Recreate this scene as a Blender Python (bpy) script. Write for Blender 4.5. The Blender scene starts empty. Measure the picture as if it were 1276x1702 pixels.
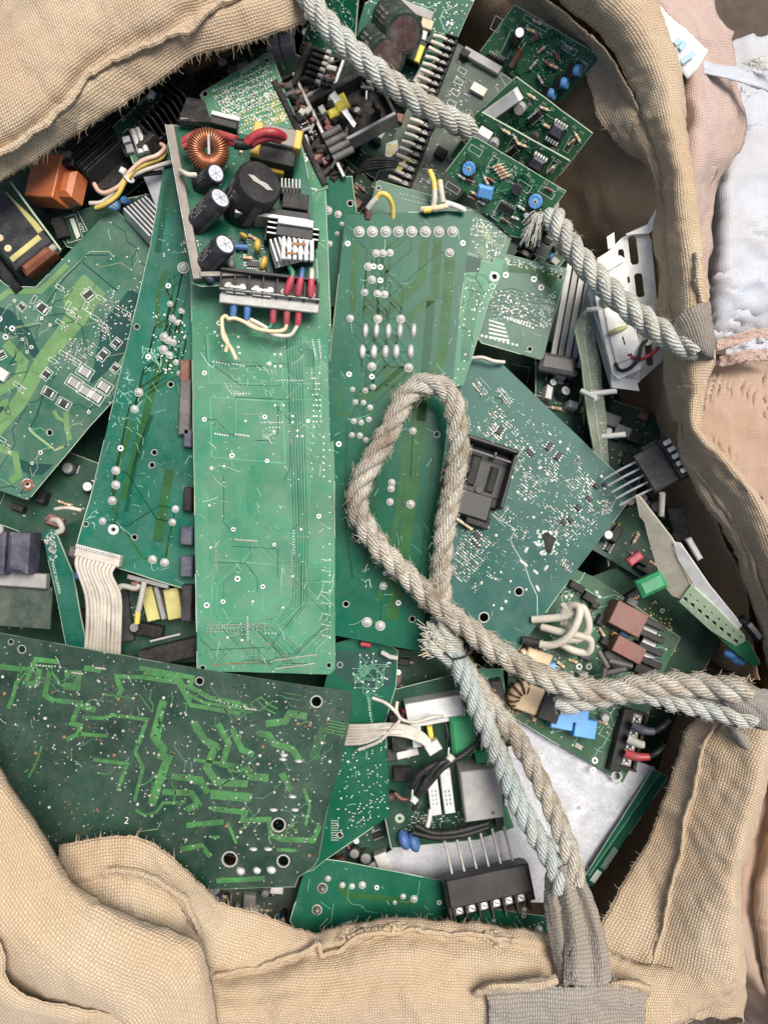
import bpy, math, random
from mathutils import Vector, noise
from mathutils.geometry import tessellate_polygon
C = bpy.context.scene
K = 0.0005          # metres per photograph pixel on the plane z = 0
H = 1229.0          # camera height above that plane, same units
CX, CY = 638.0, 851.0
R = random.Random(7)

# ---------------------------------------------------------------- camera, sky, sun, exposure
cam_data = bpy.data.cameras.new('camera'); cam = bpy.data.objects.new('camera', cam_data)
C.collection.objects.link(cam); C.camera = cam
cam.location = (0, 0, H * K)
cam_data.sensor_fit = 'VERTICAL'; cam_data.sensor_height = 36.0
cam_data.lens = 18.0 / (851.0 / H)
cam_data.clip_start = 0.01; cam_data.clip_end = 200
world = bpy.data.worlds.new('World'); C.world = world; world.use_nodes = True
nt = world.node_tree; bg = nt.nodes['Background']
SUN_EL, SUN_AZ = math.radians(65), math.radians(46)     # azimuth clockwise from +Y
sky = nt.nodes.new('ShaderNodeTexSky'); sky.sky_type = 'NISHITA'; sky.sun_disc = False
sky.sun_elevation = SUN_EL; sky.sun_rotation = SUN_AZ
sky.air_density = 1.0; sky.dust_density = 6.0; sky.ozone_density = 0.6
nt.links.new(sky.outputs[0], bg.inputs['Color']); bg.inputs['Strength'].default_value = 0.10
sd = bpy.data.lights.new('sun', 'SUN'); sun = bpy.data.objects.new('sun', sd); C.collection.objects.link(sun)
sd.energy = 3.1; sd.angle = math.radians(30); sd.color = (1.0, 0.96, 0.9)
sdir = Vector((math.sin(SUN_AZ) * math.cos(SUN_EL), math.cos(SUN_AZ) * math.cos(SUN_EL), math.sin(SUN_EL)))
sun.rotation_euler = sdir.to_track_quat('Z', 'Y').to_euler(); sun.location = sdir * 3
C.view_settings.view_transform = 'Standard'; C.view_settings.look = 'None'
C.view_settings.exposure = 0.25; C.view_settings.gamma = 1.0
C.render.engine = 'CYCLES'; C.cycles.max_bounces = 5; C.cycles.diffuse_bounces = 3

# ---------------------------------------------------------------- placing helpers
def W(px, py, z=0.0):
    s = (H - z) / H
    return Vector(((px - CX) * s, (CY - py) * s, z))

class Plane:
    def __init__(s, a, b=None, c=None):
        if b is None:
            s.p = Vector((0, 0, a)); s.n = Vector((0, 0, 1))
        else:
            A, B, D = W(*a), W(*b), W(*c)
            s.p = A; s.n = (B - A).cross(D - A).normalized()
            if s.n.z < 0: s.n = -s.n
    def hit(s, px, py, h=0.0):
        o = Vector((0, 0, H)); d = W(px, py, 0) - o
        t = ((s.p + s.n * h) - o).dot(s.n) / d.dot(s.n)
        return o + d * t

class Fr:
    """local frame: a = along angle (picture), b = picture-down of that, c = out of the surface"""
    def __init__(s, o, x, y, n): s.o, s.x, s.y, s.n = o, x, y, n
    def pt(s, a, b, c=0.0): return s.o + s.x * a + s.y * b + s.n * c
    def sub(s, a, b, c=0.0, ang=0.0):
        t = math.radians(ang); x = s.x * math.cos(t) + s.y * math.sin(t); y = s.y * math.cos(t) - s.x * math.sin(t)
        return Fr(s.pt(a, b, c), x, y, s.n)
def frame(plane, px, py, ang=0.0, h=0.0):
    o = plane.hit(px, py, h); t = math.radians(ang)
    x = plane.hit(px + math.cos(t), py + math.sin(t), h) - o
    sc = (H - o.z) / H; x = x.normalized() * sc
    y = x.cross(plane.n).normalized() * sc
    return Fr(o, x, y, plane.n * sc)
def axis_frame(px, py, z, n, ang=0.0):
    pl = Plane(0); pl.p = W(px, py, z); pl.n = Vector(n).normalized()
    return frame(pl, px, py, ang)

def cr(pts, n):
    """Catmull-Rom through vectors, n samples evenly by arc length"""
    if len(pts) == 2: return [pts[0].lerp(pts[1], i / (n - 1)) for i in range(n)]
    P = [pts[0] * 2 - pts[1]] + list(pts) + [pts[-1] * 2 - pts[-2]]
    raw = []
    for i in range(1, len(P) - 2):
        a, b, c, d = P[i - 1], P[i], P[i + 1], P[i + 2]
        for k in range(14):
            t = k / 14
            raw.append(0.5 * ((2 * b) + (c - a) * t + (2 * a - 5 * b + 4 * c - d) * t * t + (3 * b - a - 3 * c + d) * t ** 3))
    raw.append(P[-2].copy())
    L = [0.0]
    for i in range(1, len(raw)): L.append(L[-1] + (raw[i] - raw[i - 1]).length)
    out = []; j = 0
    for i in range(n):
        s = L[-1] * i / (n - 1)
        while j < len(L) - 2 and L[j + 1] < s: j += 1
        d = L[j + 1] - L[j]
        out.append(raw[j].lerp(raw[j + 1], (s - L[j]) / d if d > 1e-9 else 0))
    return out

# ---------------------------------------------------------------- mesh builder
def inpoly(x, y, P):
    c = False; j = len(P) - 1
    for i in range(len(P)):
        if (P[i][1] > y) != (P[j][1] > y) and x < (P[j][0] - P[i][0]) * (y - P[i][1]) / (P[j][1] - P[i][1]) + P[i][0]: c = not c
        j = i
    return c

_text = {}
def text_mesh(s):
    if s not in _text:
        cu = bpy.data.curves.new('t', 'FONT'); cu.body = s; cu.align_x = 'LEFT'; cu.resolution_u = 2
        o = bpy.data.objects.new('t', cu); C.collection.objects.link(o)
        dg = bpy.context.evaluated_depsgraph_get(); m = o.evaluated_get(dg).to_mesh()
        _text[s] = ([v.co.copy() for v in m.vertices], [tuple(p.vertices) for p in m.polygons])
        bpy.data.objects.remove(o); bpy.data.curves.remove(cu)
    return _text[s]

class MB:
    def __init__(s): s.v = []; s.f = []; s.m = []; s.sm = []; s.mats = []; s.uv = None
    def mi(s, mat):
        if mat not in s.mats: s.mats.append(mat)
        return s.mats.index(mat)
    def add(s, vs, fs, mat, smooth=False):
        o = len(s.v); s.v += vs; i = s.mi(mat)
        for f in fs: s.f.append(tuple(o + k for k in f)); s.m.append(i); s.sm.append(smooth)
    def box(s, F, a, b, c, la, lb, h, mat, bev=0.8, taper=0.0, top=None):
        x, y = la / 2, lb / 2; bev = min(bev, x * .6, y * .6, h * .5); tx, ty = x - taper, y - taper
        q = lambda X, Y, Z: [F.pt(a - X, b - Y, Z), F.pt(a + X, b - Y, Z), F.pt(a + X, b + Y, Z), F.pt(a - X, b + Y, Z)]
        vs = q(x, y, c) + q(tx, ty, c + h - bev) + q(tx - bev, ty - bev, c + h)
        fs = [(3, 2, 1, 0)]
        for k in range(4):
            l = (k + 1) % 4; fs += [(k, l, 4 + l, 4 + k), (4 + k, 4 + l, 8 + l, 8 + k)]
        s.add(vs, fs, mat); s.add(vs[8:], [(0, 1, 2, 3)], top or mat)
    def cyl(s, F, a, b, c, r, h, mat, n=14, bev=0.0, top=None, r2=None, smooth=True):
        r2 = r if r2 is None else r2
        ring = lambda rr, z: [F.pt(a + rr * math.cos(6.2832 * k / n), b + rr * math.sin(6.2832 * k / n), z) for k in range(n)]
        vs = ring(r, c) + ring(r2, c + h - bev) + ring(r2 - bev, c + h); fs = []
        for k in range(n):
            l = (k + 1) % n; fs.append((k, l, n + l, n + k))
            if bev > 0: fs.append((n + k, n + l, 2 * n + l, 2 * n + k))
        s.add(vs, fs, mat, smooth); s.add(ring(r2 - bev, c + h), [tuple(range(n))], top or mat)
    def dome(s, F, a, b, c, r, h, mat, n=9, rb=None, jag=0.0):
        rb = rb or r; vs = []; fs = []; m = 3
        for j in range(m):
            t = j / m * 1.5708
            for k in range(n):
                p = 6.2832 * k / n; q = 1 + (R.random() - .5) * jag
                vs.append(F.pt(a + r * math.cos(t) * math.cos(p) * q, b + rb * math.cos(t) * math.sin(p) * q, c + h * math.sin(t)))
        vs.append(F.pt(a, b, c + h))
        for j in range(m - 1):
            for k in range(n): l = (k + 1) % n; fs.append((j * n + k, j * n + l, j * n + n + l, j * n + n + k))
        for k in range(n): fs.append(((m - 1) * n + k, (m - 1) * n + (k + 1) % n, m * n))
        s.add(vs, fs, mat, True)
    def ring(s, F, a, b, r0, r1, c, mat, n=12):
        vs = [F.pt(a + r * math.cos(6.2832 * k / n), b + r * math.sin(6.2832 * k / n), c) for r in (r0, r1) for k in range(n)]
        s.add(vs, [(k, (k + 1) % n, n + (k + 1) % n, n + k) for k in range(n)], mat)
    def tube(s, pts, r, mat, n=7, ends=True, mat2=None, split=None):
        r0 = r if callable(r) else (lambda t: r); m = len(pts)
        T = [(pts[min(i + 1, m - 1)] - pts[max(i - 1, 0)]).normalized() for i in range(m)]
        u = T[0].orthogonal().normalized(); vs = []; fs = []
        for i in range(m):
            u = (u - T[i] * u.dot(T[i])).normalized(); w = T[i].cross(u); rr = r0(i / (m - 1))
            vs += [pts[i] + (u * math.cos(6.2832 * k / n) + w * math.sin(6.2832 * k / n)) * rr for k in range(n)]
        for i in range(m - 1):
            for k in range(n): l = (k + 1) % n; fs.append((i * n + k, i * n + l, i * n + n + l, i * n + n + k))
        if split is None: s.add(vs, fs, mat, True)
        else:
            cut = int(split * (m - 1)) * n
            s.add(vs, fs[:cut], mat, True); s.add(vs, fs[cut:], mat2, True)
        if ends:
            s.add(vs[:n], [tuple(range(n))], mat); s.add(vs[-n:], [tuple(range(n))], mat2 or mat)
    def rod(s, p, q, r, mat, n=12, capmat=None):
        s.tube([p, q], r, mat, n); 
    def prism(s, pts, n, th, mat, edge=None, holes=(), back=None):
        """pts: world points on the top face; n: unit normal; holes: lists of world points"""
        loops = [list(pts)] + [list(h) for h in holes]
        tri = tessellate_polygon([[v for v in lp] for lp in loops])
        flat = [v for lp in loops for v in lp]; dn = n * th
        s.add(flat, [tuple(t) for t in tri], mat); s.add([v - dn for v in flat], [tuple(t) for t in tri], back or mat)
        for lp in loops:
            m = len(lp)
            s.add([v for v in lp] + [v - dn for v in lp], [(k, (k + 1) % m, m + (k + 1) % m, m + k) for k in range(m)], edge or mat)
    def flat(s, pts, mat): s.add(list(pts), [tuple(range(len(pts)))], mat)
    def ribbon(s, pts, n, w, mat):
        m = len(pts)
        if m < 2: return
        L = []; Rr = []
        for i in range(m):
            d1 = (pts[i] - pts[i - 1]).normalized() if i else None
            d2 = (pts[i + 1] - pts[i]).normalized() if i < m - 1 else None
            d1 = d1 or d2; d2 = d2 or d1
            t = (d1 + d2)
            t = t.normalized() if t.length > 1e-6 else d1
            sd = n.cross(t).normalized(); k = 1 / max(0.5, sd.dot(n.cross(d1).normalized()))
            L.append(pts[i] + sd * w * .5 * k); Rr.append(pts[i] - sd * w * .5 * k)
        s.add(L + Rr, [(i, i + 1, m + i + 1, m + i) for i in range(m - 1)], mat)
    def text(s, F, a, b, c, size, txt, mat):
        vs, fs = text_mesh(txt); s.add([F.pt(a + v.x * size, b - v.y * size, c) for v in vs], fs, mat)
    def build(s, name, parent=None, label=None, stuff=False):
        me = bpy.data.meshes.new(name); o0 = parent_loc(parent)
        me.from_pydata([tuple(v * K - o0) for v in s.v], [], s.f)
        for m in s.mats: me.materials.append(M[m])
        me.polygons.foreach_set('material_index', s.m); me.polygons.foreach_set('use_smooth', s.sm)
        if s.uv:
            l = me.uv_layers.new(name='UVMap'); flat = []
            for p in me.polygons:
                for vi in p.vertices: flat += s.uv[vi]
            l.data.foreach_set('uv', flat)
        me.update()
        o = bpy.data.objects.new(name, me); C.collection.objects.link(o)
        if parent: o.parent = parent
        if label: o['label'] = label
        if stuff: o['kind'] = 'stuff'
        return o
def parent_loc(p):
    v = Vector((0, 0, 0))
    while p is not None: v = v + p.location; p = p.parent
    return v
def thing(name, label, cat, loc, group=None):
    o = bpy.data.objects.new(name, None); C.collection.objects.link(o); o.location = loc * K
    o.empty_display_size = 0.02; o['label'] = label; o['category'] = cat
    if group: o['group'] = group
    return o

# ---------------------------------------------------------------- materials
M = {}
def node_mat(name):
    m = bpy.data.materials.new(name); m.use_nodes = True; M[name] = m
    t = m.node_tree; return t, t.nodes['Principled BSDF']
def nn(t, typ, **kw):
    n = t.nodes.new(typ)
    for k, v in kw.items(): setattr(n, k, v)
    return n
def mixc(t, fac, a, b, mode='MIX'):
    n = t.nodes.new('ShaderNodeMix'); n.data_type = 'RGBA'; n.blend_type = mode
    for k, x in ((0, fac), (6, a), (7, b)):
        if hasattr(x, 'links') or hasattr(x, 'is_linked'): t.links.new(x, n.inputs[k])
        else: n.inputs[k].default_value = x if k == 0 else (*x, 1)
    return n.outputs[2]
def noise_n(t, co, scale, detail=4, rough=.6, lo=.4, hi=.7, dist=0.0):
    n = nn(t, 'ShaderNodeTexNoise'); n.inputs['Scale'].default_value = scale; n.inputs['Detail'].default_value = detail
    n.inputs['Roughness'].default_value = rough; n.inputs['Distortion'].default_value = dist
    t.links.new(co, n.inputs['Vector'])
    r = nn(t, 'ShaderNodeMapRange'); r.inputs[1].default_value = lo; r.inputs[2].default_value = hi
    t.links.new(n.outputs[0], r.inputs[0]); return r.outputs[0]
def mathn(t, op, a, b=None):
    n = nn(t, 'ShaderNodeMath', operation=op)
    for i, x in enumerate((a, b)):
        if x is None: continue
        if hasattr(x, 'is_linked'): t.links.new(x, n.inputs[i])
        else: n.inputs[i].default_value = x
    return n.outputs[0]
DUST = (0.30, 0.28, 0.235)
def mat(name, col, rough=.5, metal=0.0, dust=.25, var=.25, bump=.15, fine=1500, spec=.5, dustcol=DUST):
    t, b = node_mat(name); co = nn(t, 'ShaderNodeTexCoord').outputs['Object']
    c = mixc(t, noise_n(t, co, 45, 5, .6, .3, .7), tuple(x * (1 - var) for x in col), tuple(min(1, x * (1 + var)) for x in col))
    d = mathn(t, 'MULTIPLY', noise_n(t, co, 70, 8, .75, .42, .72), dust)
    d2 = mathn(t, 'MULTIPLY', noise_n(t, co, 420, 3, .6, .55, .75), dust * .8)
    dd = mathn(t, 'MINIMUM', mathn(t, 'ADD', d, d2), 1.0)
    t.links.new(mixc(t, dd, c, dustcol), b.inputs['Base Color'])
    b.inputs['Metallic'].default_value = metal; b.inputs['Specular IOR Level'].default_value = spec
    r = mathn(t, 'ADD', mathn(t, 'MULTIPLY', dd, .5), rough); t.links.new(mathn(t, 'MINIMUM', r, 1.0), b.inputs['Roughness'])
    if metal > 0: t.links.new(mathn(t, 'MULTIPLY', mathn(t, 'SUBTRACT', 1.0, dd), metal), b.inputs['Metallic'])
    if bump:
        bn = nn(t, 'ShaderNodeBump'); bn.inputs['Strength'].default_value = bump; bn.inputs['Distance'].default_value = .0006
        t.links.new(noise_n(t, co, fine, 3, .6, 0, 1), bn.inputs['Height']); t.links.new(bn.outputs[0], b.inputs['Normal'])
    return M[name]
def pcb(name, col, alt, dust=.3, rough=.38, blot=.5, dustcol=DUST, spec=.2):
    """solder mask over copper: broad mottling, dusty film, fine specks, hairline scuffs"""
    t, b = node_mat(name); co = nn(t, 'ShaderNodeTexCoord').outputs['Object']
    c = mixc(t, noise_n(t, co, 22, 3, .5, .35, .65), col, alt)
    c = mixc(t, mathn(t, 'MULTIPLY', noise_n(t, co, 9, 6, .7, .45, .7), blot), c, tuple(x * .45 for x in col))
    st = nn(t, 'ShaderNodeMapping'); st.inputs['Scale'].default_value = (1, .06, 1); st.inputs['Rotation'].default_value = (0, 0, .6)
    t.links.new(co, st.inputs[0])
    sc = noise_n(t, st.outputs[0], 900, 2, .5, .68, .76)
    st2 = nn(t, 'ShaderNodeMapping'); st2.inputs['Scale'].default_value = (.05, 1, 1); st2.inputs['Rotation'].default_value = (0, 0, .5)
    t.links.new(co, st2.inputs[0])
    sc2 = noise_n(t, st2.outputs[0], 800, 2, .5, .7, .78)
    gate = noise_n(t, co, 30, 3, .6, .5, .65)
    scr = mathn(t, 'MULTIPLY', mathn(t, 'MAXIMUM', sc, sc2), mathn(t, 'MULTIPLY', gate, .65))
    c = mixc(t, scr, c, tuple(min(.8, x * 1.2 + .20) for x in col))
    d = mathn(t, 'MULTIPLY', noise_n(t, co, 28, 9, .78, .38, .75), dust)
    sp = mathn(t, 'MULTIPLY', noise_n(t, co, 1100, 2, .5, .66, .74), dust * .9)
    dd = mathn(t, 'MINIMUM', mathn(t, 'ADD', d, sp), 1.0)
    t.links.new(mixc(t, dd, c, dustcol), b.inputs['Base Color'])
    t.links.new(mathn(t, 'ADD', mathn(t, 'MULTIPLY', dd, .5), rough), b.inputs['Roughness']); b.inputs['Specular IOR Level'].default_value = spec
    bn = nn(t, 'ShaderNodeBump'); bn.inputs['Strength'].default_value = .12; bn.inputs['Distance'].default_value = .0004
    t.links.new(noise_n(t, co, 700, 4, .6, 0, 1), bn.inputs['Height']); t.links.new(bn.outputs[0], b.inputs['Normal'])
    return M[name]
pcb('pcb_light', (.034, .195, .105), (.065, .265, .155), dust=.5, blot=.4, rough=.3, dustcol=(.23, .25, .195))
pcb('pcb_mid', (.003, .080, .043), (.005, .106, .060), dust=.22, blot=.5, rough=.22, spec=.13, dustcol=(.12, .20, .15))
pcb('pcb_teal', (.012, .085, .068), (.018, .110, .090), dust=.34, blot=.45, rough=.3, spec=.14, dustcol=(.17, .23, .21))
pcb('pcb_left', (.003, .100, .063), (.007, .145, .097), dust=.42, blot=.55, rough=.22, spec=.14, dustcol=(.14, .20, .165))
pcb('pcb_smd', (.018, .105, .065), (.042, .160, .102), dust=.38, blot=.5, rough=.28)
pcb('pcb_dark', (.007, .034, .021), (.018, .060, .038), dust=.42, blot=.85, rough=.42, dustcol=(.12, .145, .125))
pcb('pcb_card', (.012, .100, .038), (.016, .135, .055), dust=.22, blot=.35, rough=.33)
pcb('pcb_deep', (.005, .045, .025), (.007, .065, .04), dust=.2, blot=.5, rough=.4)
pcb('pcb_gray', (.035, .065, .050), (.06, .09, .075), dust=.45, blot=.5, rough=.5)
pcb('pcb_pale', (.20, .26, .19), (.27, .33, .25), dust=.6, blot=.5, rough=.4)
mat('edge', (.36, .45, .33), .7, dust=.4)
mat('edge_dark', (.10, .17, .11), .7, dust=.4)
mat('hole', (.01, .012, .01), .8, dust=.1)
mat('trace_olive', (.020, .090, .026), .3, dust=.3, dustcol=(.035, .10, .035), spec=.15)
mat('trace_dark', (.003, .060, .030), .3, dust=.1, dustcol=(.02, .09, .05), spec=.15)
mat('trace_smd', (.115, .235, .085), .3, dust=.15)
mat('trace_navy', (.016, .060, .052), .3, dust=.15, dustcol=(.05, .10, .08), spec=.15)
mat('trace_lime', (.045, .185, .046), .4, dust=.75, dustcol=(.025, .05, .03), var=.45)
mat('trace_light', (.075, .285, .16), .3, dust=.2)
mat('trace_pale', (.25, .34, .16), .35, dust=.2)
mat('solder', (.62, .62, .60), .34, metal=.4, dust=.3, bump=.4)
mat('solder_dull', (.40, .39, .36), .5, metal=.4, dust=.5, bump=.4)
mat('gold', (.60, .42, .14), .35, metal=.7, dust=.3)
mat('silk', (.62, .66, .58), .6, dust=.3)
mat('silk_yellow', (.58, .50, .12), .6, dust=.3)
mat('scratch', (.30, .58, .46), .6, dust=.1)
mat('scratch_pale', (.50, .58, .50), .6, dust=.1)
mat('black', (.009, .009, .010), .42, dust=.09, spec=.3)
mat('black_dusty', (.014, .014, .014), .6, dust=.32, spec=.25, dustcol=(.16,.15,.14))
mat('sleeve', (.012, .013, .017), .3, dust=.15)
mat('sleeve_green', (.010, .028, .020), .3, dust=.3)
mat('charcoal', (.022, .023, .027), .5, dust=.16, spec=.3)
mat('navy_plastic', (.045, .05, .085), .45, dust=.35)
mat('grey_metal', (.35, .35, .34), .42, metal=.8, dust=.5)
mat('bronze_metal', (.17, .15, .13), .45, metal=.5, dust=.5)
mat('aluminium', (.62, .63, .65), .38, metal=.55, dust=.35)
mat('plate', (.60, .62, .66), .5, metal=.3, dust=.75, dustcol=(.37, .375, .40), bump=.8, fine=300)
mat('cap_top', (.66, .70, .78), .35, metal=.25, dust=.2)
mat('copper', (.36, .13, .06), .32, metal=.7, dust=.2)
mat('copper_dark', (.13, .045, .03), .35, metal=.5, dust=.2)
mat('yellow_tape', (.62, .42, .04), .4, dust=.3)
mat('olive_plastic', (.50, .46, .16), .45, dust=.25)
mat('lemon', (.72, .60, .07), .45, dust=.25)
mat('orange', (.50, .13, .03), .38, dust=.3)
mat('rust', (.30, .13, .05), .8, dust=.3)
mat('brown', (.17, .055, .04), .45, dust=.35)
mat('red', (.36, .025, .035), .4, dust=.25)
mat('pink_red', (.38, .035, .06), .42, dust=.3)
mat('blue', (.05, .22, .52), .4, dust=.25)
mat('blue_wire', (.045, .13, .34), .45, dust=.25)
mat('sky_blue', (.10, .34, .70), .38, dust=.25)
mat('green_box', (.02, .26, .10), .35, dust=.2)
mat('white_plastic', (.62, .62, .58), .45, dust=.3)
mat('white_frame', (.78, .78, .74), .5, dust=.25)
mat('grey_box', (.33, .32, .31), .5, dust=.35)
mat('grey_dark', (.075, .073, .075), .5, dust=.4)
mat('ceramic', (.66, .67, .66), .6, dust=.3)
mat('wire_white', (.57, .53, .45), .5, dust=.35, dustcol=(.30, .25, .18))
mat('wire_cream', (.70, .55, .34), .5, dust=.3)
mat('wire_yellow', (.72, .54, .10), .45, dust=.25)
mat('wire_peach', (.72, .46, .36), .45, dust=.2)
mat('wire_black', (.010, .010, .011), .45, dust=.12, spec=.3)
mat('wire_green', (.03, .20, .11), .45, dust=.2)
mat('glue', (.42, .44, .20), .4, dust=.2)
mat('mustard', (.55, .36, .06), .4, dust=.2)
mat('burnt', (.014, .013, .013), .75, dust=.42, dustcol=(.15, .14, .125), spec=.2, bump=.8, fine=500)
mat('pale_dust', (.42, .41, .37), .8, dust=.6)
mat('clear_cover', (.26, .27, .25), .25, dust=.5)
mat('pale_green', (.42, .56, .38), .5, dust=.3)
mat('beige', (.46, .43, .34), .7, dust=.5)
mat('cap_brown', (.075, .04, .036), .45, dust=.4)
pcb('pcb_dusty', (.012, .080, .038), (.022, .11, .06), dust=.55, blot=.6, rough=.45, dustcol=(.20, .20, .16))
# ---------------------------------------------------------------- woven cloth and ropes
def weave(name, col, dark, dirt=.35, dirtcol=(.20, .15, .10), rough=.8, depth=.55, bumpd=.0011, sheen=.15, stretch=1.0):
    """plain weave of flat tape yarn: warp over weft, driven by the cloth's own UV (one thread = one unit)"""
    t, b = node_mat(name); tc = nn(t, 'ShaderNodeTexCoord'); co = tc.outputs['Object']
    uv = nn(t, 'ShaderNodeSeparateXYZ'); 
    wob = nn(t, 'ShaderNodeTexNoise'); wob.inputs['Scale'].default_value = 60; t.links.new(co, wob.inputs['Vector'])
    w2 = nn(t, 'ShaderNodeVectorMath', operation='MULTIPLY_ADD'); w2.inputs[1].default_value = (.9, .9, 0)
    t.links.new(wob.outputs['Color'], w2.inputs[0]); t.links.new(tc.outputs['UV'], w2.inputs[2])
    t.links.new(w2.outputs[0], uv.inputs[0])
    u, v = uv.outputs[0], uv.outputs[1]
    su = mathn(t, 'ABSOLUTE', mathn(t, 'SINE', mathn(t, 'MULTIPLY', u, math.pi)))
    sv = mathn(t, 'ABSOLUTE', mathn(t, 'SINE', mathn(t, 'MULTIPLY', v, math.pi)))
    par = mathn(t, 'MODULO', mathn(t, 'ADD', mathn(t, 'FLOOR', u), mathn(t, 'FLOOR', v)), 2.0)
    par = mathn(t, 'ABSOLUTE', par)
    h1 = mathn(t, 'MULTIPLY', mathn(t, 'POWER', su, .6), mathn(t, 'ADD', mathn(t, 'MULTIPLY', sv, .6), .4))
    h2 = mathn(t, 'MULTIPLY', mathn(t, 'POWER', sv, .6), mathn(t, 'ADD', mathn(t, 'MULTIPLY', su, .45), .2))
    hm = nn(t, 'ShaderNodeMix'); t.links.new(par, hm.inputs[0]); t.links.new(h1, hm.inputs[2]); t.links.new(h2, hm.inputs[3])
    h = hm.outputs[0]
    fac = mathn(t, 'ADD', mathn(t, 'MULTIPLY', h, depth), 1 - depth)
    yarn = nn(t, 'ShaderNodeTexNoise'); yarn.noise_dimensions = '2D'; yarn.inputs['Scale'].default_value = 1.0; yarn.inputs['Detail'].default_value = 1
    mp = nn(t, 'ShaderNodeMapping'); mp.inputs['Scale'].default_value = (.06, .9, 1); t.links.new(tc.outputs['UV'], mp.inputs[0]); t.links.new(mp.outputs[0], yarn.inputs['Vector'])
    base = mixc(t, yarn.outputs[0], tuple(x * .86 for x in col), tuple(min(1, x * 1.1) for x in col))
    base = mixc(t, noise_n(t, co, 14, 5, .6, .35, .7), base, tuple(x * y for x, y in zip(col, (.93, .84, .74))))
    c = mixc(t, fac, dark, base)
    c = mixc(t, mathn(t, 'MULTIPLY', noise_n(t, co, 10, 8, .72, .48, .78), dirt), c, dirtcol)
    c = mixc(t, mathn(t, 'MULTIPLY', noise_n(t, co, 160, 4, .7, .62, .8), dirt * .8), c, dirtcol)
    t.links.new(c, b.inputs['Base Color']); b.inputs['Roughness'].default_value = rough
    b.inputs['Specular IOR Level'].default_value = .25; b.inputs['Sheen Weight'].default_value = sheen
    hb = mathn(t, 'ADD', h, mathn(t, 'MULTIPLY', noise_n(t, co, 900, 3, .6, 0, 1), .5))
    bn = nn(t, 'ShaderNodeBump'); bn.inputs['Strength'].default_value = .75; bn.inputs['Distance'].default_value = bumpd
    t.links.new(hb, bn.inputs['Height']); t.links.new(bn.outputs[0], b.inputs['Normal'])
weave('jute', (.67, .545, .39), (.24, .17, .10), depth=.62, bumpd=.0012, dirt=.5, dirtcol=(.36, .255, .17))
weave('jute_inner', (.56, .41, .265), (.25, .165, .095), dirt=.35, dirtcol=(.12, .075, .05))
weave('sack_brown', (.45, .335, .265), (.28, .20, .15), dirt=.3, depth=.35, bumpd=.0005)
weave('sack_pink', (.56, .43, .385), (.36, .27, .24), dirt=.4, dirtcol=(.42, .33, .27), depth=.5, bumpd=.0009)
weave('sack_white', (.50, .54, .61), (.38, .41, .47), dirt=.2, dirtcol=(.4, .4, .42), depth=.3, bumpd=.0004, rough=.45, sheen=0)
weave('webbing', (.42, .39, .34), (.16, .14, .12), dirt=.5, dirtcol=(.15, .13, .11), depth=.75, bumpd=.0016)
mat('fray', (.58, .46, .30), .8, dust=.2, bump=0)
mat('fray_grey', (.50, .47, .42), .8, dust=.3, bump=0)

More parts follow.
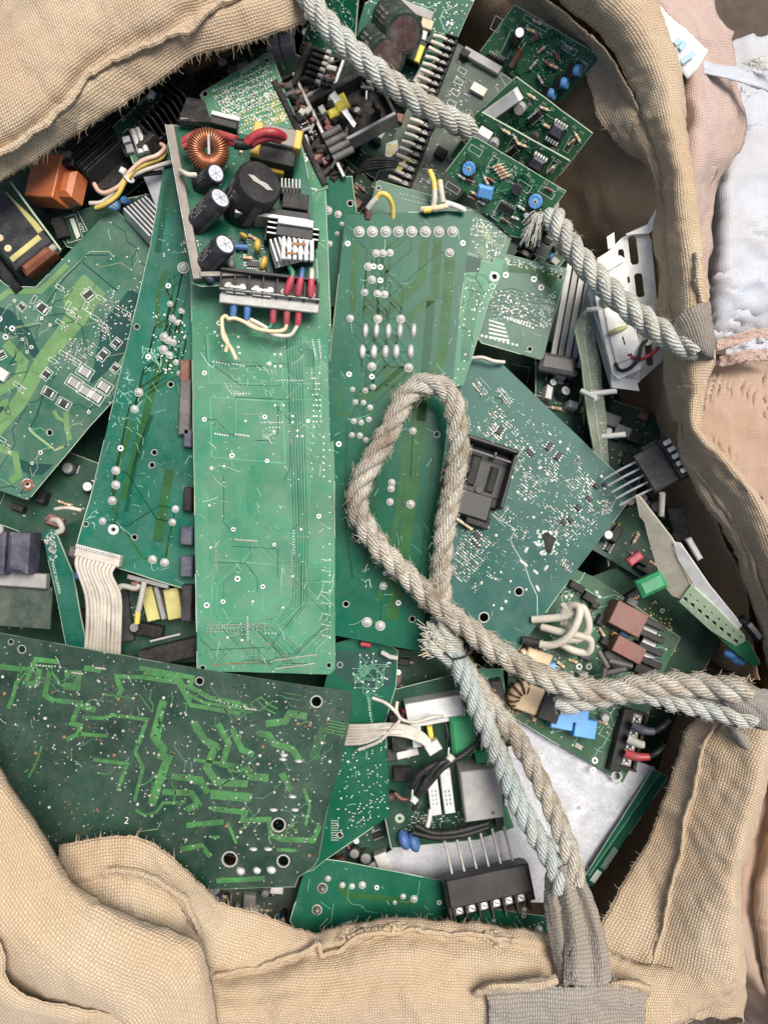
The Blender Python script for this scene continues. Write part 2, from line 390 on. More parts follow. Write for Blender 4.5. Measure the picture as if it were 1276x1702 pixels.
def fbm(p, o=4):
    return noise.fractal(p, 1.0, 2.1, o)
def cloth(name, rows, parent, material='jute', nu=110, nv=60, pitch=4.3, wr=5.0, wsc=90.0, wr2=1.6, th=2.0, jag=1.2, seed=0, fray=0, frayl=9, pitchv=None, label=None, world=False, fold=1.6, fsc=1.0, crease=3.0, fraymat='fray'):
    rows = [[(p if world else W(*p)) for p in r] for r in rows]
    rows = [cr(r, nu + 1) for r in rows]
    grid = [cr([r[i] for r in rows], nv + 1) for i in range(nu + 1)]     # grid[i][j]: i along, j across
    off = Vector((seed * 13.7, seed * 5.1, seed * 3.3))
    sg = sum((grid[i + 1][j] - grid[i][j]).cross(grid[i][j + 1] - grid[i][j]).z for i in range(0, nu, 5) for j in range(0, nv, 5)); sg = 1 if sg > 0 else -1
    for i in range(nu + 1):
        for j in range(nv + 1):
            a = grid[min(i + 1, nu)][j] - grid[max(i - 1, 0)][j]; b = grid[i][min(j + 1, nv)] - grid[i][max(j - 1, 0)]
            n = a.cross(b)
            if n.length < 1e-6: continue
            n.normalize()
            n *= sg
            p = grid[i][j]
            d = wr * fbm(p / wsc + off, 3) + wr2 * fbm(p / (wsc * .22) + off, 3)
            if fold: d += fold * (1 - min(.55, abs(fbm(Vector((p.x / 40 / fsc + p.y / 90 / fsc, p.y / 150 / fsc - p.x / 200, p.z / 90)) + off, 2))) * 2) + fold * .5 * (1 - min(.5, abs(fbm(Vector((p.x / 70 / fsc - p.y / 60 / fsc, p.y / 100 / fsc, p.z / 90)) - off, 2))) * 2)
            if crease:
                for q, cw in ((0, .055), (1, .05)):
                    f = noise.fractal(Vector((p.x / (90 + 50 * q) + q * 7, p.y / (120 - 30 * q) + q * 3, p.z / 120)) / fsc + off, 1.0, 2.0, 2)
                    d += crease * (max(-1, 1 - abs(f) / cw * .5) if abs(f) < cw * 2 else 0) * (1 if q else -1) * max(0, min(1, noise.noise(p / 60 + off) * 2.5 + .5))
            grid[i][j] = p + n * d
            if j == 0: grid[i][j] += b.normalized() * jag * fbm(p / 7 + off, 3) * 2
    # crisp weave coordinates: arc length along each direction
    U = [[0.0] * (nv + 1) for _ in range(nu + 1)]; V = [[0.0] * (nv + 1) for _ in range(nu + 1)]
    mid = [sum(((grid[i][j] - grid[i - 1][j]).length for j in range(0, nv + 1, 6))) / len(range(0, nv + 1, 6)) for i in range(1, nu + 1)]
    midv = [sum(((grid[i][j] - grid[i][j - 1]).length for i in range(0, nu + 1, 8))) / len(range(0, nu + 1, 8)) for j in range(1, nv + 1)]
    cu = [0.0]; cv = [0.0]
    for x in mid: cu.append(cu[-1] + x)
    for x in midv: cv.append(cv[-1] + x)
    mb = MB(); mb.uv = []
    vs = []; fs = []
    for i in range(nu + 1):
        for j in range(nv + 1):
            vs.append(grid[i][j]); mb.uv.append((cu[i] / pitch + 500, cv[j] / (pitchv or pitch) + 500))
    m = nv + 1
    for i in range(nu):
        for j in range(nv): fs.append((i * m + j, i * m + j + 1, (i + 1) * m + j + 1, (i + 1) * m + j))
    mb.add(vs, fs, material, True)
    o = mb.build(name, parent, label)
    sm = o.modifiers.new('thickness', 'SOLIDIFY'); sm.thickness = th * K; sm.offset = -1
    fl = sum(o.data.polygons[q].normal.z for q in range(0, len(o.data.polygons), 50))
    if fl < 0: o.data.flip_normals()
    if fray:
        fb = MB(); rr = random.Random(seed + 99)
        for k in range(fray):
            i = rr.random() * nu; a = int(i); f = i - a
            p = grid[a][0].lerp(grid[min(a + 1, nu)][0], f); d = (grid[a][0] - grid[a][3]).normalized()
            s = (grid[min(a + 1, nu)][0] - grid[max(a - 1, 0)][0]).normalized()
            L = frayl * (.15 + rr.random() ** 4 * 2.2); sk = rr.uniform(-.8, .8)
            q = [p - d * 2 + Vector((0, 0, 1.0)), p + (d + s * sk * .5) * L * .5 + Vector((0, 0, rr.uniform(-1, 3))), p + (d + s * sk) * L + Vector((0, 0, rr.uniform(-5, 2)))]
            fb.tube(q, lambda t: .5 * (1 - .6 * t), fraymat, 3, False)
        fb.build('frayed_edge', parent, stuff=True)
    return grid

def cord(mb, pts, r, material, n=10, k=.9):
    """a strand with UV for its fibres"""
    if mb.uv is None: mb.uv = []
    m = len(pts); T = [(pts[min(i + 1, m - 1)] - pts[max(i - 1, 0)]).normalized() for i in range(m)]
    u = T[0].orthogonal().normalized(); vs = []; fs = []; L = 0
    for i in range(m):
        u = (u - T[i] * u.dot(T[i])).normalized(); w = T[i].cross(u)
        if i: L += (pts[i] - pts[i - 1]).length
        for q in range(n + 1):
            a = 6.2832 * q / n
            vs.append(pts[i] + (u * math.cos(a) + w * math.sin(a)) * r(i / (m - 1))); mb.uv.append((q / n, L / 100))
    n1 = n + 1
    for i in range(m - 1):
        for q in range(n): fs.append((i * n1 + q, i * n1 + q + 1, (i + 1) * n1 + q + 1, (i + 1) * n1 + q))
    mb.add(vs, fs, material, True)

def rope_mat(name, c1, c2, dirt, dirtcol=(.20, .14, .085)):
    t, b = node_mat(name); tc = nn(t, 'ShaderNodeTexCoord'); co = tc.outputs['Object']
    s = nn(t, 'ShaderNodeSeparateXYZ'); t.links.new(tc.outputs['UV'], s.inputs[0])
    ph = mathn(t, 'ADD', mathn(t, 'MULTIPLY', s.outputs[0], 9.0), mathn(t, 'MULTIPLY', s.outputs[1], 14.0))
    nz = noise_n(t, co, 300, 3, .6, 0, 1); ph = mathn(t, 'ADD', ph, mathn(t, 'MULTIPLY', nz, .9))
    f = mathn(t, 'ABSOLUTE', mathn(t, 'SINE', mathn(t, 'MULTIPLY', ph, math.pi)))
    c = mixc(t, noise_n(t, co, 40, 4, .6, .35, .65), c1, c2)
    c = mixc(t, mathn(t, 'ADD', mathn(t, 'MULTIPLY', mathn(t, 'POWER', f, .5), .6), .4), tuple(x * .42 for x in c1), c)
    c = mixc(t, mathn(t, 'MULTIPLY', noise_n(t, co, 36, 8, .75, .42, .66), dirt), c, dirtcol)
    c = mixc(t, mathn(t, 'MULTIPLY', noise_n(t, co, 17, 6, .8, .52, .66), dirt * .9), c, tuple(x * .62 for x in dirtcol))
    c = mixc(t, mathn(t, 'MULTIPLY', noise_n(t, co, 260, 3, .7, .55, .7), dirt * .7), c, tuple(x * .6 for x in dirtcol))
    t.links.new(c, b.inputs['Base Color']); b.inputs['Roughness'].default_value = .75; b.inputs['Specular IOR Level'].default_value = .3
    bn = nn(t, 'ShaderNodeBump'); bn.inputs['Strength'].default_value = .9; bn.inputs['Distance'].default_value = .0012
    t.links.new(mathn(t, 'ADD', f, mathn(t, 'MULTIPLY', noise_n(t, co, 900, 4, .7, 0, 1), .9)), bn.inputs['Height']); t.links.new(bn.outputs[0], b.inputs['Normal'])
rope_mat('rope_pale', (.58, .62, .58), (.68, .68, .60), .5, (.33, .27, .18))
rope_mat('rope_dirty', (.66, .60, .49), (.62, .62, .56), .8, (.30, .22, .135))
rope_mat('rope_blue', (.46, .56, .54), (.60, .63, .58), .35, (.30, .26, .19))
mat('rope_fuzz', (.60, .53, .41), .8, dust=.3, bump=0)
mat('rope_fuzz_pale', (.60, .60, .54), .8, dust=.3, bump=0)

def laid(parent, path, Rr, lay, material, fuzz=200, fl=9, seed=1, r2=None, phase=0.0, fm='rope_fuzz', flat=1.0):
    """three-strand laid rope along a path of (px, py, z)"""
    pts = [p if isinstance(p, Vector) else W(*p) for p in path]
    L = sum((pts[i + 1] - pts[i]).length for i in range(len(pts) - 1)); n = max(8, int(L / 3.2))
    P = cr(pts, n); rr = random.Random(seed)
    T = [(P[min(i + 1, n - 1)] - P[max(i - 1, 0)]).normalized() for i in range(n)]
    u = T[0].orthogonal().normalized(); fr = []; s = 0
    for i in range(n):
        u = (u - T[i] * u.dot(T[i])).normalized(); fr.append((u.copy(), T[i].cross(u)))
    rad = lambda t: Rr if r2 is None else Rr + (r2 - Rr) * t
    S = []
    for k in range(3):
        q = []; s = 0
        for i in range(n):
            if i: s += (P[i] - P[i - 1]).length
            a = phase + 6.2832 * (s / lay + k / 3); R0 = rad(i / n) * (1 + .05 * math.sin(s * .05 + k))
            q.append(P[i] + (fr[i][0] * math.cos(a) + fr[i][1] * math.sin(a)) * R0 * .50)
        S.append(q)
        mb = MB(); cord(mb, q, lambda t: rad(t) * .56 * (1 + .04 * math.sin(t * 90 + k * 2)), material, 12); mb.build('strand', parent)
    if fuzz:
        fb = MB()
        for k in range(fuzz):
            i = rr.randrange(n - 1); q = S[rr.randrange(3)][i]; o = (q - P[i]).normalized()
            o = (o + Vector((rr.uniform(-.9, .9), rr.uniform(-.9, .9), rr.uniform(-.5, .9)))).normalized()
            st = q + o * rad(i / n) * .48; l = fl * (.3 + rr.random() ** 2 * 1.3); bend = Vector((rr.uniform(-1, 1), rr.uniform(-1, 1), rr.uniform(-1, .3)))
            fb.tube([st, st + o * l * .5 + T[i] * l * .4 * rr.choice((-1, 1)), st + o * l * .7 + T[i] * l * .7 * rr.choice((-1, 1)) + bend * l * .3], lambda t: .42 * (1 - .6 * t), fm, 3, False)
        fb.build('loose_fibres', parent, stuff=True)
    return P

# ---------------------------------------------------------------- the ground
g = MB(); mat('yard', (.075, .055, .045), .95, dust=.5, dustcol=(.13, .10, .08), fine=200)
g.flat([Vector((x, y, -1500)) for x, y in ((-60000, -60000), (60000, -60000), (60000, 60000), (-60000, 60000))], 'yard')
go = g.build('ground'); go['kind'] = 'structure'; go['label'] = 'dark bare ground between the sacks'

# ---------------------------------------------------------------- the big open bag
bag = thing('bulk_bag', 'open tan woven bulk bag with folded rim and frayed hems, full of green circuit boards', 'bag', Vector((0, 0, -1490)))
OUT = 'jute'
# far left flap, folded over the boards: raw edge, hem, stitched ridge, crease, broad panel, drop outside
cloth('folded_flap', [
    [(-60, 350, 95), (0, 303, 100), (60, 266, 104), (120, 228, 106), (190, 184, 108), (250, 146, 108), (320, 97, 108), (370, 82, 106), (430, 66, 102), (490, 44, 96), (520, 26, 90), (560, -30, 75)],
    [(-60, 322, 112), (0, 280, 118), (60, 240, 122), (115, 205, 125), (180, 158, 126), (240, 120, 126), (310, 74, 125), (360, 55, 122), (415, 40, 118), (470, 18, 112), (510, -5, 104), (540, -60, 85)],
    [(-70, 290, 128), (0, 258, 134), (55, 226, 140), (110, 182, 144), (160, 124, 144), (225, 88, 142), (290, 60, 140), (345, 22, 138), (395, 8, 134), (445, -10, 128), (490, -30, 118), (520, -90, 95)],
    [(-70, 280, 125), (-2, 250, 128), (48, 218, 132), (104, 175, 134), (152, 116, 134), (215, 82, 134), (282, 54, 132), (336, 16, 130), (385, 0, 127), (438, -20, 122), (480, -42, 112), (505, -100, 92)],
    [(-80, 255, 142), (-10, 222, 148), (36, 190, 152), (90, 140, 155), (140, 84, 154), (200, 48, 153), (262, 20, 152), (316, -18, 149), (365, -40, 145), (420, -60, 140), (460, -80, 128), (490, -130, 100)],
    [(-100, 180, 150), (-40, 150, 158), (0, 118, 162), (45, 84, 164), (90, 48, 164), (140, 10, 162), (200, -25, 160), (262, -60, 156), (320, -90, 152), (380, -110, 146), (430, -130, 130), (470, -170, 100)],
    [(-120, 120, 130), (-70, 95, 135), (-30, 68, 138), (0, 42, 140), (22, 20, 140), (44, -2, 138), (90, -50, 136), (150, -100, 132), (230, -140, 126), (310, -170, 118), (390, -190, 105), (450, -220, 85)],
    [(-190, 80, -60), (-140, 50, -60), (-100, 20, -60), (-60, -10, -60), (-20, -40, -60), (20, -70, -60), (70, -110, -60), (130, -150, -60), (210, -190, -60), (300, -220, -60), (380, -240, -60), (440, -260, -60)]],
    bag, nu=170, nv=80, wr=5, wsc=110, wr2=2.2, seed=1, fray=260, frayl=6, th=3)
# inner wall at the top, seen between flap and boards, then the shaded inner wall down the right side
cloth('inner_wall', [
    [(300, -30, 40), (560, -40, 30), (760, -40, 10), (862, -20, 10), (955, 52, 10), (1010, 125, 20), (1052, 200, 40), (1088, 270, 80), (1104, 360, 100), (1112, 480, 105), (1120, 600, 105), (1132, 720, 70), (1186, 860, 50), (1240, 1000, 40), (1262, 1130, 30)],
    [(300, 10, -90), (560, -10, -90), (720, 0, -70), (800, 30, -60), (890, 100, -56), (940, 185, -50), (966, 255, -46), (990, 330, -46), (1016, 400, -50), (1056, 490, -54), (1080, 600, -56), (1096, 720, -60), (1146, 860, -60), (1190, 990, -60), (1205, 1110, -60)],
    [(300, 60, -220), (540, 40, -220), (690, 70, -220), (750, 110, -220), (800, 190, -220), (840, 260, -220), (866, 330, -220), (890, 400, -220), (940, 460, -220), (1000, 540, -220), (1040, 630, -220), (1044, 740, -220), (1060, 860, -220), (1090, 970, -220), (1100, 1070, -220)],
    [(330, 330, -480), (540, 300, -480), (640, 300, -480), (700, 320, -480), (740, 350, -480), (760, 400, -480), (780, 450, -480), (790, 500, -480), (800, 550, -480), (800, 600, -480), (810, 700, -480), (810, 800, -480), (820, 880, -480), (830, 950, -480), (830, 1000, -480)]],
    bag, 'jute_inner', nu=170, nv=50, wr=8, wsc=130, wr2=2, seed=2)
# hem turned down inside: raw edge, seam, up to the rim
cloth('rim_hem', [
    [(800, -40, 30), (850, 10, 28), (900, 50, 26), (955, 95, 26), (982, 150, 28), (988, 185, 34), (1005, 215, 44), (1035, 250, 56), (1062, 265, 66), (1082, 290, 70), (1088, 330, 74), (1090, 345, 76), (1084, 385, 78), (1086, 420, 80), (1098, 450, 82), (1092, 520, 84), (1100, 580, 86), (1106, 640, 90), (1118, 700, 95)],
    [(835, -40, 44), (885, 0, 44), (930, 40, 44), (985, 85, 46), (1025, 150, 60), (1045, 190, 88), (1058, 230, 92), (1075, 262, 96), (1090, 300, 100), (1096, 335, 104), (1098, 365, 106), (1096, 400, 108), (1100, 430, 110), (1110, 460, 112), (1108, 520, 114), (1114, 580, 116), (1120, 640, 118), (1126, 700, 120)],
    [(850, -50, 96), (900, -8, 96), (945, 30, 98), (1000, 78, 98), (1040, 140, 100), (1062, 185, 102), (1078, 225, 106), (1090, 258, 110), (1102, 300, 116), (1106, 335, 120), (1108, 370, 122), (1108, 405, 124), (1112, 440, 126), (1120, 470, 128), (1120, 530, 130), (1126, 590, 132), (1132, 650, 134), (1136, 710, 134)]],
    bag, OUT, nu=150, nv=30, wr=3, wsc=60, wr2=1.4, seed=3, fray=60, frayl=4, th=2.5)
# rim ridge on the right, with the fold where the far corner turns
cloth('rim_wall', [
    [(842, -50, 100), (880, -30, 101), (940, 12, 102), (1000, 62, 102), (1040, 125, 104), (1066, 185, 106), (1082, 235, 110), (1096, 280, 116), (1104, 330, 122), (1108, 400, 126), (1118, 460, 130), (1120, 530, 132), (1126, 590, 134), (1132, 650, 136), (1136, 720, 138)],
    [(880, -70, 140), (940, -40, 142), (1000, 0, 144), (1045, 45, 144), (1075, 100, 142), (1094, 160, 140), (1106, 215, 142), (1118, 270, 150), (1124, 330, 156), (1132, 400, 160), (1140, 460, 162), (1142, 530, 162), (1146, 590, 162), (1148, 650, 162), (1148, 720, 160)],
    [(900, -90, 150), (980, -60, 152), (1040, -10, 152), (1075, 25, 150), (1100, 80, 146), (1118, 150, 142), (1126, 210, 144), (1138, 270, 152), (1144, 330, 160), (1152, 400, 164), (1158, 460, 166), (1162, 530, 166), (1168, 590, 166), (1160, 650, 164), (1152, 720, 160)],
    [(930, -110, 120), (1000, -80, 120), (1060, -30, 120), (1092, 15, 118), (1114, 70, 114), (1132, 150, 110), (1138, 210, 112), (1148, 270, 120), (1153, 330, 128), (1162, 400, 134), (1168, 460, 136), (1176, 530, 136), (1186, 590, 134), (1172, 650, 130), (1156, 720, 128)],
    [(940, -140, -100), (1030, -100, -100), (1080, -40, -100), (1106, 10, -100), (1124, 70, -100), (1130, 150, -100), (1130, 210, -100), (1136, 270, -100), (1140, 330, -100), (1146, 400, -100), (1150, 460, -100), (1154, 530, -100), (1160, 590, -100), (1150, 650, -100), (1136, 720, -100)]],
    bag, OUT, nu=150, nv=50, wr=5, wsc=60, wr2=2.5, seed=4)
# right rim from the narrow waist down to the right-hand strap
cloth('rim_wall', [
    [(1108, 640, 92), (1122, 700, 100), (1132, 760, 100), (1150, 800, 98), (1170, 840, 95), (1190, 868, 88), (1216, 910, 80), (1232, 960, 74), (1252, 1010, 68), (1266, 1060, 64), (1278, 1120, 64)],
    [(1114, 640, 108), (1127, 700, 114), (1138, 758, 116), (1158, 798, 116), (1180, 836, 114), (1200, 862, 112), (1226, 905, 108), (1242, 955, 102), (1262, 1005, 96), (1276, 1055, 92), (1288, 1120, 90)],
    [(1118, 640, 112), (1130, 700, 118), (1142, 755, 120), (1164, 790, 122), (1188, 826, 120), (1212, 858, 118), (1240, 905, 116), (1256, 955, 112), (1274, 1005, 108), (1288, 1055, 104), (1298, 1120, 102)],
    [(1140, 640, 160), (1142, 700, 164), (1158, 738, 166), (1186, 768, 168), (1214, 802, 166), (1240, 836, 164), (1262, 880, 160), (1280, 930, 156), (1290, 980, 154), (1300, 1040, 150), (1305, 1110, 146)],
    [(1166, 640, 160), (1152, 700, 160), (1172, 730, 162), (1204, 758, 164), (1234, 795, 160), (1262, 830, 156), (1290, 875, 150), (1310, 930, 146), (1320, 980, 144), (1325, 1040, 140), (1330, 1110, 136)],
    [(1150, 640, -80), (1140, 700, -80), (1160, 740, -80), (1190, 775, -80), (1220, 815, -80), (1245, 860, -80), (1270, 910, -80), (1290, 960, -80), (1300, 1010, -80), (1310, 1060, -80), (1315, 1120, -80)]],
    bag, OUT, nu=110, nv=60, wr=4, wsc=70, wr2=2.0, seed=5, fray=90, frayl=4)
# near right panel: inner hem strip, seam, panel, ridge on the right
cloth('rim_panel', [
    [(1215, 1120, 60), (1175, 1180, 62), (1140, 1215, 62), (1128, 1250, 62), (1108, 1310, 60), (1094, 1350, 58), (1075, 1400, 56), (1050, 1440, 56), (1010, 1510, 60), (985, 1560, 70), (950, 1630, 60)],
    [(1230, 1125, 84), (1192, 1190, 88), (1166, 1225, 90), (1155, 1260, 90), (1146, 1315, 90), (1130, 1360, 88), (1126, 1410, 88), (1110, 1460, 88), (1092, 1530, 92), (1070, 1590, 96), (1040, 1660, 84)],
    [(1234, 1128, 92), (1198, 1192, 98), (1172, 1228, 100), (1162, 1262, 100), (1152, 1316, 100), (1136, 1362, 98), (1132, 1412, 98), (1116, 1462, 98), (1100, 1535, 102), (1080, 1600, 102), (1052, 1668, 88)],
    [(1237, 1130, 92), (1202, 1194, 96), (1176, 1230, 98), (1166, 1264, 98), (1156, 1318, 98), (1141, 1364, 96), (1137, 1414, 96), (1121, 1464, 96), (1106, 1540, 100), (1088, 1608, 100), (1062, 1676, 86)],
    [(1270, 1150, 128), (1245, 1200, 138), (1232, 1245, 142), (1225, 1290, 142), (1215, 1340, 142), (1202, 1390, 140), (1190, 1440, 140), (1182, 1490, 142), (1175, 1560, 146), (1168, 1610, 138), (1150, 1690, 112)],
    [(1300, 1165, 140), (1284, 1215, 150), (1272, 1262, 154), (1264, 1310, 154), (1250, 1350, 152), (1234, 1400, 150), (1224, 1450, 150), (1222, 1500, 152), (1226, 1570, 154), (1228, 1628, 146), (1222, 1690, 110)],
    [(1310, 1180, 60), (1290, 1225, 70), (1278, 1270, 70), (1270, 1320, 70), (1256, 1362, 70), (1240, 1410, 70), (1228, 1455, 70), (1226, 1505, 70), (1232, 1575, 90), (1236, 1636, 80), (1230, 1700, 40)],
    [(1290, 1190, -120), (1270, 1235, -120), (1255, 1280, -120), (1245, 1330, -120), (1230, 1370, -120), (1215, 1415, -120), (1205, 1460, -120), (1200, 1510, -120), (1200, 1580, -120), (1200, 1640, -120), (1190, 1710, -140)]],
    bag, OUT, nu=110, nv=70, wr=5, wsc=80, wr2=2.0, seed=6, fray=60, frayl=3)
# inner wall near right, in shade
cloth('inner_wall', [
    [(1245, 1120, 70), (1190, 1190, 72), (1160, 1240, 72), (1140, 1310, 70), (1120, 1370, 66), (1090, 1430, 66), (1040, 1510, 66), (985, 1580, 70), (900, 1600, 70), (700, 1590, 60), (500, 1590, 60), (300, 1560, 60), (100, 1500, 60), (-80, 1400, 60)],
    [(1210, 1120, -70), (1180, 1190, -70), (1150, 1240, -70), (1120, 1310, -70), (1090, 1380, -70), (1050, 1450, -70), (1010, 1510, -70), (960, 1560, -70), (880, 1580, -70), (700, 1580, -70), (500, 1570, -70), (300, 1540, -70), (100, 1480, -70), (-80, 1390, -70)],
    [(1040, 1060, -420), (1030, 1120, -420), (1020, 1180, -420), (1000, 1240, -420), (980, 1290, -420), (950, 1330, -420), (910, 1370, -420), (870, 1390, -420), (800, 1400, -420), (660, 1400, -420), (500, 1390, -420), (350, 1370, -420), (200, 1330, -420), (50, 1260, -420)]],
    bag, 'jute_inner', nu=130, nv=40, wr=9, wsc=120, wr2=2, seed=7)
# near corner: panel running from the bottom strap to the right corner point
cloth('near_panel', [
    [(985, 1562, 92), (1010, 1582, 98), (1050, 1598, 104), (1090, 1606, 110), (1140, 1612, 124), (1185, 1620, 142), (1229, 1634, 154)],
    [(960, 1600, 118), (1000, 1618, 122), (1045, 1630, 126), (1090, 1636, 128), (1140, 1640, 136), (1180, 1640, 146), (1222, 1645, 150)],
    [(930, 1680, 140), (980, 1690, 142), (1035, 1698, 140), (1085, 1690, 136), (1130, 1678, 136), (1170, 1665, 140), (1205, 1655, 140)],
    [(920, 1800, 130), (970, 1780, 126), (1020, 1760, 122), (1070, 1735, 118), (1115, 1705, 116), (1155, 1684, 120), (1200, 1664, 124)],
    [(900, 1850, -80), (950, 1830, -80), (1000, 1800, -80), (1050, 1760, -80), (1090, 1720, -80), (1130, 1690, -80), (1170, 1670, -80)]],
    bag, OUT, nu=70, nv=45, wr=5, wsc=70, wr2=1.8, seed=8)
# near front rim: frayed hem, wavy ridge, wrinkled panel
cloth('near_panel', [
    [(100, 1405, 120), (150, 1396, 124), (205, 1389, 126), (245, 1400, 126), (290, 1432, 122), (330, 1470, 116), (372, 1502, 108), (430, 1518, 102), (470, 1532, 98), (515, 1549, 94), (545, 1545, 94), (590, 1536, 92), (640, 1529, 90), (690, 1527, 88), (730, 1530, 88), (800, 1536, 86), (860, 1544, 88), (910, 1552, 90), (960, 1562, 94), (1010, 1580, 98)],
    [(100, 1450, 140), (150, 1440, 144), (205, 1430, 146), (250, 1442, 146), (295, 1470, 142), (335, 1510, 136), (372, 1546, 126), (430, 1556, 118), (470, 1562, 114), (515, 1568, 110), (548, 1556, 110), (592, 1545, 106), (640, 1538, 104), (690, 1536, 102), (732, 1540, 100), (800, 1546, 98), (860, 1554, 100), (910, 1563, 102), (960, 1574, 106), (1010, 1592, 108)],
    [(100, 1465, 150), (150, 1456, 154), (205, 1450, 158), (255, 1462, 158), (300, 1492, 154), (330, 1545, 146), (360, 1600, 136), (420, 1606, 130), (470, 1590, 126), (515, 1578, 124), (552, 1572, 122), (596, 1556, 118), (640, 1548, 114), (690, 1546, 112), (734, 1552, 108), (802, 1556, 108), (862, 1566, 110), (912, 1575, 112), (960, 1586, 114), (1005, 1602, 116)],
    [(100, 1475, 145), (150, 1468, 148), (205, 1462, 150), (252, 1474, 150), (296, 1505, 146), (326, 1560, 138), (356, 1615, 130), (420, 1618, 124), (472, 1600, 120), (518, 1586, 118), (556, 1580, 116), (600, 1564, 112), (642, 1556, 108), (692, 1554, 106), (736, 1560, 104), (804, 1564, 104), (864, 1574, 106), (914, 1583, 108), (960, 1594, 112), (1000, 1612, 114)],
    [(100, 1530, 168), (150, 1530, 172), (200, 1530, 174), (240, 1545, 174), (285, 1575, 170), (320, 1620, 164), (365, 1655, 158), (430, 1650, 152), (480, 1635, 150), (525, 1625, 148), (565, 1618, 146), (610, 1606, 142), (650, 1600, 140), (700, 1600, 138), (745, 1605, 136), (808, 1612, 134), (868, 1620, 132), (918, 1632, 134), (960, 1645, 136), (990, 1660, 136)],
    [(90, 1700, 180), (140, 1700, 182), (190, 1700, 182), (240, 1705, 180), (290, 1715, 176), (340, 1722, 172), (390, 1724, 168), (440, 1722, 164), (490, 1718, 162), (540, 1715, 160), (580, 1712, 158), (620, 1710, 156), (660, 1710, 154), (710, 1712, 152), (755, 1716, 150), (815, 1722, 148), (870, 1728, 146), (920, 1735, 146), (960, 1742, 146), (985, 1750, 144)],
    [(80, 1900, 60), (130, 1900, 60), (180, 1900, 60), (230, 1900, 60), (290, 1900, 60), (340, 1900, 60), (390, 1900, 60), (440, 1900, 60), (490, 1900, 60), (540, 1900, 60), (580, 1900, 60), (620, 1900, 60), (660, 1900, 60), (710, 1900, 60), (755, 1900, 60), (815, 1900, 60), (870, 1900, 60), (920, 1900, 60), (960, 1900, 60), (985, 1900, 60)]],
    bag, OUT, nu=190, nv=80, wr=6, wsc=70, wr2=2.2, seed=9, fray=200, frayl=5, th=3)
# near left flap: the smooth lobe nearest the camera, with its folded right edge
cloth('folded_flap', [
    [(-60, 1180, 150), (0, 1276, 168), (40, 1338, 178), (80, 1396, 188), (112, 1440, 196), (150, 1482, 202), (215, 1520, 206), (285, 1546, 208), (330, 1566, 208), (348, 1600, 206), (358, 1650, 202), (366, 1720, 196), (372, 1800, 180)],
    [(-80, 1190, 176), (-14, 1292, 194), (24, 1352, 206), (64, 1410, 216), (98, 1452, 224), (138, 1496, 230), (205, 1538, 234), (270, 1568, 236), (306, 1590, 236), (324, 1622, 234), (334, 1664, 230), (342, 1730, 222), (350, 1810, 200)],
    [(-120, 1300, 215), (-60, 1370, 224), (-20, 1425, 232), (20, 1470, 238), (60, 1510, 244), (105, 1550, 248), (160, 1590, 250), (210, 1625, 250), (245, 1650, 248), (265, 1680, 246), (278, 1720, 240), (290, 1780, 230), (300, 1850, 210)],
    [(-200, 1420, 215), (-140, 1480, 222), (-90, 1520, 228), (-50, 1550, 232), (-10, 1580, 236), (30, 1612, 238), (80, 1650, 238), (130, 1680, 236), (165, 1700, 234), (190, 1730, 230), (205, 1770, 226), (215, 1830, 216), (220, 1900, 200)],
    [(-300, 1500, 60), (-240, 1560, 60), (-200, 1600, 60), (-160, 1630, 60), (-120, 1670, 60), (-80, 1700, 60), (-30, 1740, 60), (20, 1770, 60), (60, 1800, 60), (90, 1830, 60), (110, 1860, 60), (120, 1900, 60), (120, 1980, 60)]],
    bag, OUT, nu=120, nv=70, wr=5, wsc=130, wr2=1.2, seed=10, th=3, pitch=4.8, jag=.1)
# lower fold of that flap
cloth('folded_flap', [
    [(-60, 1500, 262), (-15, 1545, 262), (8, 1590, 260), (14, 1630, 256), (60, 1660, 252), (130, 1672, 250), (200, 1690, 246), (240, 1720, 240), (260, 1780, 220)],
    [(-100, 1540, 256), (-50, 1590, 256), (-30, 1630, 254), (-20, 1660, 252), (30, 1690, 250), (100, 1705, 246), (160, 1720, 242), (200, 1745, 236), (220, 1800, 215)],
    [(-200, 1640, 150), (-150, 1700, 150), (-120, 1740, 150), (-90, 1770, 150), (-40, 1800, 150), (40, 1830, 150), (110, 1850, 150), (150, 1870, 150), (170, 1910, 150)]],
    bag, OUT, nu=70, nv=30, wr=3, wsc=60, wr2=1.5, seed=11, th=3)
# outer sides down to the ground and the bag floor
side = [(-190, 80), (-20, -40), (210, -190), (560, -190), (900, -130), (1060, -40), (1110, 150), (1130, 400), (1140, 600), (1130, 720), (1200, 850), (1280, 1000), (1260, 1250), (1210, 1420), (1190, 1640), (1050, 1760), (900, 1850), (500, 1880), (120, 1900), (-160, 1640), (-260, 1500), (-200, 1150), (-240, 600), (-190, 80)]
cloth('outer_side', [[(x, y, -50) for x, y in side], [(CX + (x - CX) * .93, CY + (y - CY) * .93, -450) for x, y in side], [(CX + (x - CX) * .75, CY + (y - CY) * .75, -900) for x, y in side], [(CX + (x - CX) * .52, CY + (y - CY) * .52, -1480) for x, y in side]],
      bag, 'jute', nu=160, nv=40, wr=14, wsc=170, wr2=3, seed=12)
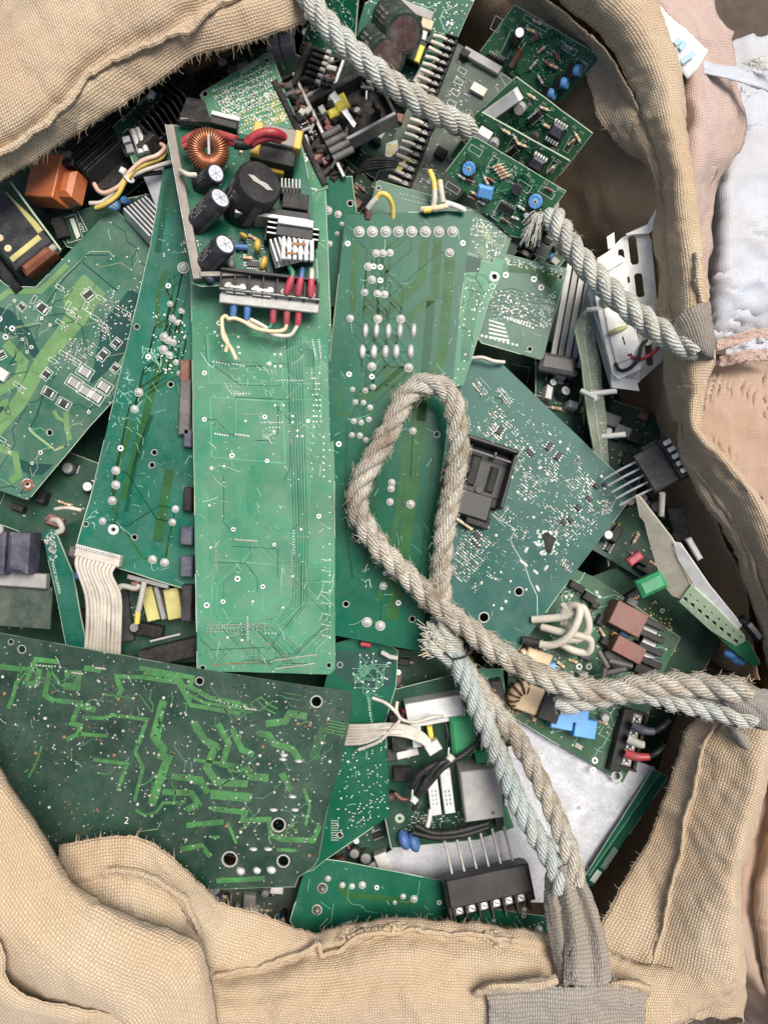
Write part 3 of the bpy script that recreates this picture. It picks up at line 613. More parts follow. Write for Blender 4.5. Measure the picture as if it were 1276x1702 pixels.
# left inner wall (hidden from here) and the floor of the bag
cloth('inner_wall', [[(-190, 80, -60), (-240, 400, 20), (-240, 700, 40), (-200, 1150, 60), (-150, 1400, 60)], [(-60, 200, -200), (-100, 450, -200), (-100, 800, -200), (-60, 1150, -200), (0, 1350, -200)], [(250, 400, -480), (240, 550, -480), (240, 800, -480), (250, 950, -480), (280, 1100, -480)]],
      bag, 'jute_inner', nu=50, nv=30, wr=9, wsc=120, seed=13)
fb = MB(); fb.flat([Vector((x, y, -470)) for x, y in ((-700, -700), (620, -700), (620, 900), (-700, 900))], 'jute_inner'); fb.build('bag_floor', bag)

# straps sewn to the rim
cloth('lifting_strap', [
    [(1112, 546, 172), (1124, 528, 186), (1142, 514, 194), (1160, 506, 196), (1176, 502, 192)],
    [(1120, 556, 180), (1134, 540, 194), (1152, 530, 202), (1168, 528, 204), (1182, 532, 198)],
    [(1128, 568, 182), (1142, 562, 196), (1160, 560, 204), (1175, 562, 204), (1187, 566, 198)],
    [(1140, 578, 178), (1152, 580, 190), (1166, 586, 196), (1176, 590, 194), (1185, 592, 184)],
    [(1150, 586, 160), (1160, 590, 160), (1170, 595, 160), (1178, 598, 160), (1184, 600, 150)]],
    bag, 'webbing', nu=30, nv=30, pitch=3.6, pitchv=2.4, wr=2, wsc=25, wr2=1, seed=21, th=3)
cloth('lifting_strap', [
    [(1196, 1158, 150), (1215, 1150, 158), (1240, 1146, 162), (1270, 1146, 160), (1310, 1150, 150)],
    [(1200, 1166, 160), (1220, 1162, 170), (1245, 1162, 174), (1275, 1166, 170), (1310, 1172, 160)],
    [(1206, 1174, 160), (1226, 1178, 170), (1250, 1184, 174), (1278, 1190, 170), (1310, 1200, 160)],
    [(1212, 1182, 146), (1230, 1196, 154), (1252, 1206, 158), (1278, 1214, 156), (1310, 1226, 150)]],
    bag, 'webbing', nu=30, nv=24, pitch=3.6, pitchv=2.4, wr=2, wsc=25, wr2=1, seed=22, th=3)
cloth('lifting_strap', [
    [(1216, 1180, 140), (1224, 1198, 144), (1240, 1226, 146), (1262, 1248, 144), (1300, 1270, 140)],
    [(1206, 1186, 140), (1216, 1206, 146), (1234, 1234, 150), (1258, 1258, 148), (1300, 1284, 142)],
    [(1200, 1190, 130), (1210, 1214, 136), (1228, 1240, 140), (1252, 1262, 138), (1296, 1292, 134)]],
    bag, 'webbing', nu=26, nv=14, pitch=3.6, pitchv=2.4, wr=1, wsc=25, seed=23, th=3)
cloth('lifting_strap', [
    [(906, 1450, 120), (904, 1490, 122), (908, 1540, 124), (918, 1590, 130), (922, 1640, 140)],
    [(914, 1444, 134), (918, 1490, 138), (926, 1540, 140), (934, 1590, 146), (934, 1640, 156)],
    [(922, 1440, 134), (930, 1490, 136), (938, 1540, 138), (944, 1590, 144), (946, 1640, 156)]],
    bag, 'webbing', nu=40, nv=14, pitch=5, pitchv=3, wr=1.5, wsc=25, seed=24, th=3)
cloth('lifting_strap', [
    [(920, 1448, 128), (928, 1490, 134), (934, 1540, 140), (936, 1590, 148), (934, 1634, 158)],
    [(930, 1442, 148), (944, 1490, 154), (954, 1540, 158), (958, 1590, 164), (958, 1638, 172)],
    [(942, 1438, 150), (960, 1490, 150), (974, 1540, 152), (982, 1590, 160), (986, 1640, 170)],
    [(952, 1440, 152), (972, 1480, 158), (988, 1530, 162), (1000, 1585, 166), (1004, 1636, 172)],
    [(960, 1446, 138), (980, 1480, 146), (998, 1530, 150), (1010, 1585, 154), (1014, 1630, 160)]],
    bag, 'webbing', nu=50, nv=40, pitch=6, pitchv=3.6, wr=1.6, wsc=25, wr2=1, seed=25, th=3)
cloth('strap_patch', [
    [(806, 1644, 150), (850, 1640, 156), (900, 1638, 164), (950, 1640, 170), (1000, 1634, 164), (1040, 1636, 156), (1078, 1640, 148)],
    [(812, 1675, 164), (850, 1672, 168), (900, 1670, 174), (950, 1672, 176), (1000, 1668, 172), (1036, 1668, 166), (1070, 1672, 158)],
    [(812, 1760, 165), (850, 1760, 168), (900, 1760, 170), (950, 1760, 172), (1000, 1750, 168), (1036, 1740, 160), (1066, 1730, 150)]],
    bag, 'webbing', nu=60, nv=30, pitch=3.6, pitchv=6, wr=3, wsc=40, wr2=1.2, seed=26, fray=120, frayl=7, th=3, fraymat='fray_grey')
cloth('hem_roll', [
    [(790, 1646, 146), (812, 1634, 156), (860, 1630, 160), (905, 1624, 162), (922, 1618, 160)],
    [(786, 1652, 160), (814, 1640, 172), (860, 1638, 174), (905, 1634, 174), (926, 1630, 168)],
    [(792, 1658, 146), (816, 1650, 156), (860, 1648, 160), (905, 1646, 162), (926, 1640, 158)]],
    bag, OUT, nu=40, nv=12, wr=1.5, wsc=25, seed=27)
cloth('hem_roll', [
    [(1006, 1630, 150), (1030, 1628, 156), (1056, 1630, 156), (1080, 1638, 148)],
    [(1006, 1636, 164), (1030, 1634, 170), (1056, 1636, 168), (1084, 1645, 158)],
    [(1006, 1644, 152), (1030, 1644, 158), (1054, 1646, 156), (1078, 1654, 146)]],
    bag, OUT, nu=30, nv=12, wr=1.5, wsc=25, seed=28)
# folded ear of the rim above the upper strap
cloth('hem_roll', [
    [(1150, 424, 160), (1150, 450, 166), (1154, 480, 168), (1160, 505, 168)], [(1158, 420, 176), (1159, 450, 180), (1162, 480, 180), (1167, 506, 176)],
    [(1164, 426, 168), (1166, 450, 170), (1170, 480, 170), (1174, 510, 168)]], bag, OUT, nu=24, nv=10, wr=1, wsc=25, seed=29)

def seam(path, r, seed, parent=bag, material='jute'):
    P = cr([W(*p) for p in path], int(len(path) * 22)); mb = MB(); off = Vector((seed * 3.1, seed, 0))
    P = [p + Vector((fbm(p / 26 + off, 3), fbm(p / 26 - off, 3), .6 * fbm(p / 18 + off, 2))) * r * .9 for p in P]
    cord(mb, P, lambda t: r * (1 + .35 * noise.noise(Vector((t * 40, seed, 0)))), material, 8); mb.uv = [(u * 6, v * 26) for u, v in mb.uv]; mb.build('seam', parent)
seam([(-40, 272, 134), (0, 256, 138), (56, 222, 145), (106, 178, 148), (128, 152, 149), (140, 138, 149), (156, 120, 149), (225, 84, 147), (262, 72, 146), (290, 56, 145), (318, 46, 144), (342, 20, 143), (370, 4, 140), (410, -8, 135)], 5, 1)
seam([(180, 1448, 160), (215, 1446, 162), (255, 1460, 163), (285, 1480, 162), (304, 1492, 159), (322, 1524, 153), (334, 1556, 148)], 4.5, 2)
seam([(352, 1622, 138), (420, 1610, 133), (472, 1594, 129), (512, 1580, 127), (528, 1572, 127), (536, 1586, 127), (560, 1580, 126), (590, 1560, 122), (620, 1550, 119), (650, 1549, 115), (690, 1546, 113), (735, 1552, 110), (800, 1556, 110), (860, 1566, 112)], 4, 3)
seam([(1236, 1128, 98), (1198, 1192, 101), (1174, 1228, 103), (1162, 1262, 103), (1153, 1316, 103), (1137, 1362, 101), (1132, 1412, 101), (1117, 1462, 101), (1102, 1538, 105), (1084, 1604, 106)], 2.6, 4)
seam([(1120, 640, 116), (1130, 700, 120), (1144, 756, 122), (1166, 792, 124), (1190, 828, 123), (1214, 860, 121), (1240, 905, 119), (1256, 955, 116), (1274, 1005, 112)], 3.2, 5)
seam([(986, 80, 50), (1024, 144, 64), (1047, 188, 84), (1062, 228, 94), (1078, 262, 99), (1092, 300, 103), (1098, 336, 107), (1100, 366, 109), (1098, 400, 111), (1102, 430, 113)], 2.2, 6)
# ---------------------------------------------------------------- neighbouring sacks
def sack(name, label, m, rows, seed, wr=12, wsc=90, fold=4.0, crease=6, **kw):
    t = thing(name, label, 'sack', W(rows[0][0][0], rows[0][0][1], -1490))
    cloth('sack_body', rows, t, m, nu=110, nv=80, pitch=4.6, wr=wr, wsc=wsc, wr2=1.6, seed=seed, fold=fold, crease=crease, **kw); return t
pk = sack('woven_sack', 'pale pink woven sack standing behind the bag rim at top right', 'sack_pink', [
    [(990, -120, -60), (1080, -80, -40), (1170, -30, -30), (1200, 30, -40), (1214, 90, -60), (1222, 150, -60), (1232, 190, -60), (1226, 250, -60), (1196, 300, -60), (1180, 360, -70), (1176, 410, -80), (1172, 470, -90), (1160, 560, -100)],
    [(960, -100, 0), (1050, -60, 20), (1130, -10, 30), (1165, 40, 30), (1180, 100, 25), (1190, 150, 25), (1196, 200, 20), (1188, 255, 20), (1168, 300, 10), (1158, 360, 0), (1155, 410, -10), (1150, 470, -20), (1140, 560, -40)],
    [(930, -80, 10), (1010, -40, 30), (1075, 10, 40), (1110, 60, 40), (1126, 110, 40), (1134, 160, 38), (1138, 210, 34), (1135, 260, 30), (1130, 310, 20), (1130, 360, 10), (1130, 410, 0), (1125, 470, -10), (1120, 560, -30)],
    [(900, -60, -300), (960, -20, -300), (1010, 30, -300), (1040, 80, -300), (1050, 120, -300), (1056, 170, -300), (1060, 220, -300), (1060, 270, -300), (1060, 320, -300), (1060, 370, -300), (1060, 420, -300), (1060, 480, -300), (1060, 560, -300)]], 31, wr=8, fold=6, fsc=1.5)
weave('label_white', (.66, .72, .78), (.55, .6, .66), depth=.15, dirt=.15, bumpd=.0002)
weave('label_blue', (.38, .58, .72), (.3, .48, .62), depth=.15, dirt=.1, bumpd=.0002)
lb = cloth('printed_label', [[(1070, -24, 68), (1104, 18, 72), (1138, 48, 70), (1176, 84, 62)], [(1060, -2, 72), (1094, 40, 76), (1126, 72, 75), (1160, 112, 67)], [(1050, 20, 68), (1084, 62, 72), (1112, 94, 70), (1142, 132, 62)]], pk, 'label_white', nu=30, nv=12, wr=.8, wsc=40, wr2=.2, seed=32, th=1, crease=0, fold=0)
for a in ((1136, 66, 1126, 78), (1150, 84, 1128, 100), (1128, 62, 1118, 70)):
    cloth('print_mark', [[(a[0], a[1], 77.5), (a[0] + 6, a[1] + 7, 77.5)], [(a[2], a[3], 77.5), (a[2] + 6, a[3] + 7, 77.5)]], pk, 'label_blue', nu=4, nv=10, wr=.3, wr2=.1, seed=33, th=.5, crease=0, fold=0)
cloth('tie_strap', [[(1150, 94, 52), (1180, 104, 44), (1220, 112, 32), (1260, 122, 18), (1300, 134, 0)], [(1140, 112, 54), (1172, 122, 46), (1216, 132, 34), (1256, 144, 20), (1300, 158, 0)]], pk, 'sack_white', nu=40, nv=12, pitch=3, pitchv=5, wr=3, wsc=40, seed=34, th=2, fray=0)
fz = MB()
for k in range(60):
    a = R.random(); p = W(1230 + 40 * a, 110 + 14 * a - 6, 30); fz.tube([p, p + Vector((R.uniform(4, 18), R.uniform(-4, 10), R.uniform(0, 6))), p + Vector((R.uniform(8, 34), R.uniform(-10, 14), R.uniform(-4, 4)))], .6, 'rope_fuzz_pale', 3, False)
fz.build('loose_fibres', pk, stuff=True)
sack('woven_sack', 'shiny white crumpled woven sack at the right edge beside the pink one', 'sack_white', [
    [(1420, 40, -330), (1420, 160, -330), (1420, 280, -330), (1420, 400, -330), (1420, 520, -330), (1380, 640, -330)],
    [(1300, 60, -160), (1320, 160, -140), (1330, 280, -130), (1330, 400, -130), (1320, 500, -140), (1280, 580, -170)],
    [(1215, 70, -130), (1235, 160, -100), (1240, 280, -90), (1240, 400, -90), (1240, 490, -100), (1215, 560, -140)],
    [(1180, 120, -150), (1185, 200, -130), (1185, 300, -110), (1185, 400, -110), (1180, 490, -120), (1175, 560, -150)],
    [(1100, 160, -420), (1100, 240, -420), (1100, 320, -420), (1100, 400, -420), (1100, 480, -420), (1100, 560, -420)]], 35, wr=8, wsc=90, fold=8, fsc=1.5)
sack('woven_sack', 'brown wrinkled woven sack at the right edge below the white one', 'sack_brown', [
    [(1130, 570, -330), (1200, 590, -300), (1290, 600, -280), (1400, 600, -280)],
    [(1130, 640, -170), (1200, 615, -150), (1290, 605, -150), (1400, 610, -150)],
    [(1120, 720, -120), (1200, 690, -100), (1290, 680, -100), (1400, 690, -100)],
    [(1110, 830, -140), (1200, 820, -110), (1290, 800, -100), (1400, 800, -100)],
    [(1130, 960, -170), (1220, 930, -140), (1300, 900, -130), (1400, 880, -130)],
    [(1200, 1120, -280), (1280, 1080, -260), (1360, 1040, -260), (1440, 1000, -260)]], 36, wr=12, wsc=120, fold=4, fsc=2.2, crease=3)
sack('woven_sack', 'reddish brown woven sack leaning outside the near right corner of the bag', 'sack_brown', [
    [(1300, 1180, -30), (1285, 1260, 0), (1278, 1340, 10), (1262, 1420, 10), (1252, 1500, 10), (1262, 1590, 0), (1278, 1660, -20), (1300, 1720, -50)][::1],
    [(1340, 1180, 10), (1325, 1260, 30), (1310, 1340, 40), (1300, 1420, 40), (1290, 1500, 40), (1300, 1590, 30), (1310, 1660, 10), (1330, 1720, -30)],
    [(1500, 1180, -80), (1500, 1260, -60), (1500, 1340, -60), (1500, 1420, -60), (1500, 1500, -60), (1500, 1590, -60), (1500, 1660, -80), (1500, 1720, -100)]][::-1] + [
    [(1250, 1180, -40), (1235, 1260, -30), (1225, 1340, -20), (1212, 1420, -20), (1205, 1500, -20), (1215, 1590, -20), (1262, 1662, -40), (1300, 1720, -90)],
    [(1150, 1180, -400), (1140, 1260, -400), (1130, 1340, -400), (1120, 1420, -400), (1120, 1500, -400), (1120, 1590, -400), (1150, 1680, -400), (1200, 1740, -400)]], 37, wr=10, wsc=120, fold=4, fsc=2, crease=3)
# strip of folded pink and white liner lying between the white and brown sacks
lin = thing('sack_liner', 'torn pink and white liner strips between the white and the brown sack', 'liner', W(1230, 580, -150))
for k, (a, m) in enumerate((((1190, 575, 1290, 552), 'sack_pink'), ((1205, 590, 1290, 568), 'sack_white'), ((1195, 602, 1290, 590), 'sack_pink'))):
    cloth('strip', [[(a[0], a[1] - 9, -90 - k * 4), ((a[0] + a[2]) / 2, (a[1] + a[3]) / 2 - 14, -80), (a[2], a[3] - 8, -90)], [(a[0], a[1] + 8, -94 - k * 4), ((a[0] + a[2]) / 2, (a[1] + a[3]) / 2 + 4, -84), (a[2], a[3] + 10, -92)]], lin, m, nu=30, nv=10, wr=6, wsc=25, wr2=3, seed=40 + k)
# ---------------------------------------------------------------- circuit boards
def circ(plane, x, y, r, n=12, h=0.0, ry=None):
    return [plane.hit(x + r * math.cos(6.2832 * k / n), y + (ry or r) * math.sin(6.2832 * k / n), h) for k in range(n)]
class Board:
    """a circuit board lying in a plane; positions on it are read off the photograph and cast onto that plane"""
    def __init__(s, label, out, plane, m='pcb_mid', th=3.2, holes=(), edge='edge', name='circuit_board', cat='circuit board', group=None, seed=0, back=None):
        s.pl = plane if isinstance(plane, Plane) else Plane(plane); s.out = out; s.m = m; s.rr = random.Random(seed + 5)
        cx = sum(p[0] for p in out) / len(out); cy = sum(p[1] for p in out) / len(out)
        s.pts = []; s.root = thing(name, label, cat, s.pl.hit(cx, cy), group); s.sub = MB(); n = s.pl.n; s.j = 0
        o2 = []
        for i, p in enumerate(out):                       # slightly chipped edges
            q = out[(i + 1) % len(out)]; L = math.hypot(q[0] - p[0], q[1] - p[1]); o2.append(p); m_ = int(L / 30)
            for k in range(1, m_): t = k / m_; o2.append((p[0] + (q[0] - p[0]) * t + s.rr.uniform(-.5, .5), p[1] + (q[1] - p[1]) * t + s.rr.uniform(-.5, .5)))
        s.sub.prism([s.pl.hit(*p) for p in o2], n, th, m, edge, [circ(s.pl, x, y, r, 14) for x, y, r in holes], back or m)
        e = [s.pl.hit(*p, .25) for p in o2]; e.append(e[0]); k = 0
        while k < len(e) - 1:
            g = s.rr.randint(1, 4)
            if s.rr.random() < .55: s.sub.ribbon(e[k:k + g + 1], n, s.rr.uniform(.7, 1.5), edge)
            k += g
        for x, y, r in holes: s.ring(x, y, r, r + max(1.2, r * .25), 'solder_dull' if r > 3 else 'edge')
    def F(s, x, y, ang=0, h=0): return frame(s.pl, x, y, ang, h)
    def inside(s, x, y): return inpoly(x, y, s.out)
    def ring(s, x, y, r0, r1, m='solder', h=.55): s.sub.ring(s.F(x, y), 0, 0, r0, r1, h, m)
    def via(s, x, y, r=3.0, m='solder'):
        s.pts.append((x, y)); F = s.F(x, y); s.sub.ring(F, 0, 0, r * .42, r, .5, m, 9); s.sub.flat([F.pt(r * .45 * math.cos(k * 1.047), r * .45 * math.sin(k * 1.047), .4) for k in range(6)], 'hole')
    def pad(s, x, y, r=1.6, m='solder', h=.8):
        s.pts.append((x, y)); s.sub.dome(s.F(x, y), 0, 0, .2, r, h, m, 6)
    def dot(s, x, y, r=1.0, m='solder'):
        F = s.F(x, y); s.sub.flat([F.pt(r * math.cos(k * 1.2566), r * math.sin(k * 1.2566), .5) for k in range(5)], m)
    def row(s, x0, y0, x1, y1, n, r=1.6, m='solder', flat=False, jit=.3):
        for k in range(n):
            t = k / max(1, n - 1); x = x0 + (x1 - x0) * t + s.rr.uniform(-jit, jit); y = y0 + (y1 - y0) * t + s.rr.uniform(-jit, jit)
            (s.dot if flat else s.pad)(x, y, r, m)
    def joint(s, x, y, r, rb=None, ang=0, m='solder', h=None):
        s.pts.append((x, y)); s.j += 1; mb = MB(); F = s.F(x, y, ang)
        mb.dome(F, 0, 0, .1, r, h or r * .7, m, 11, rb, .12)
        if rb is None: mb.cyl(F, r * .1, 0, r * .5, r * .3, r * .35, 'solder_dull', 7, .3)
        s.sub.ring(F, 0, 0, r * .95, max(r, 0) * 1.22, .45, 'solder_dull') if rb is None else None
        mb.build('solder_joint', s.root)
    def trace(s, pts, w, m, h=.35):
        s.sub.ribbon([s.pl.hit(x, y, h) for x, y in pts], s.pl.n, w * (H - s.pl.p.z) / H, m)
    def area(s, pts, m, h=.3):
        tri = tessellate_polygon([[s.pl.hit(x, y, h) for x, y in pts]]); s.sub.add([s.pl.hit(x, y, h) for x, y in pts], [tuple(t) for t in tri], m)
    def bus(s, pts, n, gap, w, m, h=.35):
        """n parallel tracks"""
        for k in range(n):
            o = (k - (n - 1) / 2) * gap; q = []
            for i, p in enumerate(pts):
                a = pts[max(0, i - 1)]; b = pts[min(len(pts) - 1, i + 1)]; d = math.hypot(b[0] - a[0], b[1] - a[1]) or 1
                q.append((p[0] - (b[1] - a[1]) / d * o, p[1] + (b[0] - a[0]) / d * o))
            s.trace(q, w, m, h)
    def route(s, n, m='trace_dark', w=1.0, ang=0, far=120, pts=None, vias=False):
        """tracks that run from one soldered point to another with 45 degree corners"""
        P = pts or s.pts; ca, sa = math.cos(math.radians(ang)), math.sin(math.radians(ang)); c = g = 0
        while c < n and g < n * 40 and len(P) > 3:
            g += 1; a = s.rr.choice(P); b = s.rr.choice(P); dx, dy = b[0] - a[0], b[1] - a[1]; L = math.hypot(dx, dy)
            if L < 12 or L > far: continue
            u, v = dx * ca + dy * sa, -dx * sa + dy * ca; k = min(abs(u), abs(v)); su, sv = math.copysign(k, u), math.copysign(k, v); f = s.rr.uniform(.15, .85)
            ru, rv = u - su, v - sv; q = [(0, 0), (ru * f, rv * f), (ru * f + su, rv * f + sv), (u, v)]
            q = [(a[0] + x * ca - y * sa, a[1] + x * sa + y * ca) for x, y in q]
            if not all(s.inside(*p) for p in q): continue
            s.trace(q, w, m); c += 1
    def rect(s, x, y, w, h, ang=0, m='silk', lw=.8):
        F = s.F(x, y, ang); q = [F.pt(a * w / 2, b * h / 2, .6) for a, b in ((-1, -1), (1, -1), (1, 1), (-1, 1), (-1, -1))]; s.sub.ribbon(q, s.pl.n, lw, m)
    def text(s, x, y, t, size, ang=0, m='silk'): s.sub.text(s.F(x, y, ang), 0, 0, .6, size, t, m)
    def scratches(s, n, reg=None, L=24, m='scratch', w=.55):
        xs = [p[0] for p in (reg or s.out)]; ys = [p[1] for p in (reg or s.out)]; c = 0
        while c < n:
            c += 1; x = s.rr.uniform(min(xs), max(xs)); y = s.rr.uniform(min(ys), max(ys)); a = s.rr.gauss(.9, .8); l = L * s.rr.random() ** 2 + 3; q = [(x, y)]
            for k in range(3): a += s.rr.uniform(-.35, .35); x += math.cos(a) * l / 3; y += math.sin(a) * l / 3; q.append((x, y))
            if all(s.inside(*p) and (not reg or inpoly(*p, reg)) for p in q): s.trace(q, w * s.rr.uniform(.5, 1.3), m, .7)
    def rnd(s, n, reg=None):
        xs = [p[0] for p in (reg or s.out)]; ys = [p[1] for p in (reg or s.out)]; out = []; g = 0
        while len(out) < n and g < n * 30:
            g += 1; x = s.rr.uniform(min(xs), max(xs)); y = s.rr.uniform(min(ys), max(ys))
            if s.inside(x, y) and (not reg or inpoly(x, y, reg)): out.append((x, y))
        return out
    def dots(s, n, reg=None, r=(.6, 1.4), m='solder', flat=True):
        for x, y in s.rnd(n, reg): (s.dot if flat else s.pad)(x, y, s.rr.uniform(*r), m)
    def web(s, n, reg=None, m='trace_dark', w=1.0, step=30, ang=0, vias=True):
        """random routed tracks with 45 degree bends"""
        for x, y in s.rnd(n, reg):
            a = s.rr.choice((0, 90, 180, 270)) + ang; q = [(x, y)]
            for k in range(s.rr.randint(2, 5)):
                l = step * s.rr.uniform(.4, 1.6); nx, ny = x + math.cos(math.radians(a)) * l, y + math.sin(math.radians(a)) * l
                if not s.inside(nx, ny) or (reg and not inpoly(nx, ny, reg)): break
                x, y = nx, ny; q.append((x, y)); a += s.rr.choice((-45, 45))
            if len(q) > 1:
                s.trace(q, w, m)
                if vias: s.dot(*q[0], 1.1); s.dot(*q[-1], 1.1)
    def smd(s, cx, cy, rx, ry, n, ang=0, sz=1.0, mb=None, mats=('silk', 'solder', 'solder', 'black', 'solder_dull')):
        own = mb is None; mb = mb or s.tiny()
        F = s.F(cx, cy, ang)
        for k in range(n):
            a = round(s.rr.uniform(-rx, rx) / (3.2 * sz)) * 3.2 * sz; b = round(s.rr.uniform(-ry, ry) / (4.4 * sz)) * 4.4 * sz
            t = s.rr.random()
            if t < .45: mb.box(F, a, b, 0, 1.5 * sz, 1.5 * sz, .7, s.rr.choice(mats), .2)
            elif t < .8:
                m = s.rr.choice(('black', 'brown', 'silk', 'solder_dull', 'wire_cream')); l = 3.2 * sz
                mb.box(F, a, b, 0, l, 1.7 * sz, 1.1, m, .2); mb.box(F, a - l * .5, b, 0, 1 * sz, 1.8 * sz, 1.2, 'solder', .2); mb.box(F, a + l * .5, b, 0, 1 * sz, 1.8 * sz, 1.2, 'solder', .2)
            else: mb.box(F, a, b, 0, 1.6 * sz, 3.0 * sz, .6, 'solder', .2)
    def tiny(s):
        if not hasattr(s, '_tiny'): s._tiny = MB()
        return s._tiny
    def fin(s):
        s.sub.build('substrate', s.root)
        if hasattr(s, '_tiny'): s._tiny.build('small_components', s.root, stuff=True)
        return s.root
    # ---- components, each a part of the board
    def chip(s, x, y, w, h, ang=0, ht=4, m='black', pins=0, mark=False):
        mb = MB(); F = s.F(x, y, ang); mb.box(F, 0, 0, .8, w, h, ht, m, .7); 
        o = mb.build('chip', s.root)
        if pins:
            lb = MB()
            for k in range(pins):
                a = -w / 2 + w * (k + .5) / pins
                for q in (-1, 1): lb.box(F, a, q * (h / 2 + 1.2), .3, w / pins * .5, 3, 1.2 if ht < 6 else ht * .5, 'solder', .2)
            lb.build('pins', o)
        return o
    def smd_block(s, x, y, w, h, ang, m='charcoal', frame=True):
        mb = MB(); F = s.F(x, y, ang); mb.box(F, 0, 0, .4, w * .62, h, 3, m, .5); mb.box(F, -w * .4, 0, .3, w * .2, h * 1.02, 2.4, 'solder', .4); mb.box(F, w * .4, 0, .3, w * .2, h * 1.02, 2.4, 'solder', .4)
        mb.build('surface_component', s.root)
        if frame: s.rect(x, y, w * 1.35, h * 1.5, ang, 'silk', .9)
    def resistor(s, x, y, l, r, ang, m='wire_cream', bands=('brown', 'black', 'red')):
        mb = MB(); F = s.F(x, y, ang); A = lambda a: F.pt(a, 0, r + .6)
        mb.tube([A(-l / 2), A(-l / 2 + l * .12), A(l / 2 - l * .12), A(l / 2)], r, m, 8)
        for k, b in enumerate(bands): mb.tube([A(-l * .28 + k * l * .2), A(-l * .2 + k * l * .2)], r * 1.04, b, 8)
        mb.tube([F.pt(-l * .85, 0, 0), F.pt(-l * .8, 0, r), A(-l / 2), A(l / 2), F.pt(l * .8, 0, r), F.pt(l * .85, 0, 0)], .6, 'solder', 4)
        mb.build('resistor', s.root)
    def can(s, x, y, r, h, m='sleeve', top='cap_top', tx=None, ty=None, tz=None, vent=True, stripe=True, name='capacitor'):
        """electrolytic capacitor; (tx, ty) is where its top shows when it leans"""
        F = s.F(x, y, 20)
        if tx is not None:
            p0 = F.o; p1 = W(tx, ty, tz); n = (p1 - p0).normalized(); F = axis_frame(x, y, p0.z, n, 20); h = (p1 - p0).length
            k = F.n.length; h /= k
        mb = MB(); mb.cyl(F, 0, 0, 0, r, h, m, 24, r * .1, r2=r)
        if stripe:
            q = 24; vs = []
            for k in range(4):
                a = 1.2 + k * .13
                vs += [F.pt(r * 1.012 * math.cos(a), r * 1.012 * math.sin(a), h * .06), F.pt(r * 1.012 * math.cos(a), r * 1.012 * math.sin(a), h * .86)]
            mb.add(vs, [(2 * k, 2 * k + 1, 2 * k + 3, 2 * k + 2) for k in range(3)], 'grey_dark')
        if r > 14:                                   # printed ratings round the sleeve
            for j in range(5):
                for i in range(7):
                    a = 2.6 + j * .24; z0 = h * (.2 + .085 * i)
                    if (i * 7 + j * 3) % 5: mb.add([F.pt(r * 1.012 * math.cos(q), r * 1.012 * math.sin(q), z) for q, z in ((a, z0), (a + .1, z0), (a + .1, z0 + h * .055), (a, z0 + h * .055))], [(0, 1, 2, 3)], 'grey_box')
        o = mb.build(name, s.root)
        if top:
            tb = MB(); tb.cyl(F, 0, 0, h, r * .78, .8, top, 22, .3)
            tb.ring(F, 0, 0, r * .78, r * .93, h + .35, m, 22)
            if vent:
                for a in (20, 80, 140): f2 = F.sub(0, 0, 0, a); tb.box(f2, 0, 0, h + .8, r * 1.3, r * .06, .15, 'grey_metal', .05)
            tb.build('end_cap', o)
        return o
    def disc(s, x, y, r, th, ang, m='mustard', h=None):
        mb = MB(); F = s.F(x, y, ang); h = h or r * 1.1; n = 14; vs = []; fs = []
        for j in range(7):
            t = -1.5708 + 3.1416 * j / 6
            for k in range(n): p = 6.2832 * k / n; vs.append(F.pt(r * math.cos(p) * math.cos(t), th * math.sin(t), h + r * math.sin(p) * math.cos(t)))
        for j in range(6):
            for k in range(n): l = (k + 1) % n; fs.append((j * n + k, j * n + l, j * n + n + l, j * n + n + k))
        mb.add(vs, fs, m, True); mb.tube([F.pt(-r * .4, 0, h - r * .7), F.pt(-r * .4, 0, 0)], .7, 'solder', 5); mb.tube([F.pt(r * .4, 0, h - r * .7), F.pt(r * .4, 0, 0)], .7, 'solder', 5)
        mb.build('disc_capacitor', s.root)
    def block(s, x, y, w, l, h, ang=0, m='grey_box', name='relay', top=None, bev=1.2, z=.4, lab=None, c=0):
        mb = MB(); mb.box(s.F(x, y, ang), 0, 0, z, w, l, h, m, bev, top=top); return mb.build(name, s.root, lab)
    def trim(s, x, y, r, ang=0, m='sky_blue', h=8):
        F = s.F(x, y, ang); mb = MB(); mb.box(F, 0, r * .1, .4, r * 2.1, r * 2.1, h * .6, 'charcoal' if m == 'sky_blue' else m, .8); mb.cyl(F, 0, 0, h * .6, r, h * .5, m, 18, .8); o = mb.build('trimmer', s.root)
        d = MB(); d.cyl(F, 0, 0, h * 1.1, r * .32, .6, 'white_plastic', 10, .1)
        for a in (0, 90): d.box(F.sub(0, 0, 0, a + 45), 0, 0, h * 1.1 + .6, r * .5, r * .12, .2, 'black', .05)
        for k in range(8): a = k * .785; d.box(F.sub(0, 0, 0, k * 45), r * .72, 0, h * 1.1, r * .2, r * .1, .2, 'navy_plastic', .03)
        d.build('slotted_rotor', o)
    def toroid(s, x, y, Rr, r, m='copper', n=30, tilt=(0, 0, 1), z=10, core='bronze_metal'):
        F = axis_frame(x, y, s.pl.hit(x, y).z + z, tilt, 0); mb = MB(); mb.tube([F.pt(Rr * math.cos(a * .2244), Rr * math.sin(a * .2244)) for a in range(29)], r * .82, core, 10, False); o = mb.build('coil', s.root)
        wb = MB()
        for k in range(n):
            a = 6.2832 * k / n; q = []
            for j in range(11):
                b = 6.2832 * j / 10; aa = a + .1 * j / 10 * 6.2832 / n; rr_ = Rr + r * math.cos(b); q.append(F.pt(rr_ * math.cos(aa), rr_ * math.sin(aa), r * math.sin(b)))
            wb.tube(q, r * .16, m, 5, False)
        wb.build('winding', o); return o
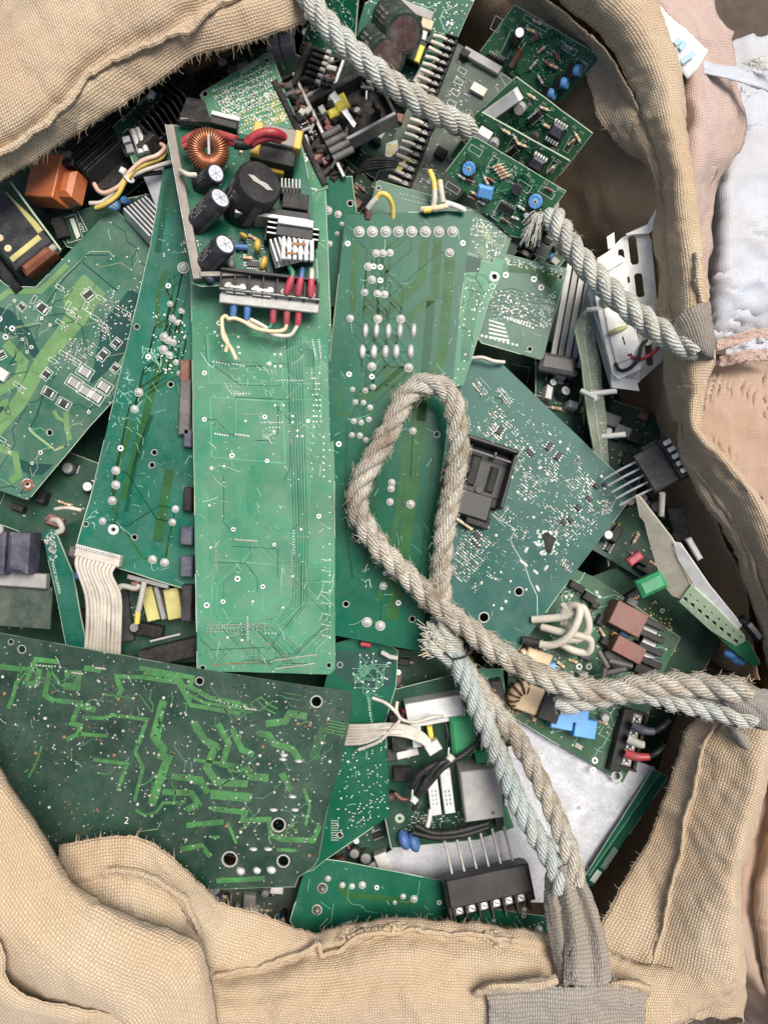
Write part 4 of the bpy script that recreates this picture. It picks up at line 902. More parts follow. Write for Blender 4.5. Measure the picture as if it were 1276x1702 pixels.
    def fins(s, x, y, w, l, h, n, ang=0, m='aluminium', name='heat_sink', base=4, z=0):
        F = s.F(x, y, ang, z); mb = MB(); mb.box(F, 0, 0, .3, w, l, base, m, .5)
        for k in range(n): mb.box(F, -w / 2 + w * (k + .5) / n, 0, base * .8, w / n * .38, l, h, m, .3)
        return mb.build(name, s.root)
    def wires(s, paths, r, m, name='wire', n=7, dense=10):
        for p in paths:
            mb = MB(); mb.tube(cr([q if isinstance(q, Vector) else W(*q) for q in p], len(p) * dense), r, m, n); mb.build(name, s.root)
    def terminals(s, x0, y0, x1, y1, n, w=20, h=12, m='black', z=0, screw='solder', lug=None, lugside=1, tall=1.0):
        """screw terminal strip from end to end"""
        L = math.hypot(x1 - x0, y1 - y0); ang = math.degrees(math.atan2(y1 - y0, x1 - x0)); F = s.F((x0 + x1) / 2, (y0 + y1) / 2, ang, z)
        L *= 1; mb = MB(); mb.box(F, 0, 0, 0, L, w, h * .45, m, .8); mb.box(F, 0, -w * .42 * lugside, h * .4, L, w * .16, h * .5, m, .5); st = L / n
        for k in range(n + 1): mb.box(F, -L / 2 + k * st, 0, h * .4, st * .16, w, h * .75 * tall, m, .5)
        o = mb.build('terminal_strip', s.root)
        for k in range(n):
            a = -L / 2 + (k + .5) * st; sb = MB(); r = st * .3; sb.box(F, a, 0, h * .45, st * .72, w * .55, 1.2, 'solder_dull', .3); sb.cyl(F, a, 0, h * .45 + 1.2, r, 2.2, screw, 11, .5)
            sb.box(F.sub(a, 0, 0, 35), 0, 0, h * .45 + 3.4, r * 1.5, r * .3, .25, 'hole', .05); sb.box(F.sub(a, 0, 0, 125), 0, 0, h * .45 + 3.4, r * 1.5, r * .3, .25, 'hole', .05)
            sb.build('terminal_screw', o)
            if lug: 
                lbm = MB(); d = lugside
                lbm.tube([F.pt(a, d * w * .3, h * .6), F.pt(a, d * w * .75, h * .75), F.pt(a + s.rr.uniform(-2, 2), d * w * 1.35, h * .8)], st * .27, lug, 8); lbm.build('ferrule', o)
        return o
    def header(s, x, y, w, l, h, nx, ny, ang, m='white_plastic', pin='gold'):
        F = s.F(x, y, ang); mb = MB(); mb.box(F, 0, 0, .4, w, l, h, m, .6); o = mb.build('header', s.root); pb = MB()
        for i in range(nx):
            for j in range(ny): pb.box(F, -w / 2 + w * (i + .5) / nx, -l / 2 + l * (j + .5) / ny, h * .9, w / nx * .4, l / ny * .4, 1.5, pin, .2)
        pb.build('pins', o); return o
def junk(label, x, y, z, w, l, ang, seed, m='pcb_deep', tilt=(0, 0, 1), n=16, group=None, big=1.0, hue=None):
    """a small populated board jammed in a gap of the pile"""
    rr = random.Random(seed); pl = Plane(z); pl.p = W(x, y, z); pl.n = Vector(tilt).normalized(); F = frame(pl, x, y, ang)
    def px(a, b):
        p = F.pt(a, b); s = H / (H - p.z); return (p.x * s + CX, CY - p.y * s)
    B = Board(label, [px(-w / 2, -l / 2), px(w / 2, -l / 2), px(w / 2, l / 2), px(-w / 2, l / 2)], pl, m, name='populated_board', seed=seed, group=group)
    for k in range(n):
        a, b = px(rr.uniform(-w * .42, w * .42), rr.uniform(-l * .42, l * .42)); t = rr.random(); g = ang + rr.choice((0, 90))
        if t < .26: B.can(a, b, rr.uniform(5, 11) * big, rr.uniform(14, 30) * big, rr.choice(('sleeve', 'sleeve_green', 'navy_plastic')), rr.choice(('cap_top', 'grey_metal')))
        elif t < .5: B.block(a, b, rr.uniform(12, 30) * big, rr.uniform(10, 22) * big, rr.uniform(8, 24) * big, g, rr.choice(hue or ('black', 'black_dusty', 'charcoal', 'grey_box', 'brown', 'white_plastic', 'black')), 'component_block')
        elif t < .68: B.resistor(a, b, rr.uniform(12, 22), rr.uniform(2.2, 3.4), g)
        elif t < .82: B.chip(a, b, rr.uniform(14, 30), rr.uniform(8, 14), g, 4, 'black', rr.randint(4, 7))
        else: B.disc(a, b, rr.uniform(5, 8) * big, 2.5, g, rr.choice(('mustard', 'blue', 'brown', 'sky_blue')))
    B.smd(x, y, w * .4, l * .4, 40, ang); B.fin(); return B
# ---- the long pale board in the middle
B = Board('long pale green bare-side board lying upright in the middle under the open power supply',
    [(300, 292), (470, 292), (488, 300), (541, 312), (549, 520), (556, 800), (557, 1112), (548, 1121), (440, 1118), (328, 1115), (322, 760), (318, 470)],
    Plane((320, 400, 36), (545, 400, 34), (440, 1100, 62)), 'pcb_light', seed=1, holes=[(547, 1106, 4), (337, 1110, 4), (531, 310, 3.4)])
for x, y, r in ((340, 697, 4), (440, 693, 4), (386, 757, 4.5), (352, 778, 3), (444, 766, 3.5), (512, 700, 3), (388, 880, 4), (395, 962, 5), (371, 1000, 4), (344, 1006, 5), (437, 975, 4), (530, 858, 4), (364, 537, 4), (448, 604, 3), (340, 620, 4.2), (456, 905, 3)): B.via(x, y, r)
for x, y in ((364, 540), (357, 552), (361, 558), (396, 577), (398, 587), (369, 575), (396, 560), (456, 589), (466, 589), (457, 609), (466, 609), (457, 674), (471, 674), (486, 692), (486, 702), (494, 716), (494, 725), (502, 725), (455, 717), (372, 775), (348, 840), (350, 910), (408, 700), (420, 1000), (500, 880), (486, 958), (470, 1010), (378, 1060), (402, 1064)): B.pad(x, y, 2.6)
B.row(355, 601, 380, 606, 6, 1.7); B.row(388, 605, 405, 608, 4, 1.7); B.row(358, 721, 378, 724, 6, 1.9); B.row(392, 722, 413, 725, 6, 1.9); B.row(391, 897, 425, 899, 9, 2.2, 'solder_dull')
B.row(519, 565, 524, 592, 9, 1.6); B.row(530, 565, 533, 594, 9, 1.6)
for y in range(620, 716, 9):
    for x in (519, 524, 530):
        if B.rr.random() < .8: B.pad(x + B.rr.uniform(-1, 1) + (y - 620) * .03, y, 1.9)
for y in range(726, 800, 11): B.pad(520 + B.rr.uniform(-4, 12), y, 1.5); B.dot(538, y, 1.6)
for k in range(3):
    B.row(345, 1040 + k * 5, 440, 1037 + k * 5, 26 - k * 5, 1.5, 'solder_dull'); 
B.row(352, 1105, 430, 1100, 20, 1.5, 'rust'); B.row(455, 1098, 525, 1088, 26, 1.6, 'solder_dull'); B.row(457, 1112, 522, 1103, 24, 1.6, 'solder_dull')
for y in range(930, 1060, 18): B.row(536, y, 548, y + 2, 4, 1.3, 'silk')
for y in range(540, 1090, 26): B.dot(548, y, 1.3)
for q in ([(372, 790), (372, 868), (388, 886)], [(495, 780), (497, 870), (484, 884)], [(385, 908), (462, 912), (462, 960)], [(352, 935), (408, 936), (428, 962), (428, 985)], [(475, 555), (480, 610), (482, 780), (470, 800)], [(340, 560), (345, 600), (400, 640), (470, 640)],
          [(445, 1080), (500, 1010), (500, 940)], [(390, 660), (478, 664)], [(462, 675), (462, 720), (452, 732), (424, 732)], [(333, 1062), (352, 1080), (440, 1076)]):
    B.trace(q, 1.0, 'trace_navy')
B.bus([(488, 560), (494, 700), (500, 900), (498, 1000), (470, 1040)], 6, 4.5, .9, 'pcb_mid'); B.bus([(505, 560), (508, 700), (512, 880)], 3, 4, .8, 'trace_light')
B.bus([(500, 575), (515, 590), (515, 610)], 6, 3, .8, 'trace_dark'); B.bus([(445, 1030), (470, 1000), (490, 985)], 6, 4, .8, 'trace_light')
B.bus([(340, 800), (342, 960), (360, 985)], 3, 4, .8, 'trace_light'); B.bus([(400, 800), (404, 860), (440, 890), (500, 892)], 4, 4, .8, 'trace_light')
[B.trace(q, 2.2, 'trace_light') for q in ([(345, 555), (468, 560), (470, 640), (348, 636), (345, 555)], [(350, 660), (470, 668), (474, 770), (352, 760), (350, 660)], [(356, 930), (470, 940), (466, 1030), (350, 1026), (356, 930)])]
B.route(12, 'trace_navy', .8, 1, 90); B.route(46, 'pcb_smd', 1.0, 1, 120); B.route(40, 'trace_light', 1.4, 1, 160)
for k in range(14):
    x, y = B.rr.uniform(345, 520), B.rr.uniform(610, 1080); n_ = B.rr.randint(4, 9); a_ = B.rr.choice((0, 1)); B.row(x, y, x + (n_ * 4.2 if a_ else 1), y + (0 if a_ else n_ * 4.2), n_, 1.5, B.rr.choice(('solder', 'solder_dull')))
B.dots(110, None, (.6, 1.3), 'silk'); B.dots(60, None, (.7, 1.5), 'solder_dull'); B.dots(60, [(330, 1020), (555, 1020), (555, 1110), (330, 1110)], (.5, 1.8), 'rust')
B.scratches(150, None, 30, 'scratch_pale', .6); B.scratches(50, [(380, 600), (460, 600), (460, 660), (380, 660)], 10, 'scratch_pale', .7); B.scratches(26, [(435, 690), (460, 690), (460, 745), (435, 745)], 26, 'scratch_pale', .7)
B.fin()
# its power supply, lying on top
P = Plane((283, 207, 84), (335, 475, 92), (530, 465, 62))
B = Board('open power supply with toroid coil, black capacitors and burnt white heat sinks', [(283, 207), (330, 214), (500, 232), (520, 330), (528, 462), (500, 470), (336, 476), (318, 470)], P, 'pcb_mid', name='power_supply', cat='power supply', seed=2)
b = MB()   # folded metal rail down the left and along the bottom
F1 = B.F(308, 342, 79.5); b.box(F1, 0, 0, .4, 262, 13, 16, 'bronze_metal', 1); F2 = B.F(388, 461, -1.5); b.box(F2, 0, 0, .4, 106, 9, 18, 'bronze_metal', 1); b.box(F1, 0, 7, 12, 262, 2, 6, 'grey_metal', .5)
b.build('metal_rail', B.root)
b = MB()
F = B.F(345, 212, 6); b.box(F, 0, 0, 6, 84, 8, 10, 'bronze_metal', 1); b.build('metal_rail', B.root)
b = MB(); A = [W(x, y, z) for x, y, z in ((312, 166, 60), (340, 172, 58), (352, 208, 92), (296, 206, 94))]; n = (A[1] - A[0]).cross(A[3] - A[0]).normalized(); b.prism(A, n, 5, 'black_dusty'); b.build('heat_plate', B.root)
o = B.block(374, 216, 44, 18, 26, 14, 'black', 'power_transistor'); b = MB(); b.box(B.F(377, 210, 14), 0, 0, 26.5, 46, 7, 4, 'white_plastic', .8); b.build('insulator', o)
B.can(334, 306, 16, 40, tx=359, ty=288, tz=122); B.can(327, 372, 19, 62, tx=366, ty=329, tz=136); B.can(342, 442, 19, 60, tx=374, ty=406, tz=134)
o = B.can(404, 344, 37, 70, 'black', None, tx=432, ty=303, tz=138)
b = MB(); p1 = W(432, 303, 138); n = (p1 - B.pl.hit(404, 344)).normalized(); F = axis_frame(432, 303, 138.6, n, 25)
b.prism([F.pt(*q, .8) for q in ((-22, -4), (-12, -7), (0, -3), (12, -3), (24, 4), (14, 8), (2, 4), (-10, 3))], n, .6, 'pale_dust'); b.build('scraped_patch', o)
o = B.toroid(346, 250, 20, 13, 'copper', 40, (.2, -.5, .85), 44); b = MB(); F = axis_frame(347, 240, 146, (.2, -.5, .85), 88); b.box(F, 0, 0, -2, 30, 4, 6, 'white_plastic', 1); b.build('clamp', o)
o = B.block(455, 270, 70, 48, 44, 12, 'black_dusty', 'transformer'); b = MB(); F = B.F(458, 262, 12); b.box(F, 2, -8, 30, 76, 30, 24, 'bronze_metal', 2); b.build('core', o)
b = MB(); b.box(F, -30, 4, 8, 14, 54, 47, 'yellow_tape', 1.5); b.box(F, 34, -8, 29.5, 12, 31, 25.4, 'yellow_tape', 1.5); b.box(F, -4, 30, 4, 44, 16, 22, 'yellow_tape', 1.5); b.build('winding_tape', o)
b = MB(); 
for k in range(5): b.box(F, -18 + k * 11, 18, 22, 7, 12, 16, 'black', .6)
b.build('pin_frame', o)
b = MB(); F = B.F(452, 378, 8); b.box(F, 0, 0, 2, 118, 7, 40, 'grey_metal', .8); b.box(F, 18, -8, 30, 84, 14, 8, 'charcoal', .8); b.build('heat_plate', B.root)
B.block(490, 350, 42, 26, 34, 8, 'black_dusty', 'component_block')
def comb(x, y, w, l, h, n, ang, m, mtop):
    F = B.F(x, y, ang); b = MB(); b.box(F, 0, 0, .4, w, l, h * .5, 'black', 1, top=m)
    for k in range(n): b.box(F, -w / 2 + w * (k + .5) / n, -l * .1, h * .3, w / n * .45, l * 1.1, h * .72, m, .8, top=mtop)
    return b.build('heat_sink', B.root)
comb(482, 326, 34, 14, 40, 6, 4, 'pale_dust', 'ceramic'); comb(478, 402, 26, 76, 44, 3, 96, 'black', 'ceramic'); comb(484, 432, 66, 34, 48, 9, -14, 'ceramic', 'ceramic')
b = MB(); F = B.F(488, 408, 8); b.box(F, 0, 0, 30, 58, 16, 20, 'charcoal', 1); b.box(F, 0, -16, 32, 56, 12, 22, 'ceramic', 1); b.build('power_transistor', B.root)
b = MB(); F = B.F(490, 436, 4)
for k in range(6): b.box(F, -20 + k * 9, 0, 46, 6, 34, 8, 'ceramic', 1)
b.box(F, 4, -8, 53, 22, 5, 2, 'rust', .4); b.box(F, -8, 8, 53, 18, 4, 2, 'rust', .4); b.build('heat_sink', B.root)
B.disc(428, 417, 11, 6, 96, 'mustard', 22); B.disc(438, 446, 12, 6, 110, 'mustard', 22); B.disc(405, 398, 8, 4, 30, 'mustard', 14); B.disc(383, 442, 9, 6, 70, 'pale_dust', 14)
b = MB(); F = B.F(402, 414, 4); b.tube([F.pt(-10, 0, 8), F.pt(10, 0, 8)], 5, 'blue_wire', 9); b.build('film_capacitor', B.root)
for a in ((420, 396, 30), (412, 430, 5), (330, 270, 60), (400, 250, 80)): B.resistor(a[0], a[1], 14, 3, a[2])
B.chip(420, 440, 18, 10, 5, 4, 'black', 5); B.smd(410, 420, 30, 24, 90, 5); B.smd(330, 410, 10, 60, 40, 80); B.smd(380, 290, 30, 40, 40)
B.text(437, 466, 'WARNING', 7, -2); B.text(437, 472, 'FOR CONTINUED REPLACE', 4, -2)
B.wires([[(304, 236, 112), (330, 222, 118), (360, 222, 122), (394, 232, 136)], [(304, 244, 110), (330, 232, 112), (370, 232, 118), (394, 240, 132)]], 6, 'red')
B.wires([[(390, 238, 146), (404, 240, 144), (418, 236, 144)]], 8, 'wire_black')
B.wires([[(410, 238, 146), (424, 226, 150), (440, 220, 152), (458, 221, 148), (472, 228, 130)], [(414, 242, 140), (430, 232, 144), (448, 228, 142), (466, 232, 130)]], 6.5, 'red')
B.wires([[(300, 284, 110), (312, 290, 122), (326, 291, 116)]], 4, 'wire_white')
# terminal block with its clear cover, ferrules and cut leads
F = B.F(450, 497, 6.5, -14); b = MB(); b.box(F, -2, -10, 0, 158, 34, 26, 'black', 1.2)
for k in range(8): b.box(F, -80 + k * 22.3, -8, 20, 3, 32, 16, 'black', .6)
b.box(F, -4, -26, 20, 154, 5, 22, 'charcoal', .8); o = b.build('terminal_block', B.root)
b = MB(); b.box(F, -1, 14, 20, 160, 20, 6, 'clear_cover', 1.2); b.box(F, -1, 5, 22, 160, 2.4, 16, 'clear_cover', .6); b.build('cover', o)
for a in (-56, -14): b = MB(); b.box(F, a, 2, 40, 34, 4, 3, 'grey_metal', .5); b.box(F, a, 2, 30, 30, 14, 2, 'grey_metal', .5); b.build('jumper_bar', o)
for k in range(7): b = MB(); b.cyl(F, -68 + k * 22.3, -4, 27, 6, 3, 'solder_dull', 11, .6); b.build('terminal_screw', o)
for a, c, dx in ((24, 'pink_red', 8), (43, 'pink_red', 3), (64, 'pink_red', -1)):
    b = MB(); b.tube([F.pt(a, 2, 38), F.pt(a + dx * .5, -10, 44), F.pt(a + dx, -24, 46)], lambda t: 5 + 1.2 * math.sin(t * 3.1), c, 10); b.build('ferrule', o)
for a, m, d in ((32, 'wire_green', -14), (47, 'blue_wire', 2), (63, 'wire_white', -2)): b = MB(); b.tube(cr([F.pt(a, -22, 46), F.pt(a, -32, 46), F.pt(a + d * .4, -42, 40)], 10), 4, m, 7); b.build('wire', o)
for a, m in ((-58, 'blue_wire'), (-36, 'blue_wire'), (6, 'pink_red'), (28, 'pink_red'), (47, 'pink_red')):
    b = MB(); b.tube([F.pt(a, 20, 16), F.pt(a, 30, 14), F.pt(a, 42, 9)], lambda t: 6 - t, m, 10); b.build('ferrule', o)
for q, m in (([(-58, 40, 10), (-64, 46, 8), (-70, 40, 10), (-76, 48, 10), (-72, 66, 8), (-64, 84, 10), (-66, 98, 6)], 'wire_cream'), ([(-36, 40, 10), (-30, 46, 8), (-8, 54, 8), (12, 62, 8), (36, 60, 8), (47, 42, 10)], 'wire_white'),
             ([(-66, 46, 14), (-54, 44, 14), (-40, 48, 14), (-20, 56, 12), (8, 58, 12), (26, 52, 10), (29, 40, 10)], 'wire_cream'), ([(-76, 44, 8), (-74, 60, 14), (-70, 78, 12), (-58, 92, 10), (-48, 110, 8)], 'wire_cream'), ([(6, 40, 10), (2, 50, 8), (-6, 56, 8)], 'wire_green'), ([(-30, 42, 12), (-16, 48, 14), (-2, 54, 12)], 'wire_white')):
    b = MB(); b.tube(cr([F.pt(*p) for p in q], 40), 3.2, m, 8); b.build('wire', o)
o = B.disc(350, 470, 8, 5, 20, 'navy_plastic', 14); o = B.disc(340, 462, 6, 4, 60, 'red', 12)
B.scratches(20, None, 14); B.fin()

# ---- light board behind, upper left of centre, with dense soldering
B = Board('light green board with rounded corners and dense yellow and white soldering behind the power supply', [(332, 158), (336, 152), (436, 92), (444, 88), (452, 92), (468, 135), (480, 165), (505, 222), (545, 312), (520, 320), (400, 330), (352, 230), (343, 190)], Plane((335, 155, 26), (446, 90, 34), (540, 310, 33)), 'pcb_light', holes=[(341, 156, 4.5), (443, 100, 4), (415, 174, 4)], seed=3, edge='edge')
for k in range(6): B.ring(405 + k * 4.6, 117 - k * 2.6, 1.8, 3.4)
for r_ in range(9):
    B.row(356 + r_ * 4.4, 151 + r_ * 9, 446 + r_ * 5, 110 + r_ * 9.5, 20, 1.8, 'solder'); 
for r_ in range(5): B.row(395 + r_ * 6, 190 + r_ * 6, 470 + r_ * 3, 168 + r_ * 7, 18, 1.3, 'silk_yellow')
B.dots(420, [(350, 150), (440, 100), (520, 270), (470, 290), (420, 205), (375, 200)], (.6, 2.0), 'solder'); B.dots(160, None, (.5, 1.4), 'silk_yellow'); B.dots(140, [(350, 150), (440, 100), (470, 160), (380, 190)], (.6, 1.6), 'hole')
for y in (182, 190, 197): B.rect(462, y - 20, 22, 5, -26, 'silk_yellow', .8); B.rect(470, y + 2, 26, 5, -20, 'silk_yellow', .8)
B.trace([(390, 226), (400, 214), (420, 198), (430, 172), (470, 150)], .9, 'silk_yellow')
for x, y in ((378, 168), (390, 190), (470, 195), (508, 265), (480, 280), (443, 158), (372, 183)): B.ring(x, y, 2, 4.2, 'solder')
for k in range(6): B.ring(500 + k * 5, 318 - 8 + k * 1, 1, 2)
B.smd(420, 160, 50, 20, 150, -28); B.smd(485, 230, 16, 40, 90, 65); B.route(60, 'trace_light', 1.0, -28, 60); B.scratches(30); B.fin()

# ---- blue-green board leaning at the left
B = Board('scratched blue-green board with solder humps leaning left of the long pale board', [(284, 210), (300, 290), (330, 300), (345, 980), (325, 985), (196, 944), (127, 908), (150, 830), (205, 600), (250, 410)], Plane((284, 210, 40), (127, 908, 26), (330, 985, 6)), 'pcb_left', seed=4,
    holes=[(228, 543, 4.2), (284, 639, 4.2), (257, 752, 4.2), (253, 773, 4.2), (143, 871, 4), (224, 893, 4.2)])
for x, y, r in ((283, 505, 4), (287, 530, 5), (295, 536, 4), (273, 560, 6), (280, 566, 5), (288, 569, 5), (272, 581, 6), (282, 590, 5), (293, 602, 4), (231, 652, 6), (224, 680, 5.5), (193, 782, 6), (193, 806, 6), (187, 832, 6), (171, 866, 5), (254, 930, 6), (274, 935, 6), (292, 846, 5), (287, 868, 5), (305, 445, 8), (301, 516, 3.5), (304, 518, 3), (298, 620, 3.5)): B.joint(x, y, r)
for x, y, r in ((189, 880, 9), (201, 745, 5), (280, 475, 4.5), (247, 593, 5)): B.via(x, y, r)
B.trace([(276, 450), (262, 490), (262, 530), (268, 545)], 8, 'trace_olive'); B.trace([(268, 600), (245, 680), (205, 830)], 12, 'trace_olive'); B.trace([(222, 700), (195, 780), (190, 820)], 8, 'trace_olive'); B.trace([(252, 690), (225, 770), (210, 850)], 7, 'trace_dark'); B.trace([(282, 780), (262, 900)], 16, 'trace_olive'); B.trace([(280, 300), (262, 420)], 10, 'trace_dark')
B.scratches(60, [(180, 610), (230, 610), (215, 700), (175, 720)], 16, 'scratch', .9); B.scratches(46, [(235, 575), (270, 575), (270, 620), (235, 620)], 22, 'scratch', .8); B.scratches(26, [(225, 650), (240, 650), (235, 760), (215, 760)], 34, 'scratch', .8); B.scratches(120, None, 22, 'scratch', .55); B.scratches(26, [(130, 830), (165, 830), (160, 880), (130, 880)], 12, 'scratch', .8)
B.route(36, 'trace_dark', 2.4, 12, 140); B.route(16, 'trace_olive', 4, 12, 140); B.dots(60, [(255, 520), (310, 520), (310, 620), (255, 620)], (.6, 2), 'solder'); B.dots(90, None, (.4, .9), 'scratch_pale'); B.fin()
# white connector and its flat cable at the foot of that board
t = thing('ribbon_cable', 'dirty white ten-wire cable with white plug at the foot of the blue-green board', 'cable', W(165, 930, 20))
F = axis_frame(165, 924, 30, (0, 0, 1), 14.5); b = MB(); b.box(F, 0, 0, -8, 76, 18, 16, 'wire_white', 1.5); b.box(F, 0, -8, 4, 76, 6, 7, 'white_plastic', 1)
for k in range(18): b.box(F, -35 + k * 4.1, -8, 11, 1.8, 2, .4, 'hole', .1)
b.build('plug', t)
b = MB(); F2 = F.sub(-42, 4, -4); b.box(F2, 0, 0, -4, 14, 16, 14, 'grey_dark', 2); b.build('latch', t)
for k in range(10):
    b = MB(); x = -32 + k * 7.0; e = 142 + k * 6.2; q0 = F.pt(x, 8, 4)
    b.tube(cr([q0, F.pt(x * .92, 24, 6), W(143 + k * 6.4 + (4 - k) * .3, 990, 22 + 2 * math.sin(k * 2)), W(146 + k * 5.9 + 1.5 * math.sin(k), 1040, 12), W(e, 1100, -12), W(e + 2, 1170, -50)], 44), 3.3, 'wire_white', 8); b.build('wire', t)

# ---- left board with surface components
P = Plane((0, 470, 10), (190, 350, 8), (50, 828, -6))
B = Board('mottled green board with square surface components and wide pale tracks at the left edge', [(-40, 440), (0, 465), (14, 476), (60, 477), (80, 456), (185, 345), (196, 352), (290, 440), (290, 560), (165, 692), (150, 708), (52, 826), (44, 831), (-40, 800)], P, 'pcb_smd', seed=5, holes=[(83, 719, 4.5), (47, 806, 4.5)])
B.area([(104, 498), (136, 458), (142, 457), (176, 488), (140, 540), (96, 590), (82, 580), (120, 530)], 'trace_smd'); B.trace([(128, 516), (100, 560), (70, 600), (50, 640), (30, 672), (-20, 730)], 24, 'trace_smd'); B.trace([(-10, 505), (15, 484), (68, 484), (112, 440)], 9, 'trace_smd')
B.trace([(-10, 655), (30, 632), (40, 602), (10, 570)], 16, 'trace_smd'); B.trace([(-20, 680), (10, 668), (14, 690), (-10, 710)], 9, 'trace_smd'); B.trace([(-10, 740), (26, 756), (32, 790), (18, 800)], 11, 'trace_smd'); B.trace([(110, 685), (112, 712), (116, 732)], 9, 'trace_smd'); B.trace([(90, 682), (96, 694), (108, 700)], 6, 'trace_smd'); B.trace([(50, 714), (58, 722), (92, 748), (106, 742)], 4, 'trace_pale'); B.trace([(50, 712), (62, 690), (74, 650), (92, 624)], 3, 'trace_navy')
B.area([(-20, 505), (18, 515), (50, 548), (66, 585), (60, 600), (30, 560), (-20, 545)], 'trace_navy'); B.area([(-20, 660), (20, 670), (20, 690), (-20, 700)], 'trace_navy'); B.area([(20, 756), (50, 770), (90, 772), (70, 790), (40, 785)], 'trace_navy'); B.area([(170, 540), (215, 480), (250, 500), (200, 600), (150, 640)], 'trace_navy')
B.trace([(78, 505), (108, 462), (145, 424), (180, 424)], 2.2, 'trace_navy'); B.trace([(78, 505), (84, 520), (92, 490), (96, 470), (150, 418), (182, 418), (190, 428)], 1.2, 'trace_pale'); B.trace([(138, 436), (188, 478), (196, 482)], 2.5, 'trace_navy'); B.trace([(118, 528), (138, 508), (150, 496), (160, 470)], 1, 'trace_navy')
for x, y, a, w, h in ((71, 512, 40, 17, 10), (37, 510, -45, 10, 8), (148, 490, 50, 14, 13), (78, 622, -50, 14, 9), (82, 653, 30, 17, 10), (107, 671, 30, 17, 10), (172, 590, -50, 16, 9), (194, 571, -50, 13, 9), (192, 612, -50, 12, 8), (4, 590, 60, 10, 8)): B.smd_block(x, y, w, h, a)
for x, y in ((142, 618), (124, 636), (143, 650), (160, 660), (174, 643)): B.smd_block(x, y, 19, 13, 33, 'grey_box')
for x, y in ((100, 478), (57, 498), (113, 508), (100, 536), (118, 520), (172, 540), (158, 528), (168, 496), (143, 508), (106, 588), (118, 594), (88, 599), (128, 600), (210, 520), (30, 640), (4, 730)): B.rect(x, y, 14, 6, -58 if x % 2 else 32, 'silk', .8); B.smd(x + 8, y + 8, 6, 6, 9, 32)
for x, y, r in ((0, 530, 5), (21, 546, 5), (10, 560, 5), (38, 564, 3), (53, 577, 3.5), (46, 585, 3), (70, 529, 3), (84, 540, 3), (68, 752, 4), (25, 500, 3), (46, 804, 9), (50, 712, 2), (17, 752, 3), (148, 685, 3), (54, 770, 3)): B.via(x, y, r)
for x, y in B.rnd(60): B.dot(x, y, B.rr.uniform(.8, 1.7))
B.dots(60, [(150, 500), (250, 440), (260, 520), (200, 580)], (.7, 1.5)); B.smd(135, 580, 22, 16, 70, 32); B.smd(190, 520, 18, 20, 40, 32); B.smd(170, 555, 10, 10, 30, 32)
o = B.block(4, 622, 24, 18, 8, 33, 'white_plastic', 'white_component'); B.dots(50, None, (1, 1.8), 'solder', False); B.route(44, 'trace_pale', .8, 33, 60); B.route(40, 'trace_navy', 1.4, 33, 80); B.scratches(40)
b = MB(); b.ring(B.F(47, 806), 0, 0, 5, 9.5, .8, 'copper', 18); b.build('mounting_ring', B.root); B.fin()

